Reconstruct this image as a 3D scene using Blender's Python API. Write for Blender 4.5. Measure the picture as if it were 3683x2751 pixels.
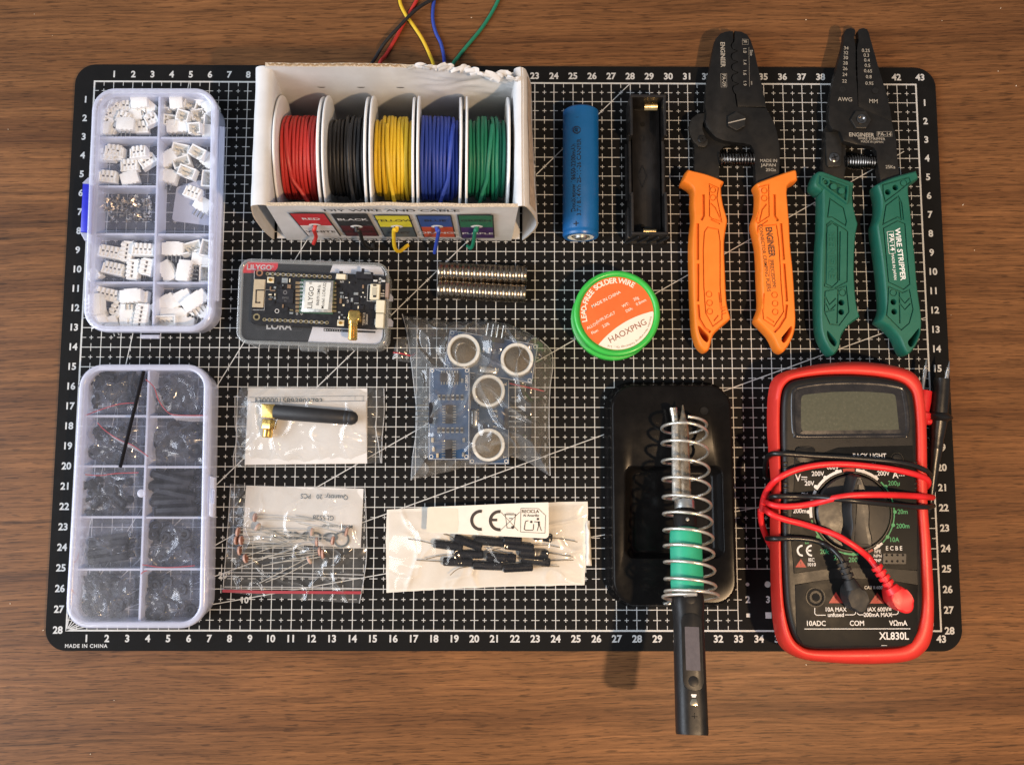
import bpy, bmesh, math, random
from mathutils import Vector, Matrix, Euler
from math import pi, sin, cos, radians, atan2, sqrt, hypot

SC = bpy.context.scene
COL = SC.collection
for _o in list(bpy.data.objects):
    bpy.data.objects.remove(_o)
S = 0.01                     # everything below is written in centimetres
RND = random.Random(11)

# ------------------------------------------------------------------ camera
F_PX = 3150.0
IW, IH = 3683.0, 2751.0
CAM_P = Vector((0.1063, -6.2005, 44.0627))
CAM_R = Euler((0.10070728, -0.005277, 0.0017309), 'XYZ')
cd = bpy.data.cameras.new('camera')
cam = bpy.data.objects.new('camera', cd)
COL.objects.link(cam)
cam.location = CAM_P * S
cam.rotation_euler = CAM_R
cd.sensor_width = 36.0
cd.lens = F_PX / IW * 36.0
cd.clip_start = 0.01
cd.clip_end = 50
SC.camera = cam

# ------------------------------------------------------------------ light
world = bpy.data.worlds.new('World')
SC.world = world
world.use_nodes = True
_bg = world.node_tree.nodes['Background']
_bg.inputs[0].default_value = (0.80, 0.84, 0.92, 1)
_bg.inputs[1].default_value = 0.30

def area_light(name, loc, target, size, size_y, energy, color, shape='RECTANGLE'):
    l = bpy.data.lights.new(name, 'AREA')
    l.shape = shape
    l.size = size * S
    if shape in ('RECTANGLE', 'ELLIPSE'):
        l.size_y = size_y * S
    l.energy = energy
    l.color = color
    o = bpy.data.objects.new(name, l)
    COL.objects.link(o)
    o.location = Vector(loc) * S
    d = (Vector(target) - Vector(loc)).normalized()
    o.rotation_euler = d.to_track_quat('-Z', 'Y').to_euler()
    return o

# cool window to the left, a warm desk lamp front right, an added soft fill high on the left
area_light('window_light', (-115, -10, 62), (0, 0, 0), 90, 70, 17.0, (0.80, 0.88, 1.0))
area_light('desk_lamp', (28.0, -22.5, 62.0), (6, -2, 0), 2.6, 2.6, 4.3, (1.0, 0.67, 0.38), 'DISK')
area_light('soft_fill_light', (-130, -60, 150), (0, 0, 0), 90, 90, 15.0, (1.0, 0.985, 0.965))

SC.view_settings.view_transform = 'Standard'
SC.view_settings.look = 'None'
SC.view_settings.exposure = 0.0
SC.view_settings.gamma = 1.0
SC.render.engine = 'CYCLES'
SC.cycles.transparent_max_bounces = 24
SC.cycles.max_bounces = 8

# ------------------------------------------------------------------ picture point -> point on the plane z
_RM = CAM_R.to_matrix()
def W(px, py, z=0.0):
    d = _RM @ Vector(((px - IW / 2) / F_PX, -(py - IH / 2) / F_PX, -1.0))
    t = (z - CAM_P.z) / d.z
    return Vector((CAM_P.x + d.x * t, CAM_P.y + d.y * t, z))
def crop(x0, y0, s):
    def f(x, y, z=0.0):
        return W(x0 + x / s, y0 + y / s, z)
    return f
zA = crop(150, 200, 1.574); zB = crop(150, 1250, 1.436); zC = crop(850, 0, 1.739)
zD = crop(800, 880, 3.16); zE = crop(1350, 900, 1.944); zF = crop(780, 1350, 1.943)
zG = crop(1350, 1750, 2.602); r1 = crop(1950, 250, 2.36); r2 = crop(2400, 50, 2.212)
r3 = crop(2400, 580, 2.212); r4 = crop(2000, 940, 4.129); r5 = crop(2150, 1350, 2.542)
r6 = crop(2150, 1950, 2.2033); r7 = crop(2700, 1250, 2.541); r8 = crop(2650, 1800, 2.541)
zH = crop(800, 1380, 3.687)

# ------------------------------------------------------------------ materials
MATS = {}
def _nt(name):
    m = bpy.data.materials.new(name)
    m.use_nodes = True
    nt = m.node_tree
    nt.nodes.clear()
    out = nt.nodes.new('ShaderNodeOutputMaterial')
    return m, nt, out
def _n(nt, typ, **kw):
    n = nt.nodes.new(typ)
    for k, v in kw.items():
        setattr(n, k, v)
    return n
def _coords(nt):
    return _n(nt, 'ShaderNodeTexCoord').outputs['Object']
def _noise(nt, co, scale, detail=4, rough=0.55, stretch=None):
    if stretch:
        mp = _n(nt, 'ShaderNodeMapping')
        mp.inputs['Scale'].default_value = stretch
        nt.links.new(co, mp.inputs[0])
        co = mp.outputs[0]
    n = _n(nt, 'ShaderNodeTexNoise')
    n.inputs['Scale'].default_value = scale
    n.inputs['Detail'].default_value = detail
    n.inputs['Roughness'].default_value = rough
    nt.links.new(co, n.inputs['Vector'])
    return n.outputs['Fac']
def _ramp(nt, fac, stops):
    r = _n(nt, 'ShaderNodeValToRGB')
    el = r.color_ramp.elements
    while len(el) < len(stops):
        el.new(0.5)
    for e, (p, c) in zip(el, stops):
        e.position = p
        e.color = (c[0], c[1], c[2], 1) if not isinstance(c, (int, float)) else (c, c, c, 1)
    nt.links.new(fac, r.inputs[0])
    return r.outputs[0]
def _bump(nt, h, strength, dist):
    b = _n(nt, 'ShaderNodeBump')
    b.inputs['Strength'].default_value = strength
    b.inputs['Distance'].default_value = dist
    nt.links.new(h, b.inputs['Height'])
    return b.outputs['Normal']

def M(name, rgb, rough=0.5, metal=0.0, var=0.10, vs=250, bump=0.0, bs=2500, spec=0.5, coat=0.0, rvar=0.08, sss=0.0):
    """plain procedural material: colour with a little mottling, roughness variation, fine bump"""
    if name in MATS:
        return MATS[name]
    m, nt, out = _nt(name)
    p = _n(nt, 'ShaderNodeBsdfPrincipled')
    co = _coords(nt)
    f = _noise(nt, co, vs, 5, 0.65)
    lo = [max(0.0, c * (1 - var)) for c in rgb]
    hi = [min(1.0, c * (1 + var)) for c in rgb]
    nt.links.new(_ramp(nt, f, [(0.3, lo), (0.7, hi)]), p.inputs['Base Color'])
    nt.links.new(_ramp(nt, f, [(0.3, max(0.02, rough - rvar)), (0.7, min(1, rough + rvar))]), p.inputs['Roughness'])
    p.inputs['Metallic'].default_value = metal
    p.inputs['Specular IOR Level'].default_value = spec
    p.inputs['Coat Weight'].default_value = coat
    if sss:
        p.inputs['Subsurface Weight'].default_value = sss
        p.inputs['Subsurface Radius'].default_value = (0.002, 0.002, 0.002)
        p.inputs['Subsurface Scale'].default_value = 1.0
    if bump:
        nt.links.new(_bump(nt, _noise(nt, co, bs, 3, 0.6), bump, 0.0002), p.inputs['Normal'])
    nt.links.new(p.outputs[0], out.inputs[0])
    MATS[name] = m
    return m

def M_clear(name, milk=(0.8, 0.85, 0.95), fac=0.2, edge=0.5, rough=0.12, tint=(0.97, 0.98, 1.0), bump=0.0, bs=300, spec=1.0, cloud=0.0, cs=150):
    """clear or milky plastic: see-through, with a milky share that grows at grazing angles, and gloss"""
    if name in MATS:
        return MATS[name]
    m, nt, out = _nt(name)
    tr = _n(nt, 'ShaderNodeBsdfTransparent')
    tr.inputs[0].default_value = (*tint, 1)
    df = _n(nt, 'ShaderNodeBsdfPrincipled')
    df.inputs['Base Color'].default_value = (*milk, 1)
    df.inputs['Roughness'].default_value = max(0.25, rough)
    gl = _n(nt, 'ShaderNodeBsdfGlossy')
    gl.inputs['Roughness'].default_value = rough
    lw = _n(nt, 'ShaderNodeLayerWeight')
    lw.inputs['Blend'].default_value = 0.45
    co = _coords(nt)
    mr = _n(nt, 'ShaderNodeMapRange')
    mr.inputs['To Min'].default_value = fac
    mr.inputs['To Max'].default_value = min(1.0, fac + edge)
    nt.links.new(lw.outputs['Facing'], mr.inputs[0])
    facs = mr.outputs[0]
    if cloud:
        c = _ramp(nt, _noise(nt, co, cs, 5, 0.7), [(0.4, 0.0), (0.75, cloud)])
        ad = _n(nt, 'ShaderNodeMath', operation='ADD')
        ad.use_clamp = True
        nt.links.new(facs, ad.inputs[0])
        nt.links.new(c, ad.inputs[1])
        facs = ad.outputs[0]
    mx = _n(nt, 'ShaderNodeMixShader')
    nt.links.new(facs, mx.inputs[0])
    nt.links.new(tr.outputs[0], mx.inputs[1])
    nt.links.new(df.outputs[0], mx.inputs[2])
    fr = _n(nt, 'ShaderNodeLayerWeight')
    fr.inputs['Blend'].default_value = 0.5
    pw = _n(nt, 'ShaderNodeMath', operation='POWER')
    nt.links.new(fr.outputs['Facing'], pw.inputs[0])
    pw.inputs[1].default_value = 4.0
    ma = _n(nt, 'ShaderNodeMath', operation='MULTIPLY_ADD')
    nt.links.new(pw.outputs[0], ma.inputs[0])
    ma.inputs[1].default_value = 0.75
    ma.inputs[2].default_value = 0.05 * spec
    mx2 = _n(nt, 'ShaderNodeMixShader')
    nt.links.new(ma.outputs[0], mx2.inputs[0])
    nt.links.new(mx.outputs[0], mx2.inputs[1])
    nt.links.new(gl.outputs[0], mx2.inputs[2])
    if bump:
        b = _bump(nt, _noise(nt, co, bs, 3, 0.6), bump, 0.0006)
        for x in (gl.inputs['Normal'], fr.inputs['Normal'], df.inputs['Normal']):
            nt.links.new(b, x)
    nt.links.new(mx2.outputs[0], out.inputs[0])
    MATS[name] = m
    return m

def M_wood():
    m, nt, out = _nt('walnut_laminate')
    p = _n(nt, 'ShaderNodeBsdfPrincipled')
    co = _coords(nt)
    mp = _n(nt, 'ShaderNodeMapping')
    mp.inputs['Rotation'].default_value = (0, 0, radians(-1.6))
    nt.links.new(co, mp.inputs[0])
    # slow waviness of the grain
    w = _n(nt, 'ShaderNodeTexNoise')
    w.inputs['Scale'].default_value = 9
    w.inputs['Detail'].default_value = 2
    nt.links.new(mp.outputs[0], w.inputs['Vector'])
    sub = _n(nt, 'ShaderNodeVectorMath', operation='MULTIPLY_ADD')
    sub.inputs[1].default_value = (0.0, 0.006, 0)
    nt.links.new(w.outputs['Color'], sub.inputs[0])
    nt.links.new(mp.outputs[0], sub.inputs[2])
    v = sub.outputs[0]
    bands = _noise(nt, v, 1, 8, 0.62, (0.9, 70, 1))        # broad streaks
    fine = _noise(nt, v, 1, 5, 0.8, (22, 650, 1))         # fine fibres
    pores = _noise(nt, v, 1, 2, 0.5, (95, 1500, 1))
    dk = _noise(nt, v, 1, 5, 0.55, (2.4, 260, 1))
    blot = _noise(nt, co, 9, 3, 0.5, (1, 2.2, 1))
    c1 = _ramp(nt, bands, [(0.34, (0.102, 0.0425, 0.0160)), (0.46, (0.145, 0.0625, 0.0230)), (0.56, (0.182, 0.080, 0.0295)), (0.70, (0.150, 0.0645, 0.0238))])
    c2 = _ramp(nt, fine, [(0.34, 0.55), (0.5, 0.98), (0.66, 1.38)])
    c3 = _ramp(nt, dk, [(0.29, 0.52), (0.37, 0.9), (0.46, 1.0)])
    c4 = _ramp(nt, pores, [(0.37, 0.52), (0.43, 1.0)])
    c5 = _ramp(nt, blot, [(0.3, 0.86), (0.7, 1.12)])
    cur = c1
    for c in (c2, c3, c4, c5):
        mx = _n(nt, 'ShaderNodeMix', data_type='RGBA', blend_type='MULTIPLY')
        mx.inputs[0].default_value = 1.0
        nt.links.new(cur, mx.inputs[6])
        nt.links.new(c, mx.inputs[7])
        cur = mx.outputs[2]
    nt.links.new(cur, p.inputs['Base Color'])
    nt.links.new(_ramp(nt, fine, [(0.3, 0.52), (0.7, 0.42)]), p.inputs['Roughness'])
    p.inputs['Specular IOR Level'].default_value = 0.2
    nt.links.new(_bump(nt, fine, 0.25, 0.0002), p.inputs['Normal'])
    nt.links.new(p.outputs[0], out.inputs[0])
    return m

# ------------------------------------------------------------------ mesh builder
class B:
    def __init__(self):
        self.bm = bmesh.new()
        self.mi = 0
    def _fin(self, geom_faces):
        for f in geom_faces:
            f.material_index = self.mi
    def box(self, c, s, rot=None, bevel=0.0, seg=2):
        r = bmesh.ops.create_cube(self.bm, size=1.0)
        vs = r['verts']
        mt = Matrix.Translation(Vector(c)) @ (rot.to_4x4() if rot is not None else Matrix.Identity(4)) @ Matrix.Diagonal((s[0], s[1], s[2], 1))
        bmesh.ops.transform(self.bm, matrix=mt, verts=vs)
        fs = set(f for v in vs for f in v.link_faces)
        self._fin(fs)
        if bevel:
            es = list(set(e for v in vs for e in v.link_edges))
            rb = bmesh.ops.bevel(self.bm, geom=es, offset=bevel, segments=seg, profile=0.5, affect='EDGES', clamp_overlap=True)
            self._fin(rb['faces'])
        return self
    def prism(self, pts, z0, z1, bevel=0.0, seg=3, bot=False, top_pts=None):
        """closed outline (x, y), from z0 up to z1; bevel rounds the top rim"""
        pts = [Vector((p[0], p[1])) for p in pts]
        area = sum(pts[i].x * pts[(i + 1) % len(pts)].y - pts[(i + 1) % len(pts)].x * pts[i].y for i in range(len(pts)))
        if area < 0:
            pts = pts[::-1]
            if top_pts: top_pts = top_pts[::-1]
        tp = top_pts or pts
        lo = [self.bm.verts.new((p.x, p.y, z0)) for p in pts]
        hi = [self.bm.verts.new((p[0], p[1], z1)) for p in tp]
        n = len(pts)
        fs = [self.bm.faces.new(hi), self.bm.faces.new(lo[::-1])]
        for i in range(n):
            fs.append(self.bm.faces.new((lo[i], lo[(i + 1) % n], hi[(i + 1) % n], hi[i])))
        self._fin(fs)
        if bevel:
            es = [e for e in fs[0].edges]
            if bot:
                es += [e for e in fs[1].edges]
            rb = bmesh.ops.bevel(self.bm, geom=es, offset=bevel, segments=seg, profile=0.5, affect='EDGES', clamp_overlap=True)
            self._fin(rb['faces'])
        return self
    def ring(self, outer, inner, z0, z1, bevel=0.0, seg=2):
        """band between two outlines with the same number of points"""
        n = len(outer)
        V = self.bm.verts.new
        a = [V((p[0], p[1], z0)) for p in outer]; b = [V((p[0], p[1], z1)) for p in outer]
        c = [V((p[0], p[1], z1)) for p in inner]; d = [V((p[0], p[1], z0)) for p in inner]
        fs = []
        tops = []
        for i in range(n):
            j = (i + 1) % n
            fs.append(self.bm.faces.new((a[i], a[j], b[j], b[i])))
            t = self.bm.faces.new((b[i], b[j], c[j], c[i])); fs.append(t); tops.append(t)
            fs.append(self.bm.faces.new((c[i], c[j], d[j], d[i])))
            fs.append(self.bm.faces.new((d[i], d[j], a[j], a[i])))
        self._fin(fs)
        if bevel:
            es = []
            for t in tops:
                for e in t.edges:
                    if sum(1 for f in e.link_faces if f in tops) == 1:
                        es.append(e)
            rb = bmesh.ops.bevel(self.bm, geom=list(set(es)), offset=bevel, segments=seg, profile=0.5, affect='EDGES', clamp_overlap=True)
            self._fin(rb['faces'])
        return self
    def cyl(self, c, r, h, axis='Z', seg=32, r2=None, bevel=0.0, rot=None):
        rr = bmesh.ops.create_cone(self.bm, cap_ends=True, segments=seg, radius1=r, radius2=r if r2 is None else r2, depth=h)
        vs = rr['verts']
        R = Matrix.Identity(4)
        if rot is not None: R = rot.to_4x4()
        elif axis == 'X': R = Matrix.Rotation(pi / 2, 4, 'Y')
        elif axis == 'Y': R = Matrix.Rotation(-pi / 2, 4, 'X')
        bmesh.ops.transform(self.bm, matrix=Matrix.Translation(Vector(c)) @ R, verts=vs)
        fs = set(f for v in vs for f in v.link_faces)
        self._fin(fs)
        if bevel:
            es = [e for e in set(e for v in vs for e in v.link_edges) if any(len(f.verts) > 4 for f in e.link_faces)]
            rb = bmesh.ops.bevel(self.bm, geom=es, offset=bevel, segments=2, profile=0.5, affect='EDGES', clamp_overlap=True)
            self._fin(rb['faces'])
        return self
    def lathe(self, prof, c=(0, 0, 0), rot=None, seg=48, close=False):
        """prof: (radius, height) along local z"""
        R = rot if rot is not None else Matrix.Identity(3)
        c = Vector(c)
        rings = []
        for (r, z) in prof:
            if r < 1e-5:
                rings.append([self.bm.verts.new(c + R @ Vector((0, 0, z)))])
            else:
                rings.append([self.bm.verts.new(c + R @ Vector((r * cos(2 * pi * k / seg), r * sin(2 * pi * k / seg), z))) for k in range(seg)])
        fs = []
        pairs = list(zip(rings, rings[1:]))
        if close: pairs.append((rings[-1], rings[0]))
        for a, b in pairs:
            if len(a) == 1 and len(b) == 1: continue
            for k in range(seg):
                k2 = (k + 1) % seg
                if len(a) == 1: fs.append(self.bm.faces.new((a[0], b[k], b[k2])))
                elif len(b) == 1: fs.append(self.bm.faces.new((a[k], a[k2], b[0])))
                else: fs.append(self.bm.faces.new((a[k], a[k2], b[k2], b[k])))
        self._fin(fs)
        return self
    def tube(self, pts, r, seg=10, sub=6, cap=True, closed=False, radii=None):
        pts = [Vector(p) for p in pts]
        if sub > 1 and len(pts) > 2:
            q = []; rq = []
            n = len(pts)
            rng = range(n if closed else n - 1)
            for i in rng:
                p0 = pts[(i - 1) % n] if (closed or i > 0) else pts[0]
                p1 = pts[i]; p2 = pts[(i + 1) % n]
                p3 = pts[(i + 2) % n] if (closed or i + 2 < n) else pts[-1]
                for k in range(sub):
                    t = k / sub
                    q.append(0.5 * ((2 * p1) + (-p0 + p2) * t + (2 * p0 - 5 * p1 + 4 * p2 - p3) * t * t + (-p0 + 3 * p1 - 3 * p2 + p3) * t ** 3))
                    if radii: rq.append(radii[i] * (1 - t) + radii[(i + 1) % n] * t)
            if not closed:
                q.append(pts[-1])
                if radii: rq.append(radii[-1])
            pts = q
            if radii: radii = rq
        n = len(pts)
        T = []
        for i in range(n):
            a = pts[(i - 1) % n] if (closed or i > 0) else pts[i]
            b = pts[(i + 1) % n] if (closed or i < n - 1) else pts[i]
            d = (b - a)
            T.append(d.normalized() if d.length > 1e-9 else (T[-1] if T else Vector((1, 0, 0))))
        up = Vector((0, 0, 1)) if abs(T[0].z) < 0.9 else Vector((1, 0, 0))
        nrm = (up - T[0] * up.dot(T[0])).normalized()
        rings = []
        for i in range(n):
            if i:
                nrm = nrm - T[i] * nrm.dot(T[i])
                nrm = nrm.normalized() if nrm.length > 1e-6 else Vector((0, 0, 1))
            bn = T[i].cross(nrm)
            rr = radii[i] if radii else r
            rings.append([self.bm.verts.new(pts[i] + (nrm * cos(2 * pi * k / seg) + bn * sin(2 * pi * k / seg)) * rr) for k in range(seg)])
        fs = []
        for i in range(n if closed else n - 1):
            a, b = rings[i], rings[(i + 1) % n]
            for k in range(seg):
                k2 = (k + 1) % seg
                fs.append(self.bm.faces.new((a[k], a[k2], b[k2], b[k])))
        if cap and not closed:
            fs.append(self.bm.faces.new(rings[0][::-1])); fs.append(self.bm.faces.new(rings[-1]))
        self._fin(fs)
        return self
    def poly(self, pts3):
        vs = [self.bm.verts.new(Vector(p)) for p in pts3]
        f = self.bm.faces.new(vs)
        self._fin([f])
        return self
    def strip(self, a, b, w, z, t=0.0):
        """flat line of width w from a to b at height z"""
        a = Vector((a[0], a[1])); b = Vector((b[0], b[1]))
        d = (b - a).normalized(); n = Vector((-d.y, d.x)) * w / 2
        P = [a - n, b - n, b + n, a + n]
        if t: return self.prism(P, z, z + t)
        return self.poly([(p.x, p.y, z) for p in P])
    def disc(self, c, r, seg=24, r0=0.0):
        c = Vector(c)
        if r0 <= 0:
            return self.poly([(c.x + r * cos(2 * pi * k / seg), c.y + r * sin(2 * pi * k / seg), c.z) for k in range(seg)])
        V = self.bm.verts.new
        o = [V((c.x + r * cos(2 * pi * k / seg), c.y + r * sin(2 * pi * k / seg), c.z)) for k in range(seg)]
        i_ = [V((c.x + r0 * cos(2 * pi * k / seg), c.y + r0 * sin(2 * pi * k / seg), c.z)) for k in range(seg)]
        self._fin([self.bm.faces.new((o[k], o[(k + 1) % seg], i_[(k + 1) % seg], i_[k])) for k in range(seg)])
        return self
    def grid(self, fn, nu, nv):
        """fn(u, v) -> point, u, v in 0..1"""
        vs = [[self.bm.verts.new(Vector(fn(i / nu, j / nv))) for i in range(nu + 1)] for j in range(nv + 1)]
        self._fin([self.bm.faces.new((vs[j][i], vs[j][i + 1], vs[j + 1][i + 1], vs[j + 1][i])) for j in range(nv) for i in range(nu)])
        return self
    def text(self, s, size, c, rot=0.0, align='CENTER', bold=0.0, R=None, sx=1.0, flipx=False, space=1.0):
        me = text_mesh(s, bold, align, space)
        if me is None: return self
        M3 = (R.to_4x4() if R is not None else Matrix.Rotation(rot, 4, 'Z'))
        mt = Matrix.Translation(Vector(c)) @ M3 @ Matrix.Diagonal((size * sx * (-1 if flipx else 1), size, 1, 1))
        vs = [self.bm.verts.new(mt @ v) for v in me[0]]
        fs = []
        for p in me[1]:
            try: fs.append(self.bm.faces.new([vs[i] for i in p]))
            except ValueError: pass
        self._fin(fs)
        return self
    def xform(self, mt):
        bmesh.ops.transform(self.bm, matrix=mt, verts=self.bm.verts)
        return self

_TX = {}
def text_mesh(s, bold, align, space=1.0):
    k = (s, bold, align, space)
    if k in _TX: return _TX[k]
    cu = bpy.data.curves.new('t', 'FONT')
    cu.body = s
    cu.size = 1.0
    cu.align_x = align
    cu.align_y = 'CENTER'
    cu.offset = bold
    cu.space_character = space
    cu.resolution_u = 3
    o = bpy.data.objects.new('t', cu)
    COL.objects.link(o)
    dg = bpy.context.evaluated_depsgraph_get()
    me = bpy.data.meshes.new_from_object(o.evaluated_get(dg))
    r = ([v.co.copy() for v in me.vertices], [tuple(p.vertices) for p in me.polygons])
    # vertical centring on capital letters
    bpy.data.objects.remove(o); bpy.data.curves.remove(cu); bpy.data.meshes.remove(me)
    _TX[k] = r if r[0] else None
    return _TX[k]

_BASE = {}
def obj(name, b, mats, parent=None, smooth=35, label=None):
    """link what the builder holds as ONE mesh object (centimetres -> metres)"""
    base = _BASE.get(parent.name, Vector((0, 0, 0))) if parent else Vector((0, 0, 0))
    me = bpy.data.meshes.new(name)
    bmesh.ops.recalc_face_normals(b.bm, faces=b.bm.faces) if getattr(b, 'recalc', True) else None
    b.bm.to_mesh(me)
    b.bm.free()
    me.transform(Matrix.Scale(S, 4) @ Matrix.Translation(-base))
    if not isinstance(mats, (list, tuple)): mats = [mats]
    for m in mats: me.materials.append(m)
    if smooth:
        for p in me.polygons: p.use_smooth = True
        me.set_sharp_from_angle(angle=radians(smooth))
    o = bpy.data.objects.new(name, me)
    COL.objects.link(o)
    if parent:
        o.parent = parent
        _BASE[o.name] = base
    if label: o['label'] = label
    return o
def tag(o, label=None, cat=None, group=None, kind=None):
    if label: o['label'] = label
    if cat: o['category'] = cat
    if group: o['group'] = group
    if kind: o['kind'] = kind
    return o
def thing(name, label, cat, loc=(0, 0, 0), group=None):
    o = bpy.data.objects.new(name, None)
    o.empty_display_size = 0.01
    COL.objects.link(o)
    o.location = Vector(loc) * S
    _BASE[o.name] = Vector(loc)
    return tag(o, label, cat, group)
def copy_tree(o, parent=None):
    c = o.copy()
    COL.objects.link(c)
    if parent: c.parent = parent
    for ch in list(o.children):
        copy_tree(ch, c)
    return c
def place(o, loc, rot=(0, 0, 0), label=None, group=None):
    o.location = Vector(loc) * S
    o.rotation_euler = rot
    if label: o['label'] = label
    if group: o['group'] = group
    return o
def rrect(x0, y0, x1, y1, r, n=8):
    """rounded rectangle outline, counter-clockwise"""
    if x0 > x1: x0, x1 = x1, x0
    if y0 > y1: y0, y1 = y1, y0
    P = []
    for (cx, cy, a0) in ((x1 - r, y1 - r, 0), (x0 + r, y1 - r, 90), (x0 + r, y0 + r, 180), (x1 - r, y0 + r, 270)):
        for k in range(n + 1):
            a = radians(a0 + 90 * k / n)
            P.append((cx + r * cos(a), cy + r * sin(a)))
    return P
def rquad(corners, r, n=8):
    """four corners (any quad, in order) with rounded corners"""
    P = []
    c = [Vector((p[0], p[1])) for p in corners]
    m = len(c)
    rr = r if isinstance(r, (list, tuple)) else [r] * m
    for i in range(m):
        p = c[i]; a = (c[i - 1] - p).normalized(); b = (c[(i + 1) % m] - p).normalized()
        ang = a.angle(b) / 2
        t = rr[i] / math.tan(ang)
        s, e = p + a * t, p + b * t
        cen = p + (a + b).normalized() * (rr[i] / sin(ang))
        a0 = atan2(s.y - cen.y, s.x - cen.x); a1 = atan2(e.y - cen.y, e.x - cen.x)
        d = a1 - a0
        while d > pi: d -= 2 * pi
        while d < -pi: d += 2 * pi
        for k in range(n + 1):
            q = a0 + d * k / n
            P.append((cen.x + rr[i] * cos(q), cen.y + rr[i] * sin(q)))
    return P
def smooth_loop(pts, sub=6):
    pts = [Vector((p[0], p[1])) for p in pts]
    n = len(pts); q = []
    for i in range(n):
        p0, p1, p2, p3 = pts[i - 1], pts[i], pts[(i + 1) % n], pts[(i + 2) % n]
        for k in range(sub):
            t = k / sub
            q.append(0.5 * ((2 * p1) + (-p0 + p2) * t + (2 * p0 - 5 * p1 + 4 * p2 - p3) * t * t + (-p0 + 3 * p1 - 3 * p2 + p3) * t ** 3))
    return q
def inset(pts, d):
    """shift a closed outline inwards by d"""
    P = [Vector((p[0], p[1])) for p in pts]
    n = len(P)
    ar = sum(P[i].x * P[(i + 1) % n].y - P[(i + 1) % n].x * P[i].y for i in range(n))
    sg = 1 if ar > 0 else -1
    out = []
    for i in range(n):
        a = P[i] - P[i - 1]; b = P[(i + 1) % n] - P[i]
        if a.length < 1e-9: a = b
        if b.length < 1e-9: b = a
        na = Vector((-a.y, a.x)).normalized() * sg; nb = Vector((-b.y, b.x)).normalized() * sg
        m = (na + nb)
        m = m.normalized() if m.length > 1e-6 else na
        c = max(0.35, m.dot(na))
        out.append(P[i] + m * d / c)
    return out
def rz(a): return Matrix.Rotation(a, 3, 'Z')
def rx(a): return Matrix.Rotation(a, 3, 'X')
def ry(a): return Matrix.Rotation(a, 3, 'Y')
def axis_rot(d):
    return Vector(d).normalized().to_track_quat('Z', 'Y').to_matrix()
def hnoise(x, y, s=1.0, seed=0.0):
    from mathutils import noise
    return noise.noise(Vector((x * s + seed * 13.1, y * s - seed * 7.7, seed)))
def ridge(x, y, s, seed=0.0):
    """creases: sharp ridges where noise crosses zero"""
    return 1.0 - min(1.0, abs(hnoise(x, y, s, seed)) * 3.2)
# ================================================================== setting: table top and cutting mat
TZ = -0.30                    # table surface, the mat's top is z = 0
b = B()
b.box((0, 0, TZ - 1.2), (240, 150, 2.4))
tag(obj('table_top', b, M_wood(), smooth=0), 'brown walnut grain table top under everything', None, None, 'structure')

def gx(c): return c - 21.5
def gy(r): return 14.0 - r
m_mat = M('mat_black_vinyl', (0.0052, 0.0050, 0.0050), 0.72, 0, 0.3, 120, 0.5, 4500, 0.14)
m_print = M('mat_white_print', (0.50, 0.505, 0.50), 0.6, 0, 0.10, 900)
mat_root = thing('cutting_mat', 'black cutting mat with white centimetre grid and edge numbers lying on the wooden table', 'cutting mat', (0, 0, TZ))
b = B()
b.prism(rrect(gx(-1.02), gy(28.98), gx(44.04), gy(-0.92), 1.05, 12), TZ + 0.001, 0.0, 0.05, 3)
obj('mat_sheet', b, m_mat, mat_root)
# printed grid, one sheet of ink 0.1 mm above the mat
b = B()
ZP = 0.004
LW, TW = 0.040, 0.033
NX, NY = 43, 28
def in_panel(x0, y0): return x0 >= 33 and y0 >= 25
for c in range(1, NX):
    r1_ = 25 if c > 33 else NY
    b.poly([(gx(c) - LW/2, gy(r1_), ZP), (gx(c) + LW/2, gy(r1_), ZP), (gx(c) + LW/2, gy(0), ZP), (gx(c) - LW/2, gy(0), ZP)])
for r in range(1, NY):
    c1_ = 33 if r > 25 else NX
    b.poly([(gx(0), gy(r) - LW/2, ZP + .001), (gx(c1_), gy(r) - LW/2, ZP + .001), (gx(c1_), gy(r) + LW/2, ZP + .001), (gx(0), gy(r) + LW/2, ZP + .001)])
fw = 0.085
x0, x1, y0, y1 = gx(0), gx(43), gy(28), gy(0)
for (ax, ay, bx_, by_) in ((x0 - fw/2, y0 - fw/2, x0 + fw/2, y1 + fw/2), (x1 - fw/2, y0 - fw/2, x1 + fw/2, y1 + fw/2),
                         (x0 + fw/2, y0 - fw/2, x1 - fw/2, y0 + fw/2), (x0 + fw/2, y1 - fw/2, x1 - fw/2, y1 + fw/2)):
    b.poly([(ax, ay, ZP + .002), (bx_, ay, ZP + .002), (bx_, by_, ZP + .002), (ax, by_, ZP + .002)])
def tick(cx, cy, hx, hy):
    b.poly([(gx(cx) - hx, gy(cy) - hy, ZP + .003), (gx(cx) + hx, gy(cy) - hy, ZP + .003), (gx(cx) + hx, gy(cy) + hy, ZP + .003), (gx(cx) - hx, gy(cy) + hy, ZP + .003)])
for c in range(NX):
    for r in range(NY):
        if in_panel(c, r): continue
        tick(c + .5, r + .5, 0.10, TW/2); 
        b.poly([(gx(c + .5) - TW/2, gy(r + .5) - .1, ZP + .0045), (gx(c + .5) + TW/2, gy(r + .5) - .1, ZP + .0045), (gx(c + .5) + TW/2, gy(r + .5) + .1, ZP + .0045), (gx(c + .5) - TW/2, gy(r + .5) + .1, ZP + .0045)])
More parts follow.
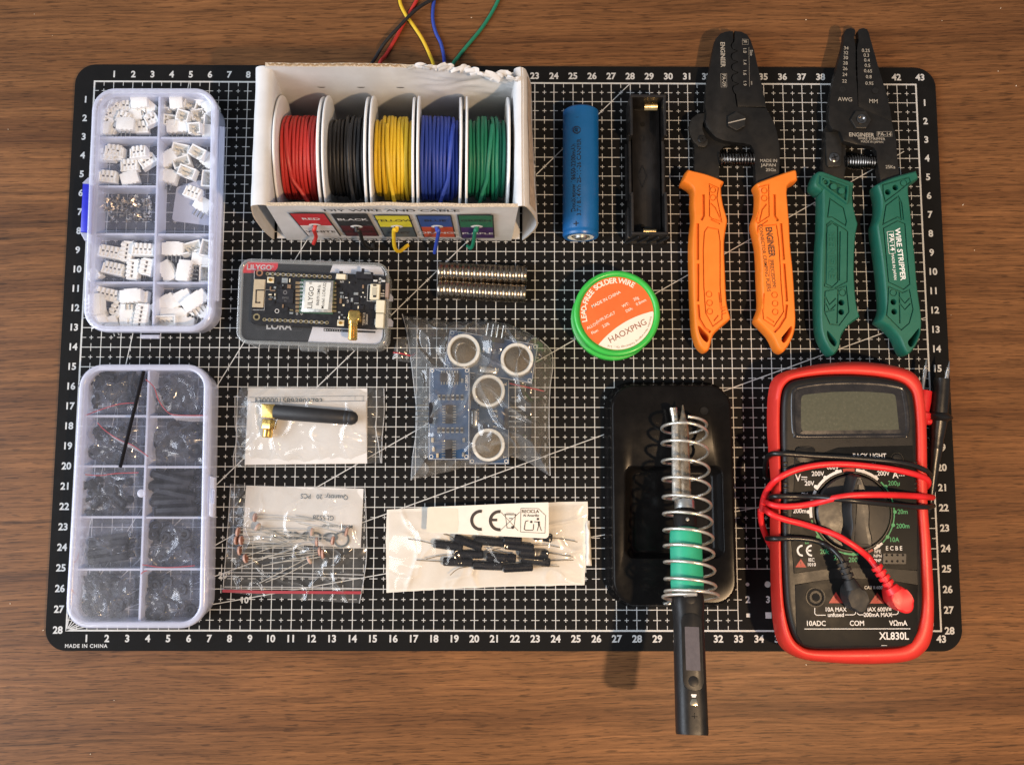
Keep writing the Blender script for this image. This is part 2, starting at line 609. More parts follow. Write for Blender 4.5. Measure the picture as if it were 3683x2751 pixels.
for c in range(NX):
    for r in range(0, NY + 1):
        if in_panel(c, r - 1) and in_panel(c, r) : continue
        if r == 0: tick(c + .5, 0.14, TW/2, 0.10)
        elif r == NY: 
            if c < 33: tick(c + .5, NY - .14, TW/2, 0.10)
        elif c >= 33 and r == 25: tick(c + .5, 24.9, TW/2, 0.10)
        else: tick(c + .5, r, TW/2, 0.20)
for r in range(NY):
    for c in range(0, NX + 1):
        if r >= 25 and c > 33: continue
        if c == 0: tick(0.14, r + .5, 0.10, TW/2)
        elif c == NX: tick(NX - .14, r + .5, 0.10, TW/2)
        else: tick(c, r + .5, 0.20, TW/2)
o_ = (gx(0), gy(28))
for ang, L in ((10, 43 / cos(radians(10))), (20, 43 / cos(radians(20))), (30, 43 / cos(radians(30)) - .9), (45, 28 / sin(radians(45))), (60, 28 / sin(radians(60))), (80, 28 / sin(radians(80)))):
    a = radians(ang)
    b.poly([(x, y, ZP + .006) for x, y in (lambda d, n, L: ((o_[0] - n[0], o_[1] - n[1]), (o_[0] + d[0]*L - n[0], o_[1] + d[1]*L - n[1]), (o_[0] + d[0]*L + n[0], o_[1] + d[1]*L + n[1]), (o_[0] + n[0], o_[1] + n[1])))((cos(a), sin(a)), (-sin(a)*.022, cos(a)*.022), L)])
obj('printed_grid', b, m_print, mat_root, 0)
b = B()
NS, BD = 0.48, 0.032
for c in range(1, 44):
    b.text(str(c), NS, (gx(c) + (0.25 if c == 43 else 0), gy(-0.38), ZP), 0, 'CENTER', BD)
    b.text(str(c), NS, (gx(c) + 0.0, gy(28.40), ZP), 0, 'CENTER', BD)
for r in range(1, 29):
    b.text(str(r), NS, (gx(-0.42), gy(r) , ZP), 0, 'CENTER', BD)
    b.text(str(r), NS, (gx(43.42), gy(r) , ZP), 0, 'CENTER', BD)
b.text('MADE IN CHINA', 0.25, (gx(1.0), gy(28.75), ZP), 0, 'CENTER', 0.02, space=1.15)
obj('edge_numbers', b, m_print, mat_root, 0)
b = B()
for k, (c, rr) in enumerate(((33.5, .09), (34.5, .15), (35.5, .2), (36.5, .24), (37.5, .28), (38.5, .32), (39.5, .37), (40.5, .42), (42.15, .50))):
    b.disc((gx(c), gy(25.75), ZP + .001), rr, 28)
    b.text(str(k + 2), 0.45, (gx(c), gy(26.5), ZP + .001), 0, 'CENTER', BD)
    b.poly([(gx(c) - rr, gy(27.25) - rr, ZP + .001), (gx(c) + rr, gy(27.25) - rr, ZP + .001), (gx(c) + rr, gy(27.25) + rr, ZP + .001), (gx(c) - rr, gy(27.25) + rr, ZP + .001)])
obj('size_gauge_marks', b, m_print, mat_root, 0)
m_black_patch = m_mat
b = B()
def patch_text(s, c, r, sz):
    b.text(s, sz, (gx(c), gy(r), ZP + .01), 0, 'CENTER', BD)
patch_text('20°', 7.65, 25.35, .42); patch_text('10°', 8.75, 26.55, .42)
obj('angle_marks', b, m_print, mat_root, 0)
# tiny specks of dust and lint on the table
b = B()
rr_ = random.Random(5)
for k in range(46):
    x = rr_.uniform(-27, 27); y = rr_.uniform(-20, 20)
    if abs(x) < 22.6 and abs(y) < 15: continue
    s_ = rr_.uniform(.015, .035)
    b.box((x, y, TZ + s_ * .5), (s_ * rr_.uniform(1, 2.4), s_, s_), rz(rr_.uniform(0, 3)))
tag(obj('dust_specks', b, M('lint', (.7, .6, .45), .8)), 'pale specks of dust scattered on the wooden table', 'dust', None, 'stuff')
# ================================================================== clear film bags
m_film = M_clear('clear_film', (0.80, 0.80, 0.78), 0.03, 0.22, 0.10, (0.985, 0.985, 0.98), bump=0.04, bs=150, spec=1.2, cloud=0.07, cs=90)
m_film_soft = M_clear('soft_clear_film', (0.62, 0.68, 0.86), 0.045, 0.10, 0.12, (0.98, 0.98, 0.99), bump=0.1, bs=300, spec=1.1, cloud=0.02, cs=260)
m_red_seal = M('red_zip_seal', (0.42, 0.035, 0.045), 0.5, 0, 0.1)
def bil(q, u, v):
    a, b_, c, d = q
    return a * (1 - u) * (1 - v) + b_ * u * (1 - v) + c * u * v + d * (1 - u) * v
def film_sheet(q, h, seed, amp=0.10, nu=70, nv=70, cs=0.9, bulge=None, edge=0.05, z0=0.03):
    """wrinkled film over the quad q (four points, order u then v); h = bulge height"""
    q = [Vector((p[0], p[1], 0)) for p in q]
    L1 = (q[1] - q[0]).length; L2 = (q[3] - q[0]).length
    def fn(u, v):
        e = min(u, 1 - u, v, 1 - v)
        uu = u + edge * 0.12 * hnoise(v * L2, seed, 1.3, 3) * (1 - abs(2 * u - 1) * 0) * (1 if u in (0, 1) else 0.6)
        vv = v + edge * 0.12 * hnoise(u * L1, seed + 5, 1.3, 4)
        p = bil(q, uu, vv)
        fall = min(1.0, e * 7)
        bl = bulge(u, v) if bulge else (max(0.0, sin(pi * u)) ** 0.6) * (max(0.0, sin(pi * v)) ** 0.6)
        r = ridge(p.x + 0.5 * hnoise(p.x, p.y, .8, seed), p.y * 0.75, cs, seed) ** 4
        r2_ = ridge(p.x * 0.6 + p.y, p.y - p.x * .5, cs * 1.7, seed + 9) ** 6
        z = z0 + h * bl + (r * amp + r2_ * amp * 0.7 + hnoise(p.x, p.y, 1.6, seed) * amp * 0.5) * (0.25 + 0.75 * fall)
        return (p.x, p.y, max(z0, z))
    return fn, nu, nv

# ================================================================== small parts organisers
m_pp = M_clear('milky_polypropylene', (0.74, 0.79, 1.0), 0.26, 0.55, 0.2, (0.97, 0.98, 1.0), spec=0.6, cloud=0.03)
m_pp_floor = M_clear('milky_floor', (0.62, 0.70, 0.98), 0.05, 0.1, 0.3, (0.97, 0.98, 1.0), spec=0.3, cloud=0.03)
m_lid = M_clear('clear_lid', (0.80, 0.84, 0.98), 0.014, 0.04, 0.16, (0.99, 0.99, 1.0), bump=0.1, bs=200, spec=0.4, cloud=0.02)
m_rim = M_clear('milky_rim', (0.78, 0.82, 1.0), 0.34, 0.5, 0.2, (0.97, 0.98, 1.0), spec=0.8)
m_div = M_clear('milky_divider', (0.78, 0.83, 1.0), 0.48, 0.4, 0.25, (0.96, 0.97, 1.0), spec=0.7)
m_blue = M('blue_latch', (0.02, 0.028, 0.55), 0.35, sss=0.0)
HB = 1.62
def lerp2(a, b_, t): return (a[0] + (b_[0] - a[0]) * t, a[1] + (b_[1] - a[1]) * t)
def organiser(name, label, crn, rows_l, rows_r, midt, latch=None, hinge=None, hgt=HB):
    """crn: TL, TR, BR, BL in world xy at the lid; rows: fractions from the top where dividers stand; midt: x fraction"""
    TL, TR, BR, BL = [Vector((p[0], p[1])) for p in crn]
    cen = (TL + BR) / 2
    root = thing(name, label, 'parts box', (cen.x, cen.y, 0), 'clear parts boxes along the left of the mat')
    out = rquad((TL, TR, BR, BL), 1.15, 10)
    tap = [cen + (Vector(p) - cen) * 0.975 for p in out]      # base a little narrower than the rim
    b = B()
    # tray wall (tapered ring)
    n = len(out)
    wi = inset(tap, 0.13)
    o2 = inset(out, 0.07); i2 = inset(out, 0.18)
    V = b.bm.verts.new
    A = [V((p[0], p[1], 0.02)) for p in tap]; Bv = [V((p[0], p[1], hgt - 0.45)) for p in o2]
    C = [V((p[0], p[1], hgt - 0.45)) for p in i2]; D = [V((p[0], p[1], 0.10)) for p in wi]
    for i in range(n):
        j = (i + 1) % n
        for f in ((A[i], A[j], Bv[j], Bv[i]), (Bv[i], Bv[j], C[j], C[i]), (C[i], C[j], D[j], D[i])):
            b.bm.faces.new(f)
    obj('tray_wall', b, m_pp, root)
    b = B(); b.prism(inset(tap, 0.02), 0.02, 0.09)
    obj('tray_floor', b, m_pp_floor, root)
    ML = lerp2(TL, TR, midt); MBt = lerp2(BL, BR, midt)
    def P(u, v, du=0.0):
        l = lerp2(TL, BL, v); r = lerp2(TR, BR, v)
        return Vector(lerp2(l, r, u))
    def bar(a, c, w, z0, z1):
        bb = B()
        d = (c - a).normalized(); nn = Vector((-d.y, d.x)) * w / 2
        bb.prism([a - nn, c - nn, c + nn, a + nn], z0, z1, 0.02, 1)
        obj('divider', bb, m_div, root)
    ed = 0.025
    bar(P(midt, ed * .6), P(midt, 1 - ed * .6), 0.12, 0.09, hgt - 0.42)
    for v in rows_l: bar(P(ed, v), P(midt - .012, v), 0.11, 0.09, hgt - 0.48)
    for v in rows_r: bar(P(midt + .012, v), P(1 - ed, v), 0.11, 0.09, hgt - 0.48)
    # lid: rim band, clear top
    b = B(); b.ring(out, inset(out, 0.30), hgt - 0.42, hgt, 0.10, 3)
    lid = B(); lid.prism(inset(out, 0.29), hgt - 0.10, hgt - 0.045)
    lo = obj('lid', lid, m_lid, root)
    l2 = obj('lid_rim', b, m_rim, lo)
    return root, P, out
boxA, PA, outA = organiser('parts_organiser', 'clear milky compartment box of white plastic connectors with a blue latch',
    [zA(286, 183, HB), zA(992, 183, HB), zA(966, 1562, HB), zA(230, 1562, HB)],
    [(450 - 183) / 1379, (733 - 183) / 1379, (1005 - 183) / 1379, (1280 - 183) / 1379], [(452 - 183) / 1379, (1008 - 183) / 1379, (1282 - 183) / 1379], 0.515)
# blue latch with its two milky ends, hinge strip
def latch(root, f, pts, ends, z0, z1):
    b = B(); b.prism([f(x, y, z1) for x, y in pts], z0, z1, 0.06, 2)
    obj('latch', b, m_blue, root)
    for e in ends:
        b = B(); b.prism([f(x, y, z1) for x, y in e], z0 - .1, z1 + .02, 0.05, 2)
        obj('latch_lug', b, m_pp, root)
latch(boxA, zA, [(230, 725), (268, 725), (262, 1002), (217, 998)], [[(228, 722), (262, 690), (290, 700), (290, 735), (262, 728)], [(216, 1000), (262, 1004), (280, 1010), (276, 1050), (240, 1046)]], 0.9, 1.55)
b = B(); b.prism([zA(1006, 400, 1.3), zA(1034, 403, 1.3), zA(1002, 1388, 1.3), zA(978, 1388, 1.3)], 1.15, 1.3, 0.03, 1)
obj('hinge_strip', b, m_rim, boxA)
b = B(); b.prism([zA(555, 1580, 1.0), zA(668, 1580, 1.0), zA(664, 1601, 1.0), zA(560, 1601, 1.0)], .8, 1.0, 0.03, 1)
obj('rim_tab', b, m_rim, boxA)
boxB, PB, outB = organiser('parts_organiser', 'clear milky plastic compartment box holding black small parts in little zip bags',
    [zB(196, 86, HB), zB(868, 86, HB), zB(842, 1450, HB), zB(116, 1450, HB)],
    [(v - 86) / 1364 for v in (357, 622, 888, 1158)], [(v - 86) / 1364 for v in (360, 626, 890, 1156)], 0.507)
b = B(); b.prism([zB(866, 660, 1.5), zB(892, 670, 1.5), zB(886, 878, 1.5), zB(860, 868, 1.5)], 1.2, 1.5, 0.05, 2)
obj('latch', b, m_rim, boxB)
b = B(); b.ring(rrect(*zB(877, 806, 1.62).xy, *zB(893, 733, 1.62).xy, .02, 2), rrect(*zB(881, 802, 1.62).xy, *zB(889, 738, 1.62).xy, .01, 2), 1.5, 1.62)
obj('latch_window', b, m_rim, boxB)

# ------------------------------------------------------------------ connectors
m_nylon = M('white_nylon', (0.88, 0.89, 0.87), 0.42, 0, 0.04, 300)
m_tin = M('tinned_pin', (0.62, 0.60, 0.55), 0.28, 1.0, 0.15, 900)
protos = {}
def conn(kind, n):
    """kind H: plug housing, P: open header, F: header on its side. Returns the first object, copies follow"""
    w = n * 0.215 + 0.22
    b = B()
    if kind == 'H':
        b.box((0, 0, .19), (w - .1, .62, .34), None, .02, 1)
        for i in range(n):
            x = (i - (n - 1) / 2) * .215
            b.box((x, .16, .41), (.13, .26, .12), None, .015, 1)
            b.box((x, -.20, .37), (.10, .20, .07), None, .01, 1)
        b.box((-w/2 + .05, -.05, .21), (.09, .50, .42), None, .02, 1)
        b.box((w/2 - .05, -.05, .21), (.09, .50, .42), None, .02, 1)
        b.box((0, -.27, .20), (w + .06, .10, .38), None, .02, 1)
        o = obj('connector_housing', b, m_nylon, None)
        b2 = B()
        for i in range(n):
            x = (i - (n - 1) / 2) * .215
            b2.box((x, .0, .362), (.12, .085, .01))
        obj('contact_slot', b2, M('slot_shadow_grey', (0.10, 0.10, 0.11), .7), o)
    elif kind == 'P':
        t = .075
        b.box((0, 0, .04), (w, .56, .08))
        b.box((0, .28 - t/2, .28), (w, t, .5), None, .015, 1)
        b.box((-w/4 - .07, -.28 + t/2, .28), (w/2 - .14, t, .5), None, .015, 1)
        b.box((w/4 + .07, -.28 + t/2, .28), (w/2 - .14, t, .5), None, .015, 1)
        b.box((-w/2 + t/2, 0, .28), (t, .56 - 2*t, .5), None, .015, 1)
        b.box((w/2 - t/2, 0, .28), (t, .56 - 2*t, .5), None, .015, 1)
        o = obj('connector_header', b, m_nylon, None)
        b2 = B()
        for i in range(n):
            b2.box(((i - (n - 1) / 2) * .2, 0, .22), (.055, .055, .34))
        obj('pin_row', b2, m_tin, o)
    else:
        b.box((0, .06, .26), (w, .62, .50), None, .025, 2)
        b.box((0, .395, .26), (w * .62, .06, .40))
        for i in range(n):
            b.box(((i - (n - 1) / 2) * .215, -.26, .44), (.12, .06, .10), None, .01, 1)
        o = obj('connector_header', b, m_nylon, None)
        b2 = B()
        for i in range(n):
            b2.box(((i - (n - 1) / 2) * .215, -.43, .26), (.05, .34, .05))
        obj('pin_row', b2, m_tin, o)
    return o
LISTA = {
 'upper left': [(415,287,2,-15,'H'),(482,284,2,-8,'H'),(562,270,3,6,'F'),(378,330,2,25,'H'),(368,382,2,70,'H'),(462,348,2,-20,'H'),(545,342,2,28,'F'),(405,400,2,-40,'H'),(475,405,3,0,'F'),(565,405,2,4,'H'),(612,300,2,50,'F'),(618,362,2,30,'H'),(362,428,2,0,'F'),(440,325,2,80,'H')],
 'upper right': [(724,270,2,0,'P'),(700,335,2,86,'P'),(765,275,2,5,'F'),(845,272,2,-16,'P'),(917,272,2,-32,'F'),(805,342,2,-15,'P'),(886,345,2,12,'P'),(820,412,2,0,'F'),(876,412,2,3,'P'),(957,368,2,84,'P'),(745,412,2,5,'F'),(955,300,2,-60,'F'),(955,430,2,180,'F'),(726,372,2,-5,'P')],
 'second left': [(368,565,3,-4,'H'),(435,560,2,86,'H'),(553,550,3,6,'H'),(598,598,3,38,'H'),(498,622,3,6,'H'),(376,684,3,-5,'H'),(500,706,3,18,'F'),(408,540,3,-5,'H')],
 'middle right': [(786,538,3,-10,'P'),(728,588,3,36,'F'),(893,555,3,-28,'P'),(945,604,3,-42,'F'),(796,610,3,20,'P'),(826,660,3,-20,'P'),(716,698,3,-12,'F'),(946,702,3,86,'P'),(858,778,3,-22,'H'),(912,856,3,-28,'F')],
 'fourth left': [(385,1112,4,-10,'H'),(482,1112,4,86,'H'),(574,1100,4,-2,'H'),(406,1208,4,-12,'H'),(520,1212,4,86,'H'),(590,1195,3,80,'H'),(298,1245,2,40,'H')],
 'fourth right': [(748,1100,4,0,'F'),(850,1096,4,16,'P'),(932,1098,3,80,'P'),(912,1165,4,-5,'F'),(712,1228,4,-62,'F'),(818,1224,4,84,'F'),(932,1240,3,90,'P')],
 'bottom left': [(370,1352,5,-12,'H'),(444,1412,5,66,'H'),(308,1412,4,-84,'F'),(328,1480,4,-60,'F'),(400,1520,2,20,'F'),(512,1372,4,4,'F'),(566,1408,5,86,'H'),(492,1478,5,88,'F'),(560,1480,5,86,'H'),(535,1520,5,0,'H')],
 'bottom right': [(700,1412,5,32,'F'),(782,1388,5,28,'F'),(872,1392,5,36,'F'),(748,1478,5,-2,'F'),(908,1452,4,-18,'F'),(700,1505,4,3,'P'),(730,1520,5,180,'F'),(812,1515,3,176,'F')],
}
KIND = {'H': 'plug housing', 'P': 'open header', 'F': 'side-lying header'}
NUM = {2: 'two-way', 3: 'three-way', 4: 'four-way', 5: 'five-way'}
ORD = ['', 'second ', 'third ', 'fourth ', 'fifth ', 'sixth ', 'seventh ', 'eighth ', 'ninth ', 'tenth ', 'eleventh ', 'twelfth ']
rr_ = random.Random(3)
for comp, lst in LISTA.items():
    by = {}
    for it in lst: by.setdefault((it[2], it[4]), []).append(it)
    order = {}
    for k, L in by.items():
        for i, it in enumerate(sorted(L, key=lambda t: t[0])): order[it] = (i, len(L))
    for i, it in enumerate(lst):
        x, y, n, a, kd = it
        key = (kd, n)
        if key not in protos: protos[key] = conn(kd, n); o = protos[key]
        else: o = copy_tree(protos[key])
        lift = 0.10 + (0.32 if i % 3 == 2 else 0.0) + rr_.uniform(0, .1)
        p = zA(x, y, lift + 0.3)
        k, nn = order[it]
        if nn == 1: lab = 'the only white %s %s in the %s compartment' % (NUM[n], KIND[kd], comp)
        else: lab = 'white %s %s, %sfrom left of its kind, %s compartment' % (NUM[n], KIND[kd], ORD[k] if k else 'first ', comp)
        tag(o, lab, 'connector', 'white connectors in the ' + comp + ' compartment')
        place(o, (p.x, p.y, lift), (rr_.uniform(-.12, .12), rr_.uniform(-.12, .12), radians(a)))
# crimp terminals: a heap of tiny bright scraps
b = B()
for k in range(150):
    x = rr_.uniform(352, 618); y = rr_.uniform(795, 935)
    if y > 900 and rr_.random() < .5: continue
    p = zA(x, y, .25)
    R = Euler((rr_.uniform(-.8, .8), rr_.uniform(-.8, .8), rr_.uniform(0, 6))).to_matrix()
    b.box((p.x, p.y, rr_.uniform(.12, .35)), (.20, .085, .03), R)
    b.box(Vector((p.x, p.y, rr_.uniform(.14, .36))) + R @ Vector((.05, .03, .03)), (.07, .02, .09), R)
    b.box(Vector((p.x, p.y, rr_.uniform(.14, .36))) + R @ Vector((-.06, -.02, .03)), (.05, .07, .02), R)
tag(obj('crimp_terminals', b, M('crimp_tin', (0.50, 0.46, 0.42), 0.35, 1.0, .35, 1500)), 'heap of tiny tinned crimp terminals in the middle left compartment', 'terminals', None, 'stuff')
b = B()
b.prism(rquad([zA(762, 745, .2), zA(905, 700, .2), zA(965, 965, .2), zA(735, 935, .2)], .18, 6), .12, .17)
tag(obj('plastic_offcut', b, m_rim), 'thin clear plastic piece with rounded corners under the connectors', 'plastic piece')

# ------------------------------------------------------------------ second box: black parts in bags
m_blk_nylon = M('black_nylon', (0.012, 0.013, 0.022), 0.5, 0, .2, 300, .2, 3000, .25)
def hexpts(r, n=6, a0=0.0): return [(r * cos(2*pi*k/n + a0), r * sin(2*pi*k/n + a0)) for k in range(n)]
def p_screw():
    b = B(); b.cyl((0, 0, .22), .22, .14, seg=16, bevel=.03); o = obj('nylon_screw', b, m_blk_nylon)
    b = B(); b.cyl((0, 0, .22), .11, .75, seg=12, axis='Y').xform(Matrix.Translation((0, .0, 0)) @ Matrix.Identity(4)); obj('threaded_shank', b, m_blk_nylon, o); return o
def p_screw2():
    b = B(); b.cyl((0, .36, .2), .2, .14, 'Y', 16, bevel=.03); o = obj('nylon_screw', b, m_blk_nylon)
    b = B(); b.cyl((0, 0, .2), .1, .62, 'Y', 12); obj('threaded_shank', b, m_blk_nylon, o); return o
def p_nut():
    b = B(); b.ring(hexpts(.27, 24), hexpts(.13, 24), 0, .2, .02, 1)
    return obj('nylon_nut', b, m_blk_nylon)
def p_washer():
    b = B(); b.ring(hexpts(.33, 28), hexpts(.14, 28), 0, .08, .015, 1)
    return obj('nylon_washer', b, m_blk_nylon)
def p_stand(L=1.1):
    b = B(); b.cyl((0, 0, .2), .2, L, 'X', 6, bevel=.02); o = obj('nylon_standoff', b, m_blk_nylon)
    b = B(); b.cyl((L/2 + .15, 0, .2), .09, .3, 'X', 10); obj('threaded_end', b, m_blk_nylon, o); return o
def scatter(mk, lab, cat, grp, x0, y0, x1, y1, n, zmax=.62, ang=None, pad=.0):
    first = mk()
    for k in range(n):
        o = first if k == 0 else copy_tree(first)
        z = rr_.uniform(.12, zmax)
        p = zB(rr_.uniform(x0, x1), rr_.uniform(y0, y1), z)
        tag(o, lab, cat, grp)
        place(o, (p.x, p.y, z), (rr_.uniform(-.3, .3), rr_.uniform(-.3, .3), rr_.uniform(0, 6.28) if ang is None else radians(ang + rr_.uniform(-4, 4))))
CB = [  # maker, noun, compartment words, extents, count
 (p_screw, 'black nylon screw piled inside the bag of the top left compartment', 'screw', (240, 150, 500, 290), 34),
 (p_washer, 'dark washer loose inside the bag of the top right compartment', 'washer', (590, 160, 820, 320), 18),
 (p_nut, 'black nut in the second compartment down on the left, under the crossed seal strips', 'nut', (260, 400, 490, 580), 20),
 (p_washer, 'black washer packed in the second compartment down on the right', 'washer', (590, 395, 820, 580), 32),
 (p_screw2, 'black nylon screw in the bag of the third compartment down on the left', 'screw', (240, 675, 450, 850), 28),
 (p_nut, 'black nut in the bag of the fourth compartment down on the right', 'nut', (570, 920, 800, 1100), 28),
 (p_washer, 'black washer in the bag of the bottom left compartment', 'washer', (200, 1190, 440, 1390), 30),
 (p_nut, 'black nut in the bag of the bottom right compartment', 'nut', (520, 1190, 780, 1390), 32),
]
for mk, lab, cat, ex, n in CB:
    scatter(mk, lab, cat, cat + 's in the ' + lab.split(' of the ')[-1].split(' in the ')[-1], *ex, n)
f0 = None
for k in range(11):
    o = f0 = p_stand(2.0) if k == 0 else None
    if k == 0: st0 = o
    else: o = copy_tree(st0)
    z = .15 + .4 * (k % 2)
    p = zB(690 + rr_.uniform(-40, 40), 655 + 20 * k, z)
    tag(o, 'long black hexagonal standoff lying in the third compartment down on the right', 'standoff', 'long black standoffs laid side by side')
    place(o, (p.x, p.y, z), (0, 0, radians(rr_.uniform(-14, 8))))
for k in range(6):
    o = p_stand(1.9) if k == 0 else copy_tree(st1)
    if k == 0: st1 = o
    z = .12 + .36 * (k % 2)
    p = zB(355 + rr_.uniform(-10, 10), 985 + 20 * k, z)
    tag(o, 'thick black standoff in the bundle inside the fourth compartment down on the left', 'standoff', 'bundle of black standoffs')
    place(o, (p.x, p.y, z), (0, 0, radians(7 + rr_.uniform(-4, 4))))
# a bag in every compartment but one
BG = [('top left', [(205, 120), (528, 125), (515, 350), (215, 350)], .9, [(222, 352), (300, 322), (400, 292), (490, 285)]),
      ('top right', [(545, 120), (852, 125), (848, 350), (560, 345)], .8, [(538, 165), (580, 205), (606, 275), (660, 340), (740, 350), (852, 350)]),
      ('second left', [(205, 375), (515, 375), (505, 612), (215, 610)], .9, [(288, 388), (330, 430), (400, 475), (470, 505), (550, 562)]),
      ('second right', [(545, 375), (848, 380), (838, 610), (545, 610)], .7, None),
      ('third left', [(195, 640), (490, 640), (475, 875), (200, 875)], .8, [(225, 655), (300, 660), (380, 650), (500, 645)]),
      ('fourth left', [(168, 925), (480, 905), (478, 1090), (175, 1135)], .8, [(168, 1110), (185, 1090), (190, 1060)]),
      ('fourth right', [(520, 905), (826, 905), (820, 1140), (505, 1140)], .7, [(520, 1120), (640, 1135), (790, 1125)]),
      ('bottom left', [(160, 1180), (465, 1178), (455, 1430), (150, 1420)], .9, [(152, 1245), (165, 1262), (180, 1275)]),
      ('bottom right', [(490, 1180), (812, 1178), (800, 1425), (480, 1430)], .85, [(512, 1168), (528, 1155), (545, 1150)])]
for i, (nm, q, h, seal) in enumerate(BG):
    Q = [zB(x, y, .7) for x, y in q]
    c_ = sum(Q, Vector((0, 0, 0))) / 4
    t = thing('zip_bag', 'small crinkled clear zip bag filling the %s compartment of the box with black parts' % nm, 'plastic bag', (c_.x, c_.y, .1), 'small zip bags in the parts box')
    fn, nu, nv = film_sheet(Q, h * .55, 21 + i * 3, 0.30, 60, 60, .62, edge=.4, z0=.35)
    b = B(); b.grid(fn, nu, nv); obj('film', b, m_film_soft, t, 180)
    if seal:
        b = B()
        P_ = [zB(x, y, 1.2) for x, y in seal]
        b.tube(P_, .022, 6, 6); obj('seal_strip', b, m_red_seal, t)
        if i in (1, 2):
            b = B(); n_ = len(P_)
            b.grid(lambda u, v: (lambda k, f: P_[k] * (1 - f) + P_[min(k + 1, n_ - 1)] * f + Vector((.25 * v, -.30 * v * 1, -.15 * v)))(min(int(u * (n_ - 1)), n_ - 2), u * (n_ - 1) - min(int(u * (n_ - 1)), n_ - 2)), 20, 3)
            obj('bag_lip', b, M_clear('bag_lip_film', (.8, .75, .78), .22, .3, .12), t, 180)
b = B(); b.tube([zB(527, 120, 1.74), zB(405, 618, 1.74)], .085, 6, 1)
bs_ = obj('hex_key', b, M('graphite_rod', (0.010, 0.010, 0.013), .85, 0, .1, 250, 0, 2500, .1))
tag(bs_, 'thin straight dark rod lying slanted across the lid of the lower parts box', 'rod')
b = B(); b.lathe([(0, .0), (.16, .0), (.2, .05), (.16, .10), (0, .12)], zB(515, 752, HB) - Vector((0, 0, .04)), None, 20)
obj('lid_boss', b, m_rim, boxB)
# ================================================================== wire dispenser box
m_card = M('white_cardboard', (0.60, 0.605, 0.615), 0.75, 0, .06, 90, .25, 900)
m_kraft = M('kraft_core', (0.36, 0.24, 0.13), 0.85, 0, .35, 900, .6, 1500)
BH = 5.9
fy = zC(300, 1505, 0).y; by = fy + 6.55           # front and back of the box on the mat
xl = zC(240, 1500, 0).x; xr = zC(1790, 1515, 0).x
lean_l, lean_r = 0.55, 0.28
def BX(t, z):                                     # t 0..1 across, with the lean of the old box
    return xl + (xr - xl) * t + (lean_l * (1 - t) + lean_r * t) * z / BH
wb = thing('wire_dispenser_box', 'open white cardboard box with torn top edge and five colour squares on its front', 'cardboard box', ((xl + xr) / 2, (fy + by) / 2, 0))
def sheet_wall(fn, nu, nv, th, nrm):
    """a bent sheet of card: fn(u, v) mid surface, thickness th along nrm"""
    b = B(); nv_ = Vector(nrm) * th
    V = b.bm.verts.new
    a = [[V(Vector(fn(i / nu, j / nv))) for i in range(nu + 1)] for j in range(nv + 1)]
    c = [[V(Vector(fn(i / nu, j / nv)) + nv_) for i in range(nu + 1)] for j in range(nv + 1)]
    F = b.bm.faces.new
    for j in range(nv):
        for i in range(nu):
            F((a[j][i], a[j][i+1], a[j+1][i+1], a[j+1][i])); F((c[j][i], c[j+1][i], c[j+1][i+1], c[j][i+1]))
    edge = []
    for i in range(nu):
        F((a[0][i], c[0][i], c[0][i+1], a[0][i+1])); f = F((a[nv][i], a[nv][i+1], c[nv][i+1], c[nv][i])); f.material_index = 1
    for j in range(nv):
        F((a[j][0], a[j+1][0], c[j+1][0], c[j][0])).material_index = 2; F((a[j][nu], c[j][nu], c[j+1][nu], a[j+1][nu])).material_index = 2
    return b
m_edge = M('cut_card_edge', (0.50, 0.42, 0.32), .85, 0, .45, 1400, .8, 2500)
# floor
b = B(); b.box(((xl + xr) / 2, (fy + by) / 2, .06), (xr - xl - .3, by - fy - .2, .1)); obj('floor_panel', b, m_card, wb)
# back wall: ragged, crushed towards the upper right
def backf(u, v):
    rag = 0.0
    if u > .55: rag = (-0.26 * max(0, hnoise(u * 9, 2.2, 1.0, 4) + .25) - .55 * max(0, u - .93) * 3.0) * (v ** 6)
    z = v * (BH + .25) + rag + .04 * hnoise(u * 30, 1, 1, 8) * (v ** 8)
    x = BX(0.035 + u * 0.93, z)
    cr = max(0.0, u - .52) / .48 * max(0, v - .45) / .55
    k = hnoise(u * 7 + v * 2.5, v * 3.2 - u * 2, 1.0, 2)
    k2 = abs(hnoise(u * 9 + v * 6, v * 7 - u * 4, 1.0, 6))
    dy = -.55 * cr * k - .65 * cr * k2 - .45 * max(0, cr - .35) + .05 * hnoise(u * 4, v * 3, 1, 9) + .10 * max(0, v - .62) * (1 if u < .5 else .4)
    return (x, by - .22 + dy, max(.02, z))
b = sheet_wall(backf, 90, 40, .17, (0, 1, 0))
bp = obj('back_panel', b, [m_card, m_edge, m_edge], wb, 40)
# torn crumbs and folded liner along the damaged top edge
b = B(); r_ = random.Random(8)
for k in range(26):
    u = .58 + .41 * k / 25 + r_.uniform(-.01, .01)
    p = Vector(backf(min(1, u), 1.0))
    R = Euler((r_.uniform(-.7, .7), r_.uniform(-.5, .5), r_.uniform(-.4, .4))).to_matrix()
    w_, h_ = r_.uniform(.3, .8), r_.uniform(.14, .42)
    b.grid(lambda a, c: p + R @ Vector(((a - .5) * w_, .10 - .12 * sin(pi * c), (c - .5) * h_ + .10 * sin(pi * a) * c + .05 * hnoise(a * 3 + k, c * 3, 1, 3))), 6, 4)
obj('torn_edge_paper', b, m_card, bp, 180)
b = B()
for k in range(30):
    u = .02 + .5 * k / 29
    p = Vector(backf(u, 1.0)) + Vector((0, .085, .008))
    b.tube([p + Vector((-.1, .05 * (-1) ** k, 0)), p + Vector((0, -.05 * (-1) ** k, .01)), p + Vector((.1, .05 * (-1) ** k, 0))], .022, 5, 3)
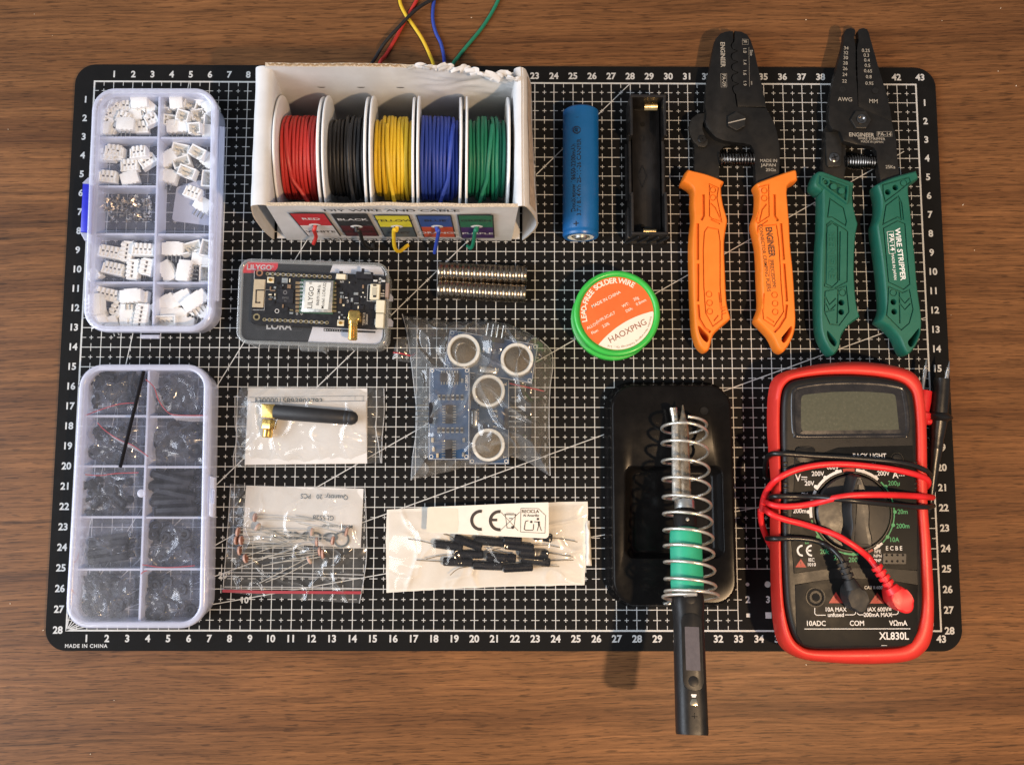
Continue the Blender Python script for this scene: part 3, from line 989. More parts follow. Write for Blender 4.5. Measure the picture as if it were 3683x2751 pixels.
obj('corrugated_flute', b, m_kraft, bp)
# crescent slots cut in the back wall
b = B()
for x in (527, 775, 1023, 1268):
    p0 = zC(x, 545, 4.3)
    t_ = (p0.x - xl - .4) / (xr - xl)
    c = Vector((p0.x, by - .235, 4.18))
    pts = [c + Vector((.20 * cos(a), 0, .115 * sin(a) + (0.03 if False else 0))) for a in [pi + pi * k / 10 for k in range(11)]] + [c + Vector((.20 * cos(a), 0, -.035 * sin(a))) for a in [pi * k / 10 for k in range(1, 10)]]
    b.poly(pts)
so = obj('cut_slot', b, M('slot_dark', (0.05, .045, .04), .9), bp, 0)
# side walls: folded double card with a hollow
def side(t0, t1, sgn):
    N = 10
    prof = []
    z1 = BH - .25
    for k in range(8): prof.append((t0, z1 * k / 7 ))
    for k in range(1, 7):
        a = pi * k / 7
        mid = (t0 + t1) / 2; hw = (t1 - t0) / 2
        prof.append((mid - hw * cos(a), z1 + .22 * sin(a)))
    for k in range(8): prof.append((t1, z1 * (1 - k / 7)))
    def fn(u, v):
        k = u * (len(prof) - 1); i = min(int(k), len(prof) - 2); f = k - i
        t = prof[i][0] * (1 - f) + prof[i + 1][0] * f; z = prof[i][1] * (1 - f) + prof[i + 1][1] * f
        y = fy + .05 + v * (by - fy - .1)
        bulge = .0
        outer = (u < .5) if sgn < 0 else (u > .5)
        if outer:
            bulge = sgn * .22 * sin(pi * min(1, z / BH)) * (1 - v) ** 1.5 * 1.2
            if sgn > 0: bulge += .20 * sin(pi * min(1, z / BH)) - .34 * (min(1, z / BH)) ** 3
        if sgn > 0: bulge += .06 * (1 - v) * min(1, z / BH) ** .6
        return (BX(t, z) + bulge + .03 * hnoise(z, y, .7, 5), y, max(.02, z) + .03 * hnoise(y, 2, 1.2, 3) * (z / BH))
    return fn
def shell(fn, nu, nv, th):
    b = B(); V = b.bm.verts.new
    g = [[Vector(fn(i / nu, j / nv)) for i in range(nu + 1)] for j in range(nv + 1)]
    def nrm(j, i):
        a = g[j][min(i + 1, nu)] - g[j][max(i - 1, 0)]; c = g[min(j + 1, nv)][i] - g[max(j - 1, 0)][i]
        return a.cross(c).normalized()
    a = [[V(g[j][i]) for i in range(nu + 1)] for j in range(nv + 1)]
    c = [[V(g[j][i] + nrm(j, i) * th) for i in range(nu + 1)] for j in range(nv + 1)]
    F = b.bm.faces.new
    for j in range(nv):
        for i in range(nu):
            F((a[j][i], a[j][i+1], a[j+1][i+1], a[j+1][i])); F((c[j][i], c[j+1][i], c[j+1][i+1], c[j][i+1]))
    for i in range(nu): F((a[0][i], c[0][i], c[0][i+1], a[0][i+1])).material_index = 1; F((a[nv][i], a[nv][i+1], c[nv][i+1], c[nv][i])).material_index = 1
    for j in range(nv): F((a[j][0], a[j+1][0], c[j+1][0], c[j][0])); F((a[j][nu], c[j][nu], c[j+1][nu], a[j+1][nu]))
    return b
b = shell(side(0.0, 0.055, -1), 30, 24, .07); obj('side_panel', b, [m_card, m_edge], wb, 60)
b = shell(side(0.945, 1.0, 1), 30, 24, .07); sp = obj('side_panel', b, [m_card, m_edge], wb, 60)
# brown scuffed strip and blurred print on the outside of the right wall
b = B()
b.grid(lambda u, v: (lambda z: (BX(1.0, z) + .045 + .264 * sin(pi * z / BH) * (1 - v) ** 1.5 + .20 * sin(pi * z / BH) - .34 * (z / BH) ** 3 + .06 * (1 - v) * (z / BH) ** .6 + .03 * hnoise(z, fy + v * 6, .7, 5) + .05, fy + .25 + v * (by - fy - .5), z))(BH - .45 - 1.5 * u * (.75 + .25 * hnoise(v * 5, 1, 1, 3))), 6, 24)
obj('scuffed_strip', b, M('scuffed_kraft', (.42, .34, .27), .8, 0, .3, 300, .5, 900), sp, 60)
b = B(); rs_ = random.Random(4)
for k in range(16):
    v = .1 + .8 * k / 15; z = BH - 2.15 + .12 * rs_.random()
    x = BX(1.0, z) + .045 + .264 * sin(pi * z / BH) * (1 - v) ** 1.5 + .20 * sin(pi * z / BH) - .34 * (z / BH) ** 3 + .06 * (1 - v) * (z / BH) ** .6 + .06
    b.box((x + .01, fy + .25 + v * (by - fy - .5), z), (.02, rs_.uniform(.10, .22), rs_.uniform(.12, .3)), rx(rs_.uniform(-.5, .5)))
obj('faded_print', b, M('faded_ink', (.06, .06, .06), .6), sp, 0)
inks_dummy = 0
# front panel with printed colour squares
fx0, fx1 = 0.05, 0.955
def frontf(u, v):
    z = v * (BH - .05)
    return (BX(fx0 + (fx1 - fx0) * u, z), fy + .02 - .0 * v - .05 * sin(pi * v) * sin(pi * u) + .07 * hnoise(u * 6, v * 2, 1, 7) * v + .25*max(0,(u-.9)*8)*(0), max(.02, z + .05 * hnoise(u * 7, 3, 1, 2) * v))
b = sheet_wall(frontf, 60, 16, .16, (0, 1, 0))
fp = obj('front_panel', b, [m_card, m_edge, m_edge], wb, 50)
def FQ(x, y):
    """crop point -> point on the front panel plane (y = fy)"""
    px, py = 850 + x / 1.739, y / 1.739
    d = _RM @ Vector(((px - IW / 2) / F_PX, -(py - IH / 2) / F_PX, -1.0))
    t = ((fy - .06) - CAM_P.y) / d.y
    return Vector((CAM_P.x + d.x * t, fy - .06, CAM_P.z + d.z * t))
RX90 = rx(pi / 2)
inks = {'red': (.50, .02, .03), 'white': (.68, .67, .67), 'black': (.02, .02, .022), 'brown': (.085, .014, .018), 'yellow': (.66, .60, .04), 'grey': (.075, .10, .115),
        'blue': (.03, .075, .26), 'orange': (.50, .075, .03), 'green': (.02, .14, .075), 'purple': (.055, .02, .12)}
SQ = [([(362, 1330), (582, 1332), (632, 1474), (415, 1474)], 'red', 'white', 'RED', 'WHITE', 'white', 'black', (492, 1403)),
      ([(620, 1335), (838, 1338), (880, 1475), (660, 1472)], 'black', 'brown', 'BLACK', 'BROWN', 'white', 'black', (752, 1412)),
      ([(878, 1343), (1092, 1345), (1125, 1480), (908, 1478)], 'yellow', 'grey', 'YELLOW', 'GREY', 'black', 'black', (1004, 1412)),
      ([(1138, 1345), (1352, 1343), (1368, 1482), (1158, 1478)], 'blue', 'orange', 'BLUE', 'ORANGE', 'black', 'white', (1256, 1412)),
      ([(1392, 1342), (1615, 1342), (1610, 1492), (1398, 1480)], 'green', 'purple', 'GREEN', 'PURPLE', 'black', 'white', (1504, 1412))]
HOLES = []
for q, ca, cb, ta, tb, ia, ib, hole in SQ:
    P = [FQ(*p) for p in q]
    x0 = (P[0].x + P[3].x) / 2; x1 = (P[1].x + P[2].x) / 2; zt = (P[0].z + P[1].z) / 2; zb_ = (P[2].z + P[3].z) / 2
    y = fy - .105
    def R4(xa, za, xb, zb2, yy, b): b.poly([(xa, yy, za), (xb, yy, za), (xb, yy, zb2), (xa, yy, zb2)])
    zm = (zt + zb_) / 2
    b = B(); b.box(((x0 + x1) / 2, y + .02, zm), (x1 - x0, .02, zt - zb_))
    k = obj('colour_square', b, M('ink_black', inks['black'], .5), fp, 0)
    b = B(); R4(x0 + .06, zm, x1 - .06, zt - .05, y + .004, b)
    obj('upper_colour', b, M('ink_' + ca, inks[ca], .45, 0, .06), k, 0)
    b = B(); R4(x0 + .06, zb_ + .05, x1 - .06, zm, y + .004, b)
    obj('lower_colour', b, M('ink_' + cb, inks[cb], .45, 0, .06), k, 0)
    b = B(); b.text(ta, .44, ((x0 + x1) / 2, y - .002, zm + (zt - zm) * .56), R=RX90, bold=.02, sx=1.05)
    obj('printed_word', b, M('ink_' + ia, inks[ia], .5), k, 0)
    b = B(); b.text(tb, .44, ((x0 + x1) / 2, y - .002, zm - (zm - zb_) * .55), R=RX90, bold=.02, sx=1.05)
    obj('printed_word', b, M('ink_' + ib, inks[ib], .5), k, 0)
    h = FQ(*hole); HOLES.append(h)
    b = B()
    n = 24
    o_ = [(h.x + .29 * cos(2*pi*k_/n) * (1 + .06 * hnoise(k_, h.x, 1)), h.z + .26 * sin(2*pi*k_/n)) for k_ in range(n)]
    i_ = [(h.x + .15 * cos(2*pi*k_/n) * (1 + .3 * hnoise(k_ * .7, h.x, 1)), h.z + .13 * sin(2*pi*k_/n)) for k_ in range(n)]
    V = b.bm.verts.new
    A = [V((p[0], y - .004, p[1])) for p in o_]; C = [V((p[0], y - .03, p[1])) for p in i_]
    for j in range(n): b.bm.faces.new((A[j], A[(j+1) % n], C[(j+1) % n], C[j]))
    obj('hole_rim', b, m_card, k, 0)
    b = B(); b.poly([(p[0], y - .012, p[1]) for p in i_])
    obj('hole', b, M('slot_dark', (0.05, .045, .04), .9), k, 0)
b = B()
a_ = FQ(972, 1314); b.text('DIY WIRE AND CABLE', .46, (a_.x, fy - .115, a_.z + .06), R=RX90, bold=.018, sx=1.34)
a_ = FQ(1040, 1495); b.text('MANY COLORS ARE AVAILABLE', .46, (a_.x, fy - .10, max(a_.z, .28)), R=RX90, bold=.018, sx=1.22)
obj('printed_line', b, M('ink_black', inks['black'], .5), fp, 0)
# ------------------------------------------------------------------ spools
m_flange = M('white_spool_plastic', (0.78, 0.78, 0.78), .35, 0, .03, 200)
WC = {'red': (.47, .028, .022), 'black': (.010, .010, .011), 'yellow': (.68, .46, .018), 'blue': (.020, .052, .34), 'green': (.008, .18, .10)}
m_w = {k: M('wire_' + k, v, .50, 0, .06, 400) for k, v in WC.items()}
FL = [(237, 506), (542, 802), (838, 1104), (1136, 1406), (1442, 1708)]
cy_s = (fy + by) / 2 - .02
RF = 2.88
for i, (cname, (xa, xb)) in enumerate(zip(('red', 'black', 'yellow', 'blue', 'green'), FL)):
    pa = zC(xa, 950, 5.7); pb = zC(xb, 950, 5.7)
    lean = .075 if i < 4 else .05
    cx = (pa.x + pb.x) / 2 - lean * RF
    hw = (pb.x - pa.x) / 2
    t = thing('wire_spool', '%s wire wound on a white plastic spool standing %s' % (cname, ['at the left end of the box', 'between the red and the yellow spools', 'in the middle of the box', 'between the yellow and the green spools', 'at the right end of the box'][i]), 'wire spool', (cx, cy_s, .1), 'wire spools in the cardboard box')
    R = ry(lean)
    cc = Vector((cx, cy_s, .1 + RF))
    R_ax = R @ ry(pi / 2)
    for s in (-1, 1):
        b = B()
        b.lathe([(0.5, -.055), (RF - .03, -.055), (RF, -.02), (RF, .02), (RF - .03, .055), (0.5, .055)], cc + R @ Vector((s * hw, 0, 0)), R_ax, 72, True)
        if i in (1, 2) and s < 0:
            pass
        obj('flange', b, m_flange, t, 40)
    b = B(); b.lathe([(1.1, -hw + .05), (1.1, hw - .05)], cc, R_ax, 40); obj('core', b, m_flange, t)
    b = B()
    rs = random.Random(40 + i)
    wr = .086
    nT = 11
    span = 2 * hw - .2
    nT = int(span / (2 * wr)) + 0
    for lay, rad in ((0, 1.72), (1, 1.90)):
        for k in range(nT):
            xk = -span/2 + span * (k + .5) / nT
            if lay == 1 and i == 1 and k < 4: continue
            if lay == 1 and i == 2 and k in (0, 1, 9): continue
            if lay == 1 and i == 4 and k in (0, 1, 5, 8, 9): continue
            if lay == 1 and i == 3 and k in (9,): continue
            ph, tl = rs.uniform(0, 6.28), rs.uniform(.005, .03) * (.5 if i in (0, 3) else 1.3)
            rj = rad + rs.uniform(-.02, .03)
            pts = []
            for q in range(56):
                a = 2 * pi * q / 56
                pts.append(cc + R @ Vector((xk + tl * sin(a + ph) + .02 * sin(3 * a + ph), rj * cos(a), rj * sin(a))))
            b.tube(pts, wr, 8, 1, closed=True)
    obj('wire_coil', b, m_w[cname], t, 60)
    b = B(); b.lathe([(1.7, -span/2), (1.7, span/2)], cc, R_ax, 40); obj('inner_winding', b, m_w[cname], t)
    # the strand that leaves the coil, runs to the hole and hangs in front of the box
    h = HOLES[i]
    st = [(300, 1030), (700, 1000), (940, 860), (1355, 900), (1600, 800)][i]
    md = [(345, 1190), (705, 1180), (958, 1120), (1320, 1150), (1565, 1050)][i]
    xs = zC(st[0], st[1], .1 + RF + 2.0).x; xm = zC(md[0], md[1], .1 + RF + 1.6).x
    arc = []
    for q, th in enumerate((62, 84, 104, 122, 138)):
        arc.append(Vector((xs + (xm - xs) * q / 4, cy_s + 2.06 * cos(radians(th)), .1 + RF + 2.06 * sin(radians(th)))))
    p2 = arc[-1]
    inner = Vector((h.x, fy + .35, h.z + .1))
    T_ = [[(485, 1440), (498, 1480), (483, 1524)], [(770, 1450), (800, 1530), (850, 1560), (853, 1535)], [(985, 1440), (990, 1545), (1020, 1572), (1065, 1540), (1078, 1518)],
          [(1266, 1445), (1252, 1520), (1240, 1582)], [(1494, 1440), (1482, 1520), (1466, 1552), (1446, 1538)]][i]
    Z_ = [[3.0, 2.0, 1.3], [2.9, 1.3, .6, .12], [3.0, 1.2, .55, .15, .12], [3.0, 1.7, .8], [3.0, 1.3, .7, .5]][i]
    tail = [zC(x, y, z) for (x, y), z in zip(T_, Z_)]
    outp = Vector((h.x, fy - .28, h.z + .02))
    # keep the tail in front of the panel
    tail = [Vector((p.x, min(p.y, fy - .25), p.z)) for p in tail]
    b = B(); b.tube(arc + [(p2 + inner) / 2 + Vector((0, .1, .1)), inner, outp] + tail, .092, 10, 6)
    obj('loose_strand', b, m_w[cname], t)
    if i == 0:
        b = B(); b.cyl(tail[-1] + Vector((0, -.01, -.06)), .05, .16, 'Z', 10); obj('bare_copper_end', b, M('copper', (.75, .36, .2), .35, 1), t)
# wires running off behind the box, lying on the table
BW = [('black', [(820, 560), (840, 440), (870, 365), (925, 275), (1010, 178), (1110, 75), (1190, 18), (1262, -15), (1400, -70)], 'black wire curving over the table behind the cardboard box', .35),
      ('red', [(880, 520), (905, 410), (935, 345), (1000, 235), (1062, 120), (1105, 45), (1145, -30), (1180, -100)], 'red wire crossing under the black one on the table behind the box', .0),
      ('yellow', [(1250, 520), (1235, 420), (1212, 350), (1165, 250), (1110, 165), (1060, 95), (1028, 30), (1022, -20), (1030, -90)], 'yellow wire bending over the table behind the cardboard box', .15),
      ('blue', [(1310, 520), (1305, 430), (1298, 355), (1280, 275), (1248, 205), (1230, 130), (1230, 60), (1240, -10), (1250, -80)], 'blue wire running straight up the table behind the box', .0),
      ('green', [(1340, 540), (1355, 430), (1390, 355), (1455, 275), (1530, 185), (1590, 95), (1635, 10), (1665, -70)], 'green wire running up and right on the table behind the box', .0)]
for nm, pts, lab, zz in BW:
    b = B(); P_ = []
    for k, (x, y) in enumerate(pts):
        z = TZ + .10 + zz * sin(pi * k / (len(pts) - 1)) ** 2
        q = zC(x, y, z)
        if q.y < 15.2: q.z = max(q.z, .10 + .02)
        P_.append(q)
    b.tube(P_, .092, 10, 8)
    tag(obj('wire', b, m_w[nm]), lab, 'wire', 'loose wires behind the cardboard box')
# ================================================================== clear case with a radio board on top
CH = 1.75
m_case = M_clear('clear_case', (0.74, 0.78, 0.80), 0.06, 0.5, 0.12, (0.97, 0.98, 0.98), spec=1.0, cloud=0.03)
lc = rquad([zD(188, 152, CH), zD(1893, 208, CH), zD(1868, 1175, CH), zD(150, 1118, CH)], .62, 8)
lcen = sum((Vector(p) for p in lc), Vector((0, 0))) / len(lc)
case = thing('component_case', 'clear plastic case with a black and white printed card inside, lying under the circuit board', 'plastic case', (lcen.x, lcen.y, 0))
b = B()
lo_ = [lcen + (Vector(p) - lcen) * .985 for p in lc]
b.ring(lo_, inset(lo_, .12), .02, CH - .25, .0)
obj('case_wall', b, m_case, case)
b = B(); b.prism(inset(lo_, .05), .02, .10, 0); obj('case_floor', b, m_case, case)
b = B(); b.ring(lc, inset(lc, .17), CH - .42, CH, .06, 3); obj('lid_rim', b, M_clear('case_rim', (0.70, 0.74, 0.76), .10, .6, .12, (.97, .98, .98), spec=1.4), case)
b = B(); b.prism(inset(lc, .16), CH - .16, CH - .13); obj('lid', b, M_clear('case_lid', (.8, .82, .82), .01, .08, .1), case)
m_paper = M('card_white', (.66, .66, .68), .6, 0, .03)
m_cardblk = M('card_black', (.010, .010, .010), .42, 0, .2)
ZC_ = CH - .24
card = inset(lc, .19)
b = B(); b.prism(card, ZC_ - .05, ZC_); k = obj('printed_card', b, m_cardblk, case)
def cutpoly(pts, z): 
    b = B(); b.poly([(f.x, f.y, z) for f in pts]); return b
zz = ZC_ + .006
b = cutpoly([zD(1258, 222, ZC_), zD(1735, 235, ZC_), zD(1800, 262, ZC_), zD(1835, 310, ZC_), zD(1838, 358, ZC_), zD(1222, 318, ZC_)], zz); obj('white_print', b, m_paper, k, 0)
b = cutpoly([zD(1030, 925, ZC_), zD(1826, 965, ZC_), zD(1820, 1055, ZC_), zD(1795, 1105, ZC_), zD(1745, 1132, ZC_), zD(972, 1106, ZC_)], zz); obj('white_print', b, m_paper, k, 0)
b = cutpoly([zD(290, 196, ZC_), zD(634, 202, ZC_), zD(628, 262, ZC_), zD(600, 302, ZC_), zD(590, 325, ZC_), zD(232, 322, ZC_), zD(245, 250, ZC_)], zz); obj('red_print', b, M('card_red', (.62, .03, .045), .45, 0, .04), k, 0)
b = B(); p = zD(430, 262, ZC_); b.text('LILYGO', .36, (p.x - .05, p.y, zz + .004), radians(-1), bold=.03, sx=1.02); b.text('®', .18, (zD(570, 250, ZC_).x, zD(570, 250, ZC_).y, zz + .004), 0)
p = zD(640, 930, ZC_); b.text('LORA', .46, (p.x, p.y, zz + .004), radians(-1.5), bold=.03, sx=1.05)
obj('card_lettering', b, m_print, k, 0)
b = B(); b.ring(rquad([zD(385, 900, ZC_), zD(912, 905, ZC_), zD(908, 982, ZC_), zD(378, 965, ZC_)], .06, 4), rquad([zD(389, 904, ZC_), zD(908, 909, ZC_), zD(904, 978, ZC_), zD(382, 961, ZC_)], .05, 4), zz, zz + .004)
obj('outline_print', b, M('card_grey', (.05, .05, .05), .5), k, 0)
b = B(); b.prism(rquad([zD(1150, 950, ZC_), zD(1740, 985, ZC_), zD(1740, 1005, ZC_), zD(1150, 985, ZC_)], .03, 3), zz, zz + .006)
obj('drawn_pin_strip', b, m_cardblk, k, 0)
b = B()
for i in range(8): p = zD(1170 + i * 27, 970 + i * 1.2, ZC_); b.disc((p.x, p.y, zz + .012), .028 if i else .05, 12)
obj('drawn_pins', b, m_print, k, 0)
# clips and tabs of the case
b = B(); b.prism([zD(868, 1150, 1.3), zD(1150, 1160, 1.3), zD(1185, 1245, 1.0), zD(1140, 1210, 1.0), zD(895, 1205, 1.0)], .7, 1.15, .03, 1); obj('case_clip', b, m_case, case)
for y0, y1 in ((560, 640), (840, 930)):
    b = B(); b.prism([zD(1880, y0, 1.0), zD(1915, y0 + 2, 1.0), zD(1938, y0 + 30, 1.0), zD(1932, y1, 1.0), zD(1875, y1, 1.0)], .8, 1.1, .04, 2); obj('case_hinge', b, m_rim, case)

# ------------------------------------------------------------------ the circuit board
PZ = CH + .17       # top of the board
def q(x, y, z=0.0):
    p = zD(x, y, PZ + z); return p
pc = rquad([q(366, 296), q(1862, 358), q(1838, 980), q(1750, 962), q(325, 900)] if False else [q(366, 296), q(1858, 356), q(1752, 962), q(322, 902)], .1, 3)
pc = [q(366, 298), q(1858, 358), q(1846, 640), q(1760, 640), q(1748, 962), q(352, 902), q(322, 878)]
pcb = thing('circuit_board', 'black radio circuit board with silver shielded module and gold antenna socket on clear case', 'circuit board', (lcen.x, lcen.y, CH))
m_pcb = M('solder_mask_black', (.009, .009, .011), .38, 0, .25, 500, coat=.2)
m_gold = M('gold_plate', (.86, .58, .18), .24, 1.0, .12, 500)
m_gold2 = M('pad_gold', (.50, .40, .22), .38, 1.0, .2, 1500)
m_silk = M('silk_white', (.55, .56, .56), .6)
m_steel = M('shield_steel', (.74, .75, .72), .34, 1.0, .06, 600)
m_tan = M('ceramic_tan', (.42, .35, .24), .5, 0, .1)
m_cream = M('cream_nylon', (.66, .62, .48), .45, 0, .06)
m_chip = M('chip_black', (.014, .014, .018), .35, 0, .2)
b = B(); b.prism(pc, PZ - .16, PZ, .012, 1); board = obj('board', b, [m_pcb], pcb)
ang = atan2(q(1858, 358).y - q(366, 298).y, q(1858, 358).x - q(366, 298).x)
RB = rz(ang)
def pbox(name, x0, y0, x1, y1, z0, z1, m, bev=.0, parent=None):
    P = [q(x0, y0), q(x1, y0), q(x1, y1), q(x0, y1)]
    c = sum(P, Vector((0, 0, 0))) / 4
    w = (P[1] - P[0]).length; h = (P[3] - P[0]).length
    bb = B(); bb.box((c.x, c.y, PZ + (z0 + z1) / 2), (w, h, z1 - z0), RB, bev, 1)
    return obj(name, bb, m, parent or pcb)
# pin holes
def pinhole(x, y, r1_, r0_, m, nm='pin_hole'):
    p = q(x, y); bb = B(); bb.disc((p.x, p.y, PZ + .006), r1_, 16, r0_); return obj(nm, bb, m, pcb, 0)
for i in range(13): pinhole(513 + i * 59.2, 333 + i * 2.9, .088, .045, m_gold2)
for i in range(13): pinhole(477 + i * 59.3, 852 + i * 2.9, .088, .045, m_gold2)
pinhole(422, 322, .17, .10, M('ring_copper', (.62, .30, .18), .35, .8), 'mounting_ring'); pinhole(388, 822, .17, .10, m_gold2, 'mounting_ring')
b = B(); p = q(388, 822); b.disc((p.x, p.y, PZ + .007), .09, 16)
for (x, y, r_) in ((640, 438, .09), (1323, 470, .085), (620, 755, .075)): p = q(x, y); b.disc((p.x, p.y, PZ + .007), r_, 18)
obj('drilled_hole', b, M('hole_black', (.002, .002, .002), .9), pcb, 0)
b = B(); p = q(620, 755); b.disc((p.x, p.y, PZ + .006), .105, 18, .08)
# silk lettering beside the pins: little marks
rs = random.Random(77)
for i in range(12):
    for (x, y) in ((542 + i * 59.2, 333 + i * 2.9), (507 + i * 59.3, 854 + i * 2.9)):
        p = q(x, y); b.text(rs.choice(['12', '34', '21', '15', '35', '0', '14', '4', '25']), .12, (p.x, p.y, PZ + .006), ang + pi / 2, bold=.02)
for (t_, x, y, s_, a_) in (('RST', 1360, 425, .12, 0), ('25 46', 1790, 410, .14, pi/2), ('T3S3 V1.2', 1608, 845, .15, pi/2), ('20230504', 1642, 850, .13, pi/2), ('+', 1830, 525, .2, 0), ('U3', 1425, 645, .12, pi/2), ('BAT', 1810, 405, .1, pi/2)):
    p = q(x, y); b.text(t_, s_, (p.x, p.y, PZ + .006), ang + a_, bold=.015)
def sline(pts, w=.012):
    for a_, c_ in zip(pts, pts[1:]):
        A = q(*a_); C = q(*c_); b.strip(A, C, w, PZ + .006)
sline([(345, 742), (475, 745), (492, 395)], .014); sline([(363, 300), (360, 395)], .02)
sline([(1655, 455), (1805, 462)], .02); sline([(1655, 455), (1645, 640), (1750, 645)], .02)
sline([(480, 512), (600, 516)], .01); sline([(860, 766), (1000, 775)], .012)
for xx in (830, 882): sline([(xx, 770), (xx + 10, 764), (xx + 30, 764)], .01)
for xx in (848, 900): p = q(xx, 786); b.disc((p.x, p.y, PZ + .007), .05, 14, .035)
obj('silk_print', b, m_silk, board, 0)
# printed antenna
pbox('antenna_block', 352, 396, 478, 714, 0, .05, m_tan, .01)
b = B()
for a_, c_ in (((380, 520), (480, 520)), ((388, 520), (384, 662)), ((376, 660), (432, 662)), ((428, 668), (428, 652))): b.strip(q(*a_), q(*c_), .06, PZ + .056)
obj('antenna_trace', b, m_chip, pcb, 0)
chip = pbox('main_chip', 634, 508, 808, 668, 0, .085, m_chip, .015)
b = B(); p = q(718, 548); b.disc((p.x, p.y, PZ + .09), .10, 20, .06); p = q(720, 610); b.text('ESP32', .13, (p.x, p.y, PZ + .09), ang, bold=.01); b.text('S3', .13, (p.x, p.y - .15, PZ + .09), ang)
obj('chip_marking', b, M('laser_grey', (.12, .12, .125), .6), chip, 0)
# radio module
mod = pbox('radio_module', 884, 402, 1268, 786, 0, .06, M('module_green', (.03, .08, .05), .4))
b = B()
P = [q(922, 404, .26), q(1262, 410, .26), q(1244, 770, .26), q(898, 762, .26)]
P2 = [Vector((v.x, v.y)) for v in P]
b.prism(P2, PZ + .06, PZ + .26, .03, 2); sh = obj('metal_shield', b, m_steel, mod)
b = B(); b.prism([q(948, 425, .26), q(1235, 432, .26), q(1200, 736, .26), q(926, 728, .26)], PZ + .262, PZ + .268); lab = obj('shield_label', b, M('label_white', (.62, .64, .61), .55, 0, .04), sh)
b = B()
for t_, x, y, s_, bd in (('LILYGO', 1005, 600, .34, .005), ('®', 1005, 438, .18, 0), ('868/915MHz', 1092, 575, .205, .004), ('Model: LORA32', 1152, 580, .205, .004)):
    p = q(x, y, .27); b.text(t_, s_, (p.x, p.y, PZ + .272), ang + pi / 2 - .03, bold=bd, sx=.95)
obj('label_print', b, M('ink_black', (.02, .02, .02), .5), lab, 0)
for i in range(8):
    y = 422 + i * 45
    pbox('solder_pad', 832, y, 882, y + 30, 0, .03, M('pad_bronze', (.33, .24, .14), .4, .6, .2), .006)
    pbox('castellation', 884, y + 2, 918, y + 26, 0, .09, m_steel, .01)
    pbox('solder_pad', 1252, y + 4, 1296, y + 30, 0, .04, m_gold2, .006)
# small parts: capacitors and resistors
def smd(x, y, w, h, m=None, z=.06):
    return pbox('surface_part', x - w/2, y - h/2, x + w/2, y + h/2, 0, z, m or m_steel, .006)
m_cap = M('cap_brown', (.20, .13, .08), .45)
for k_, (x, y, w, h, mm) in enumerate([(712, 410, 68, 56, m_steel), (768, 410, 12, 40, m_cream), (672, 490, 26, 40, m_chip), (690, 465, 14, 12, m_steel), (760, 478, 40, 42, m_cap), (600, 490, 26, 24, m_steel), (548, 500, 16, 40, m_cap), (575, 525, 60, 10, m_cap),
     (545, 570, 36, 14, m_cream), (560, 600, 40, 12, m_steel), (545, 622, 36, 12, m_cap), (600, 610, 22, 26, m_steel), (588, 655, 24, 30, m_chip), (600, 570, 12, 26, m_cream), (690, 700, 16, 40, m_cap), (728, 735, 34, 44, m_chip), (788, 745, 36, 16, m_gold2), (786, 780, 40, 20, m_steel),
     (1480, 432, 60, 20, m_chip), (1446, 432, 12, 14, m_cream), (1350, 510, 20, 30, m_chip), (1356, 550, 40, 16, m_steel), (1350, 598, 16, 40, m_steel), (1375, 598, 12, 36, m_steel), (1412, 575, 26, 50, m_chip), (1410, 605, 30, 12, m_silk), (1345, 640, 24, 60, m_cap),
     (1378, 690, 22, 20, m_cream), (1432, 695, 56, 60, m_chip), (1475, 630, 24, 44, m_steel), (1520, 560, 50, 30, m_steel), (1524, 625, 60, 60, m_chip), (1525, 668, 50, 14, m_steel), (1582, 520, 40, 34, m_chip), (1600, 480, 20, 40, m_cap), (1600, 548, 18, 14, m_cream),
     (1580, 595, 12, 14, m_silk), (1620, 598, 12, 14, m_silk), (1586, 712, 44, 60, m_chip), (1586, 690, 36, 10, m_steel), (1545, 715, 14, 30, m_cream), (1705, 710, 46, 60, m_chip), (1740, 715, 14, 70, m_steel), (1700, 870, 46, 60, m_chip), (1735, 880, 14, 70, m_steel),
     (1820, 560, 44, 14, m_silk), (1820, 585, 44, 12, m_silk), (1740, 412, 44, 20, m_silk), (1832, 416, 40, 20, m_silk), (1330, 770, 26, 14, m_steel), (1360, 800, 22, 14, m_steel), (1330, 830, 14, 30, m_silk), (1390, 830, 22, 14, m_steel)]):
    smd(x, y, w, h, mm)
# coaxial sockets
for x, y in ((550, 405), (1345, 892)):
    sk = pbox('coaxial_socket', x - 38, y - 32, x + 38, y + 32, 0, .05, m_cream)
    b = B(); p = q(x, y); b.lathe([(.085, .05), (.085, .14), (.065, .14), (.065, .06), (.02, .06), (.02, .12), (0, .12)], (p.x, p.y, PZ), None, 20); obj('socket_ring', b, m_gold, sk)
# reset button, slide switch
bt = pbox('push_button', 1302, 342, 1408, 400, 0, .2, m_cream, .02)
pbox('button_plunger', 1334, 308, 1374, 336, .04, .15, m_chip, .01, bt)
pbox('button_frame', 1288, 362, 1300, 398, 0, .08, m_steel, 0, bt); pbox('button_frame', 1410, 345, 1424, 400, 0, .08, m_steel, 0, bt)
sw = pbox('slide_switch', 1524, 320, 1718, 398, 0, .22, m_chip, .02)
pbox('switch_knob', 1588, 280, 1618, 318, .05, .17, m_chip, .01, sw)
pbox('switch_plate', 1618, 330, 1695, 345, .21, .235, m_steel, 0, sw)
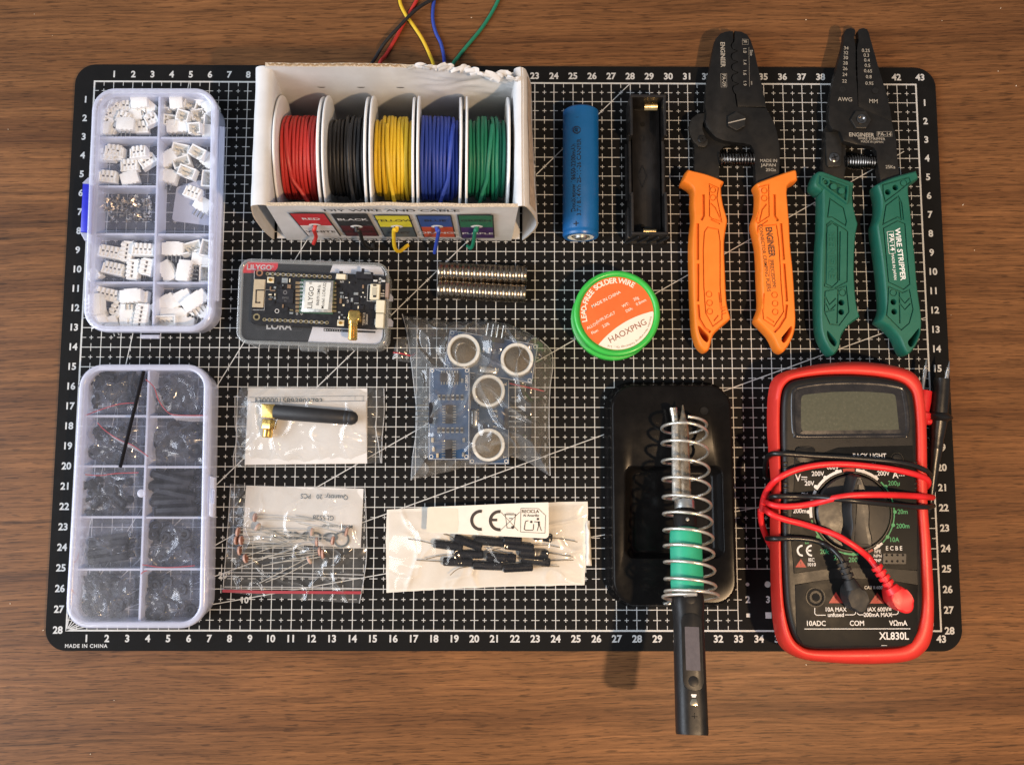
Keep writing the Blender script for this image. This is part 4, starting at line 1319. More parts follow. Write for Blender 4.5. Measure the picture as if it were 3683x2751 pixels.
# battery socket and the two side sockets
bs = pbox('battery_socket', 1686, 460, 1796, 636, 0, .28, m_cream, .03)
pbox('socket_recess', 1712, 500, 1765, 590, .285, .29, M('nylon_shade', (.40, .38, .30), .6), 0, bs)
pbox('socket_tab', 1722, 470, 1760, 486, .284, .30, m_chip, 0, bs); pbox('socket_tab', 1722, 590, 1758, 612, .284, .30, m_chip, 0, bs)
pbox('side_socket', 1760, 648, 1858, 790, 0, .42, m_cream, .02); pbox('side_socket', 1755, 800, 1846, 955, 0, .42, m_cream, .02)
pbox('usb_socket', 1855, 440, 1896, 608, -.2, .12, M('usb_blush', (.45, .33, .27), .4, .6), .02)
# angled antenna socket
sma = thing('tmp', None, None); bpy.data.objects.remove(sma)
b = B(); P = rquad([q(1430, 735, .7), q(1556, 740, .7), q(1556, 862, .7), q(1412, 856, .7)], .12, 4)
b.prism(P, PZ + .0, PZ + .62, .07, 3); el = obj('antenna_socket', b, m_gold, pcb)
c0 = q(1484, 850, .45); c1 = q(1476, 1080, .45)
d = (Vector((c1.x, c1.y, 0)) - Vector((c0.x, c0.y, 0))); L = d.length; Rm = axis_rot(d)
b = B()
prof = [(0, 0), (.24, 0), (.24, .22), (.19, .24), (.19, .30)]
zc = .30
while zc < L - .06:
    prof += [(.235, zc + .02), (.235, zc + .05), (.20, zc + .065), (.20, zc + .085)]; zc += .085
prof += [(.20, L), (.15, L), (.15, L - .25), (0, L - .25)]
b.lathe(prof, (c0.x, c0.y, PZ + .36), Rm, 32); obj('threaded_barrel', b, m_gold, el, 30)
# ================================================================== magnets
m_mag = M('nickel_plate', (.29, .245, .195), .26, 1.0, .10, 700, rvar=.05)
NAMES = ['first', 'second', 'third', 'fourth', 'fifth', 'sixth', 'seventh', 'eighth', 'ninth', 'tenth', 'eleventh', 'twelfth', 'thirteenth', 'fourteenth', 'last']
mb = B(); mb.lathe([(0, -.142), (.455, -.142), (.475, -.125), (.475, .125), (.455, .142), (0, .142)], (0, 0, 0), ry(pi / 2), 40)
mag0 = obj('disc_magnet', mb, m_mag, None, 50)
for row, (a, c, word) in enumerate((((440, 150), (1060, 175), 'upper'), ((437, 270), (1054, 305), 'lower'))):
    A = zE(a[0], a[1], .5); C = zE(c[0], c[1], .5)
    d = C - A; an = atan2(d.y, d.x)
    for i in range(15):
        o = mag0 if (row == 0 and i == 0) else mag0.copy()
        if o is not mag0: COL.objects.link(o)
        p = A + d * ((i + .5) / 15)
        off = RND.uniform(-.008, .012)
        place(o, (p.x, p.y + off, .476), (0, 0, an), 'shiny nickel disc magnet standing on edge, %s from the left in the %s row' % (NAMES[i], word), 'disc magnets in two rows')
        o['category'] = 'magnet'
# ================================================================== battery
m_bat = M('blue_wrap', (.006, .115, .36), .36, 0, .04, 120)
ba = r1(327, 350, .92); bb_ = r1(327, 1428, .92)
ax = Vector((bb_.x - ba.x, bb_.y - ba.y, 0)); Lb = ax.length; RA = axis_rot(ax)
R_ = .905
bat = thing('battery', 'blue cylindrical rechargeable battery with black printed lettering lying upright left of the empty holder', 'battery', (ba.x, ba.y - Lb / 2, 0))
ba = Vector((ba.x, ba.y, R_)); 
b = B(); b.lathe([(0, 0), (R_ - .12, 0), (R_, .10), (R_, Lb - .36), (R_ - .012, Lb - .33), (R_ - .012, Lb - .25), (R_, Lb - .2), (R_, Lb - .12), (R_ - .05, Lb - .02), (R_ - .16, Lb), (R_ - .24, Lb - .01)], ba, RA, 72)
obj('wrapped_can', b, m_bat, bat, 50)
b = B(); b.lathe([(R_ - .23, Lb - .02), (R_ - .40, Lb - .02), (R_ - .42, Lb - .06)], ba, RA, 48); obj('insulator_ring', b, M('white_fibre', (.75, .75, .72), .6), bat)
b = B(); b.lathe([(R_ - .40, Lb - .06), (.36, Lb - .05), (.30, Lb + .06), (0, Lb + .08)], ba, RA, 40); obj('positive_terminal', b, m_steel, bat)
# lettering bent round the can
def bent_text(name, lines, mat):
    b = B()
    for s_, size, cx, sx, bold in lines:
        me = text_mesh(s_, bold, 'CENTER')
        ymid = cx[1]
        vs = []
        for v in me[0]:
            # text runs upwards (towards the minus end); letters' tops point left
            along = v.x * size * sx; across = v.y * size
            P = r1(cx[0], ymid, 1.8)
            off = (P.x - ba.x) - across
            t = max(-1, min(1, off / R_)); a = math.asin(t)
            rr2 = R_ + .004
            yy = P.y + along
            vs.append(b.bm.verts.new((ba.x + rr2 * sin(a) + (ba.y - yy) * ax.x / Lb, yy, R_ + rr2 * cos(a))))
        for p in me[1]:
            try: b.bm.faces.new([vs[i] for i in p])
            except ValueError: pass
    return obj(name, b, mat, bat, 0)
bent_text('printed_lettering', [('Doublepow 18650-2200mAh', .29, (272, 915), 1.02, .016), ('3.7V 8.14Wh 25-11-26 CANFER', .29, (318, 915), 1.02, .016), ('+', .52, (300, 1306), 1, .01), ('I', .20, (300, 405), 1, .0)], M('ink_navy', (.004, .006, .012), .6))
b = B()
p = r1(295, 515, 1.8)
b.disc((p.x, p.y, 2 * R_ + .006), .18, 30, .155)
for i in range(3): b.ring([(p.x + .05 * i - .03 + .06 * cos(a), p.y + .09 * sin(a)) for a in [pi/2 + pi * k / 8 for k in range(9)]], [(p.x + .05 * i - .03 + .04 * cos(a), p.y + .07 * sin(a)) for a in [pi/2 + pi * k / 8 for k in range(9)]], 2 * R_, 2 * R_ + .008) if False else b.tube([(p.x + .05 * i - .02 + .055 * cos(a), p.y + .085 * sin(a), 2 * R_ - .012 * (i == 2)) for a in [pi/2 + pi * k / 8 for k in range(9)]], .012, 5, 1)
b.ring([(p.x + (.19 + .012 * (k % 2)) * cos(2*pi*k/36), p.y + (.19 + .012 * (k % 2)) * sin(2*pi*k/36)) for k in range(36)], [(p.x + .165 * cos(2*pi*k/36), p.y + .165 * sin(2*pi*k/36)) for k in range(36)], 2 * R_ - .03, 2 * R_ - .004)
obj('approval_mark', b, M('ink_navy', (.004, .006, .012), .6), bat, 0)
# ================================================================== battery holder
m_hold = M('holder_black', (.011, .010, .010), .45, 0, .3, 200, .3, 2000)
HH = 1.75
Lh = r1(765, 800, HH).x; Rh = r1(1050, 800, HH).x; Th = r1(900, 212, HH).y; Bh = r1(900, 1402, HH).y
hcx = (Lh + Rh) / 2
hold = thing('battery_holder', 'empty black plastic battery holder with spring contacts, between the blue battery and the orange pliers', 'battery holder', (hcx, (Th + Bh) / 2, 0))
W_ = Rh - Lh + .1
b = B(); b.box((hcx, (Th + Bh) / 2, .10), (W_, Th - Bh, .18), None, .03, 1)
# cradle: a round trough inside
N = 14
def trough(u, v):
    a = pi * (1.06 + .88 * u)
    return (hcx + (W_ / 2 - .18) * cos(a), Bh + .25 + (Th - Bh - .5) * v, .98 + .80 * sin(a))
b.grid(trough, 14, 2)
obj('holder_base', b, m_hold, hold)
def side_w(sx):
    b = B(); x = hcx + sx * (W_ / 2 - .05)
    yT, yB = Th, Bh
    # side wall with stepped top: high at the ends, low in the middle
    for ya, yb, z1 in ((yT, yT - 2.1, HH - .05), (yT - 2.1, yT - 5.0, .95), (yT - 5.0, yB, HH - .15)):
        b.box((x, (ya + yb) / 2, z1 / 2 + .05), (.13, abs(ya - yb) - .002, z1 - .1), None, .02, 1)
    for y in (yT - 1.3, yT - 2.0): b.cyl((x + sx * .07, y, HH - .35), .07, .12, 'X', 12)
    b.box((x + sx * .12, yT - 3.6, .45), (.14, 3.0, .08), None, .02, 1)
    b.box((x + sx * .10, yT - 6.4, .6), (.20, 1.6, .9), None, .06, 2)
    return b
obj('side_wall', side_w(-1), m_hold, hold); obj('side_wall', side_w(1), m_hold, hold)
for y, s_ in ((Th, -1), (Bh, 1)):
    b = B(); b.box((hcx, y + s_ * .07, HH / 2), (W_ + .04, .14, HH), None, .03, 1)
    if s_ > 0:
        for i in range(4): b.box((hcx - .75 + i * .5, y - .06, .85), (.09, .10, 1.35), ry(.35), .02, 1)
        b.box((hcx, y - .03, .2), (W_ + .1, .12, .4), None, .03, 1)
    obj('end_wall', b, m_hold, hold)
def contact(x0, y0, x1, y1, z):
    P0 = r1(x0, y0, z); P1 = r1(x1, y1, z); b = B()
    w = P1.x - P0.x; h = abs(P0.y - P1.y)
    b.grid(lambda u, v: (P0.x + w * u, P0.y - h * v, z - .05 + .14 * sin(pi * v)), 4, 10)
    return b
obj('contact_spring', contact(868, 272, 978, 345, 1.1), M('brass_spring', (.80, .62, .32), .22, 1.0, .1), hold)
obj('contact_spring', contact(858, 1350, 966, 1400, 1.62), M('brass_spring', (.80, .62, .32), .22, 1.0, .1), hold)
b = B()
for x, y in ((852, 470), (850, 1335)): p = r1(x, y, .2); b.disc((p.x, p.y, .235), .12, 20)
obj('screw_hole', b, M('hole_black', (.002, .002, .002), .9), hold, 0)
b = B()
P = [r1(852, 815, .25), r1(890, 905, .25), r1(852, 1000, .25), r1(812, 905, .25)]
for i in range(4): b.strip(P[i], P[(i + 1) % 4], .025, .262)
p = r1(850, 585, .25); b.disc((p.x, p.y, .262), .14, 24, .12)
obj('moulded_mark', b, M('moulded_line', (.006, .005, .005), .3), hold, 0)
# ================================================================== solder reel tin
SH = 2.0
sc = r4(905, 765, SH); Rr = ((r4(1550, 765, SH) - r4(262, 765, SH)).length) / 2
m_grn = M('green_plastic', (.035, .42, .055), .33, 0, .05, 150, sss=0.0)
sp_ = thing('solder_spool', 'round green plastic spool of solder wire with an orange and white label', 'solder spool', (sc.x, sc.y, 0))
b = B()
b.lathe([(0, .02), (Rr - .06, .02), (Rr, .07), (Rr, .42), (Rr - .05, .46), (Rr - .30, .50), (Rr - .30, .6)], (sc.x, sc.y, 0), None, 96)
obj('lower_flange', b, m_grn, sp_, 40)
b = B(); b.lathe([(Rr - .16, .48), (Rr - .16, SH - .42)], (sc.x, sc.y, 0), None, 96); obj('spool_drum', b, m_grn, sp_, 40)
b = B()
b.lathe([(Rr - .16, SH - .45), (Rr - .02, SH - .42), (Rr, SH - .36), (Rr, SH - .10), (Rr - .05, SH - .03), (Rr - .12, SH), (Rr - .20, SH - .01), (Rr - .26, SH - .06), (Rr - .29, SH - .12), (0, SH - .12)], (sc.x, sc.y, 0), None, 128)
up = obj('upper_flange', b, m_grn, sp_, 40)
zl = SH - .11
RL = Rr - .31
b = B(); b.prism([(sc.x + RL * cos(2*pi*k/96), sc.y + RL * sin(2*pi*k/96)) for k in range(96)], zl - .005, zl + .006)
lab = obj('round_label', b, M('label_orange', (.72, .125, .02), .5, 0, .05, 400, .1, 900), sp_)
# white lens at the lower right: circle minus larger arc
A = r4(1440, 742, zl); Cc = r4(628, 1238, zl); Mid = r4(985, 925, zl)
def circ3(a, b_, c):
    ax_, ay, bx_, by_, cx, cy = a.x, a.y, b_.x, b_.y, c.x, c.y
    d_ = 2 * (ax_ * (by_ - cy) + bx_ * (cy - ay) + cx * (ay - by_))
    ux = ((ax_**2 + ay**2) * (by_ - cy) + (bx_**2 + by_**2) * (cy - ay) + (cx**2 + cy**2) * (ay - by_)) / d_
    uy = ((ax_**2 + ay**2) * (cx - bx_) + (bx_**2 + by_**2) * (ax_ - cx) + (cx**2 + cy**2) * (bx_ - ax_)) / d_
    return Vector((ux, uy)), hypot(ax_ - ux, ay - uy)
cc_, rr3 = circ3(A, Mid, Cc)
aA = atan2(A.y - cc_.y, A.x - cc_.x); aC = atan2(Cc.y - cc_.y, Cc.x - cc_.x)
if aC < aA: aC += 2 * pi
arc1 = [(cc_.x + rr3 * cos(aA + (aC - aA) * k / 30), cc_.y + rr3 * sin(aA + (aC - aA) * k / 30)) for k in range(31)]
bA = atan2(A.y - sc.y, A.x - sc.x); bC = atan2(Cc.y - sc.y, Cc.x - sc.x)
while bC > bA: bC -= 2 * pi
arc2 = [(sc.x + (RL - .01) * cos(bC + (bA - bC) * k / 50), sc.y + (RL - .01) * sin(bC + (bA - bC) * k / 50)) for k in range(51)]
b = B(); b.poly([(x, y, zl + .010) for x, y in arc1 + arc2[1:-1]]); obj('white_field', b, M('label_cream', (.70, .68, .58), .5, 0, .03), lab, 0)
b = B()
T0 = radians(28)
def lt(t_, x, y, s_, bd=.01, rot=T0, z=.014): p = r4(x, y, zl); b.text(t_, s_, (p.x, p.y, zl + z), rot, bold=bd)
lt('MADE IN CHINA', 742, 566, .215); lt('WT:', 1032, 650, .20); lt('20g', 1186, 556, .20); lt('DIA:', 1085, 722, .20); lt('0.8mm', 1262, 608, .20)
lt('ALLOY:', 545, 955, .20); lt('Sn99.3Cu0.7', 738, 832, .20); lt('Flux:', 575, 1045, .20); lt('2.0%', 738, 948, .20)
# curved heading
hd = 'LEAD-FREE SOLDER WIRE'
a0, a1 = radians(196), radians(57)
wd = {'I': .55, ' ': .5, '-': .55, 'W': 1.45, 'O': 1.1, 'D': 1.05, 'L': .85}
tot = sum(wd.get(c, .95) for c in hd); acc = 0
for ch in hd:
    w_ = wd.get(ch, .95); a = a0 + (a1 - a0) * (acc + w_ / 2) / tot; acc += w_
    if ch != ' ': b.text(ch, .36, (sc.x + (RL - .20) * cos(a), sc.y + (RL - .20) * sin(a), zl + .014), a - pi / 2, bold=.028)
obj('label_lettering', b, M('label_ink_cream', (.74, .70, .58), .5), lab, 0)
b = B(); lt('HAOXPNG', 1062, 1038, .42, .004)
tl = 'Shenzhen Haoxiangping Technology Co., Ltd'
a0, a1 = radians(-5), radians(-106)
for i, ch in enumerate(tl):
    a = a0 + (a1 - a0) * (i + .5) / len(tl)
    if ch != ' ': b.text(ch, .14, (sc.x + (RL - .13) * cos(a), sc.y + (RL - .13) * sin(a), zl + .014), a - pi / 2, bold=.004)
obj('label_lettering', b, M('label_ink_brown', (.26, .075, .035), .5), lab, 0)
# ================================================================== bags on the mat
def polyline(P, t):
    n = len(P) - 1
    # arc length parameter
    L = [0]
    for a, c in zip(P, P[1:]): L.append(L[-1] + (c - a).length)
    s = t * L[-1]
    for i in range(n):
        if s <= L[i + 1] or i == n - 1:
            f = (s - L[i]) / max(1e-9, L[i + 1] - L[i]); return P[i] * (1 - f) + P[i + 1] * f
def film_patch(top, right, bottom, left, h, seed, amp=.12, nu=110, nv=110, cs=.8, bulge=None, z0=.02, jit=.03):
    """Coons patch between four edge curves (world points); wrinkled and bulging"""
    T, R, Bm, L = [[Vector((p[0], p[1], 0)) for p in e] for e in (top, right, bottom, left)]
    def fn(u, v):
        a = polyline(T, u) * (1 - v) + polyline(Bm, u) * v
        c = polyline(L, v) * (1 - u) + polyline(R, v) * u
        d = T[0] * (1 - u) * (1 - v) + T[-1] * u * (1 - v) + Bm[0] * (1 - u) * v + Bm[-1] * u * v
        p = a + c - d
        e = min(u, 1 - u, v, 1 - v); fall = min(1, e * 8)
        p = p + Vector((hnoise(p.y, seed, 1.4, 2), hnoise(p.x, seed, 1.4, 5), 0)) * jit * (1 - fall)
        bl = bulge(u, v) if bulge else (sin(pi * min(1, max(0, u))) ** .5) * (sin(pi * min(1, max(0, v))) ** .5)
        w1 = ridge(p.x * .9 + .7 * hnoise(p.x, p.y, .5, seed), p.y * .55, cs, seed) ** 3.2
        w2 = ridge(p.x * .5 + p.y * .8, p.y * .5 - p.x * .7, cs * 1.3, seed + 4) ** 4.5
        z = z0 + h * bl + amp * (w1 + .8 * w2 + .45 * hnoise(p.x, p.y, 1.1, seed + 2)) * (.35 + .65 * fall)
        return (p.x, p.y, max(z0, z))
    b = B(); b.grid(fn, nu, nv); return b, fn
m_film_edge = M_clear('film_weld', (.85, .85, .84), .28, .4, .12)
# ---- sensor boards
m_bluepcb = M('solder_mask_blue', (.010, .050, .135), .4, 0, .15, 400, coat=.2)
m_alu = M('aluminium_can', (.68, .68, .66), .28, 1.0, .05, 700)
m_whitering = M('can_rim', (.66, .66, .62), .38, .4, .05)
m_mesh = M('steel_mesh', (.10, .088, .070), .42, .7, .5, 3500, .8, 5200)
def sensor(t, C, ang, z, tilt=(0, 0), face=True, tz=1.2):
    """C: centre of the board; long side along ang"""
    R = (Matrix.Rotation(ang, 3, 'Z') @ Euler((tilt[0], tilt[1], 0)).to_matrix())
    c = Vector((C.x, C.y, z))
    def LP(x, y, zz=0): return c + R @ Vector((x, y, zz))
    b = B(); b.box(c, (4.5, 2.0, .14), R, .01, 1)
    brd = obj('board', b, m_bluepcb, t)
    b = B()
    for x in (-2.1, 2.1):
        for y in (-.85, .85):
            n = 18
            V = b.bm.verts.new
            o = [V(LP(x + .1 * cos(2*pi*k/n), y + .1 * sin(2*pi*k/n), .076)) for k in range(n)]; i_ = [V(LP(x + .065 * cos(2*pi*k/n), y + .065 * sin(2*pi*k/n), .076)) for k in range(n)]
            for k in range(n): b.bm.faces.new((o[k], o[(k+1) % n], i_[(k+1) % n], i_[k]))
    for x0, y0, x1, y1 in ((-2.22, -.97, 2.22, -.95), (-2.22, .95, 2.22, .97), (-2.22, -.95, -2.2, .95), (2.2, -.95, 2.22, .95)):
        b.poly([LP(x0, y0, .075), LP(x1, y0, .075), LP(x1, y1, .075), LP(x0, y1, .075)])
    def bt(s_, x, y, sz, a=0.0, sx=1): b.text(s_, sz, LP(x, y, .077), R=R @ rz(a), bold=.015, sx=sx)
    if face:
        bt('HC-SR04', 0, .60 * -1, .26, pi); bt('R', -1.75, .8, .24, pi); bt('T', 1.9, .8, .24, pi)
        for k, w in enumerate(('Gnd', 'Echo', 'Trig', 'Vcc')): bt(w, -.4 + .26 * k, .28, .14, -pi / 2)
        obj('board_print', b, m_silk, brd, 0)
        for x in (-1.32, 1.32):
            b = B(); b.lathe([(.80, .07), (.80, tz - .10), (.80, tz - .02), (.785, tz), (.66, tz), (.645, tz - .05), (.62, tz - .09)], LP(x, -.02), R, 56)
            cn = obj('transducer', b, m_whitering, t, 40)
            b = B(); b.lathe([(.63, tz - .085), (.50, tz - .07), (.30, tz - .035), (0, tz - .015)], LP(x, -.02), R, 40)
            obj('mesh_grille', b, m_mesh, cn, 60)
            b = B(); b.lathe([(.805, .12), (.825, .14), (.825, .30), (.805, .32)], LP(x, -.02), R, 48); obj('can_band', b, m_alu, cn)
        b = B(); b.box(LP(.0, -.72 + .0, .22), (.95, .36, .30), R, .12, 3); obj('crystal', b, m_alu, t)
    else:
        bt('HC-SR04', 1.5, -.85, .20, 0)
        obj('board_print', b, m_silk, brd, 0)
        for x, y, w, h, hz in ((1.75, 0, .42, .9, 0), (-.05, -.0, .9, .35, 1), (-1.75, 0, .9, .35, 1)):
            b = B(); b.box(LP(x, y, .15), (w, h, .14), R, .02, 1); ch = obj('chip', b, m_chip, t)
            b = B()
            for k in range(7):
                for s_ in (-1, 1):
                    if hz == 0: b.box(LP(x + s_ * .27, y - .39 + .13 * k, .10), (.16, .05, .05), R)
                    else: b.box(LP(x - .39 + .13 * k, y + s_ * .26, .10), (.05, .16, .05), R)
            obj('chip_legs', b, m_tin, ch)
        for x in (.78, -.82):
            for k in range(6):
                b = B(); b.box(LP(x, -.62 + .225 * k, .10), (.13, .12, .06), R, .01, 1); sr = obj('surface_part', b, m_chip, t)
                b = B()
                for s_ in (-1, 1): b.box(LP(x + s_ * .10, -.62 + .225 * k, .10), (.07, .13, .065), R)
                obj('solder_end', b, m_tin, sr)
        for x, y in ((1.6, -.62), (-1.3, .8), (-1.3, -.72), (-2.0, -.7), (-1.75, .75), (-2.05, .55)):
            b = B(); b.box(LP(x, y, .10), (.22, .12, .07), R, .01, 1); obj('surface_part', b, m_tan if y > 0 else m_tin, t)
        for x in (-1.32, 1.32):
            b = B(); b.lathe([(0, -tz), (.76, -tz), (.80, -tz + .05), (.80, -.07), (0, -.07)], LP(x, -.02), R, 48); obj('transducer', b, m_whitering, t, 40)
    for k in range(4):
        b = B(); yo = 1.0
        b.tube([LP(-.4 + .26 * k, .82, .12), LP(-.4 + .26 * k, 1.05, .12), LP(-.4 + .26 * k, 1.62, .12)], .032, 6, 1); obj('header_pin', b, m_tin, t)
    b = B(); b.box(LP(0, .86, .16), (1.04, .22, .2), R, .02, 1); obj('pin_strip', b, m_chip, t)
a1 = radians(-9.5)
c = zE(808, 745, .65)
t = thing('sensor_board', 'blue ultrasonic sensor board lying across the top of the bag with two round silver transducers', 'sensor board', (c.x, c.y, .5), 'ultrasonic sensor boards in the clear bag')
sensor(t, c, a1, .68, (0.03, 0), True, 1.2)
c = zE(517, 1141, 1.35)
t = thing('sensor_board', 'blue sensor board turned face down, showing its chips, at the left of the bag', 'sensor board', (c.x, c.y, .5), 'ultrasonic sensor boards in the clear bag')
sensor(t, c, radians(90) + pi, 1.36, (0, 0), False, 1.22) if False else None
def sensor_back(): pass
# its chip side faces up; local +y (the pin side) points right
sensor(t, c, radians(-90) + pi if False else radians(90), 1.36, (0, 0), False, 1.22)
for ch in list(t.children):
    pass
c = zE(797, 1180, .25)
t3 = thing('sensor_board', 'blue ultrasonic sensor board standing lengthways at the lower right of the bag', 'sensor board', (c.x, c.y, .1), 'ultrasonic sensor boards in the clear bag')
sensor(t3, c, radians(-90), .20, (0, 0), True, 1.2)
# the bag itself
bag = thing('plastic_bag', 'crinkled clear plastic bag with the three blue sensor boards inside', 'plastic bag', (zE(720, 1050).x, zE(720, 1050).y, 0))
E_ = lambda L, z=.3: [zE(x, y, z) for x, y in L]
def bul(u, v):
    e = min(u * 1.0, (1 - u) * 1.0, v, (1 - v))
    return min(1.0, e * 6.5) ** .7
fb, fbn = film_patch(E_([(188, 446), (330, 468), (520, 492), (760, 488), (925, 502), (1050, 560), (1150, 625)]), E_([(1150, 625), (1225, 700), (1242, 800), (1222, 960), (1215, 1180), (1222, 1575)]),
                E_([(250, 1608), (400, 1575), (640, 1512), (740, 1520), (960, 1440), (1060, 1480), (1222, 1575)]), E_([(188, 446), (218, 560), (248, 760), (272, 960), (292, 1200), (262, 1440), (250, 1608)]), 1.62, 3, .36, 170, 170, .55, bul, .03)
obj('film', fb, m_film, bag, 180)
fb, _ = film_patch(E_([(155, 603), (215, 604)], .05), E_([(215, 604), (240, 700), (260, 790)], .05), E_([(118, 762), (260, 790)], .05), E_([(155, 603), (118, 762)], .05), .12, 7, .08, 30, 30)
obj('zip_flap', fb, m_film, bag, 180)
b = B(); b.tube([zE(125, 715, .15), zE(180, 722, .2), zE(245, 738, .25)], .035, 6, 6); obj('seal_strip', b, m_red_seal, bag)
b = B(); b.tube([zE(935, 930, .15), zE(1050, 955, .15), zE(1180, 985, .15)], .035, 6, 6); obj('seal_strip', b, m_red_seal, bag)
def weld(pts, nm='welded_edge', parent=None, r=.022, f=None, m=None):
    b = B(); b.tube(pts, r, 5, 4); obj(nm, b, m or m_film_edge, parent)
weld(E_([(188, 446), (218, 560), (248, 760), (272, 960), (292, 1200), (262, 1440), (250, 1608)], .12), parent=bag)
weld(E_([(1150, 625), (1225, 700), (1242, 800), (1222, 960), (1215, 1180), (1222, 1575)], .12), parent=bag)

# ------------------------------------------------------------------ antenna in its bag
H_ = lambda L, z=.15: [zH(x, y, z) for x, y in L]
m_label = M('label_paper', (.62, .61, .60), .62, 0, .05, 60, .3, 300)
lp = thing('paper_label', 'folded white paper label with a long number printed on it, inside the antenna bag', 'paper label', (zH(1100, 560).x, zH(1100, 560).y, 0))
def paper(Q, z, seed, amp=.03, nu=50, nv=30, th=.02):
    Q = [Vector((p.x, p.y, 0)) for p in Q]
    b = B()
    def f(u, v):
        p = bil(Q, u, v); return (p.x, p.y, z + amp * hnoise(p.x, p.y, .8, seed) + amp)
    b.grid(f, nu, nv); b.grid(lambda u, v: (lambda q_: (q_[0], q_[1], q_[2] - th))(f(u, v)), nu, nv)
    return b
b = paper(H_([(335, 52), (1918, 58), (1916, 1058), (288, 1075)]), .05, 3); obj('back_sheet', b, m_label, lp, 180)
b = paper(H_([(335, 250), (1900, 232), (1916, 1050), (292, 1070)], .3), .20, 5, .05); obj('front_fold', b, m_label, lp, 180)
b = B(); p = zH(880, 238, .14); b.text('13000015893803793', .40, (p.x - .02, p.y + .03, .135), radians(-.5), bold=.014, sx=1.02)
for a_, c_ in (((360, 182), (1868, 160)), ((1868, 160), (1866, 225)), ((1760, 165), (1758, 222))): b.strip(zH(*a_, .13), zH(*c_, .13), .014, .135)
obj('printed_number', b, M('ink_grey', (.09, .08, .075), .6), lp, 0)
ant = thing('antenna', 'stubby black rubber antenna with gold angled connector lying on the paper label', 'antenna', (zH(700, 380).x, zH(700, 380).y, .3))
A0 = zH(688, 372, .75); A1 = zH(1798, 460, .75)
d = A1 - A0; L = d.length; RA2 = axis_rot(d)
b = B(); b.lathe([(0, 0), (.355, 0), (.375, .03), (.365, L * .5), (.355, L - .72), (.335, L - .68), (.355, L - .64), (.355, L - .50), (.335, L - .46), (.355, L - .42), (.35, L - .3), (.28, L - .12), (.14, L - .02), (0, L)], (A0.x, A0.y, .75), RA2, 48)
obj('rubber_sleeve', b, M('rubber_black', (.017, .018, .021), .55, 0, .15, 300, .2, 2500), ant, 50)
an_a = atan2(d.y, d.x)
P = [zH(518, 262, .95), zH(697, 275, .95), zH(690, 470, .95), zH(512, 440, .95)]
b = B(); b.prism(rquad(P, .05, 3), .42, .98, .05, 2); obj('elbow_block', b, m_gold, ant)
P = [zH(528, 462, .95), zH(640, 468, .95), zH(630, 605, .95), zH(520, 590, .95)]
cN = sum(P, Vector()) / 4
b = B(); b.cyl((cN.x + .06, cN.y, .62), .40, .48, 'Y', 6, bevel=.03, rot=rz(an_a) @ rx(-pi / 2) @ rz(0.35)); obj('hex_nut', b, m_gold, ant, 25)
c2_ = zH(600, 655, .65); b = B(); b.lathe([(0, -.22), (.22, -.22), (.25, -.18), (.25, .16), (.22, .2), (0, .2)], c2_, rz(an_a) @ rx(-pi / 2), 28); obj('plug_end', b, m_gold, ant)
abag = thing('plastic_bag', 'small glossy clear bag around the black antenna and its paper label', 'plastic bag', (zH(1100, 560).x, zH(1100, 560).y, 0))
fb, _ = film_patch(H_([(248, 36), (1200, 40), (2142, 60)]), H_([(2142, 60), (2145, 400), (2120, 700), (2112, 1052)]), H_([(148, 1100), (700, 1085), (1500, 1065), (2112, 1052)]), H_([(248, 36), (168, 160), (170, 560), (195, 700), (148, 960), (148, 1100)]), .62, 12, .16, 120, 90, .6,
                  lambda u, v: min(1, min(u, 1 - u) * 5) * min(1, min(v, 1 - v) * 5) * (.75 + .45 * math.exp(-((v - .38) / .25) ** 2)), .03)
obj('film', fb, m_film, abag, 180)
weld(H_([(168, 160), (170, 560), (195, 700), (148, 960), (148, 1100)], .1), parent=abag); weld(H_([(2040, 85), (2050, 400), (2030, 560), (2070, 800), (2100, 1050)], .3), parent=abag)
weld(H_([(2142, 60), (2145, 400), (2120, 700), (2112, 1052)], .06), parent=abag)
# ------------------------------------------------------------------ photoresistors
F_ = lambda L, z=.12: [zF(x, y, z) for x, y in L]
l2 = thing('paper_label', 'white paper label with upside down writing in the bag of light sensors', 'paper label', (zF(600, 980).x, zF(600, 980).y, 0))
b = paper(F_([(203, 770), (1024, 790), (1004, 1206), (176, 1166)]), .04, 9); obj('label_sheet', b, m_label, l2, 180)
b = B()
def ut(s_, x, y, sz, bd=.005, sx=1): p = zF(x, y, .13); b.text(s_, sz, (p.x, p.y, .135), pi - .03, bold=bd, sx=sx)
ut('Quantity: 20   PCS', 752, 846, .33, .004, .95); ut('GL5528', 745, 992, .33, .004); ut('Model number:', 838, 1054, .26, .004)
ut('OUMIN', 620, 1120, .62, .012, 1.6); p = zF(872, 1145, .13); b.disc((p.x, p.y, .136), .40, 32, .30)
obj('label_writing', b, M('ink_grey', (.09, .08, .075), .6), l2, 0)
m_ldr = M('resistor_face', (.24, .095, .065), .4, 0, .3, 1500)
m_lead = M('lead_wire', (.55, .52, .46), .35, .35, .1)
HD = [(265, 992, -4, 'left', 100), (290, 1060, -28, 'left', 60), (157, 1088, -8, 'left', 95), (136, 1150, -3, 'left', 100), (163, 1222, 4, 'left', 105), (210, 1275, 12, 'left', 120),
      (664, 1096, 176, 'right', 80), (700, 1160, 184, 'right', 75), (816, 1150, 172, 'right', 100), (905, 1092, 167, 'right', 80), (722, 1228, 188, 'right', 65), (745, 1245, 186, 'right', 80), (645, 1286, 206, 'right', 88), (175, 1150, 2, 'left', 80)]
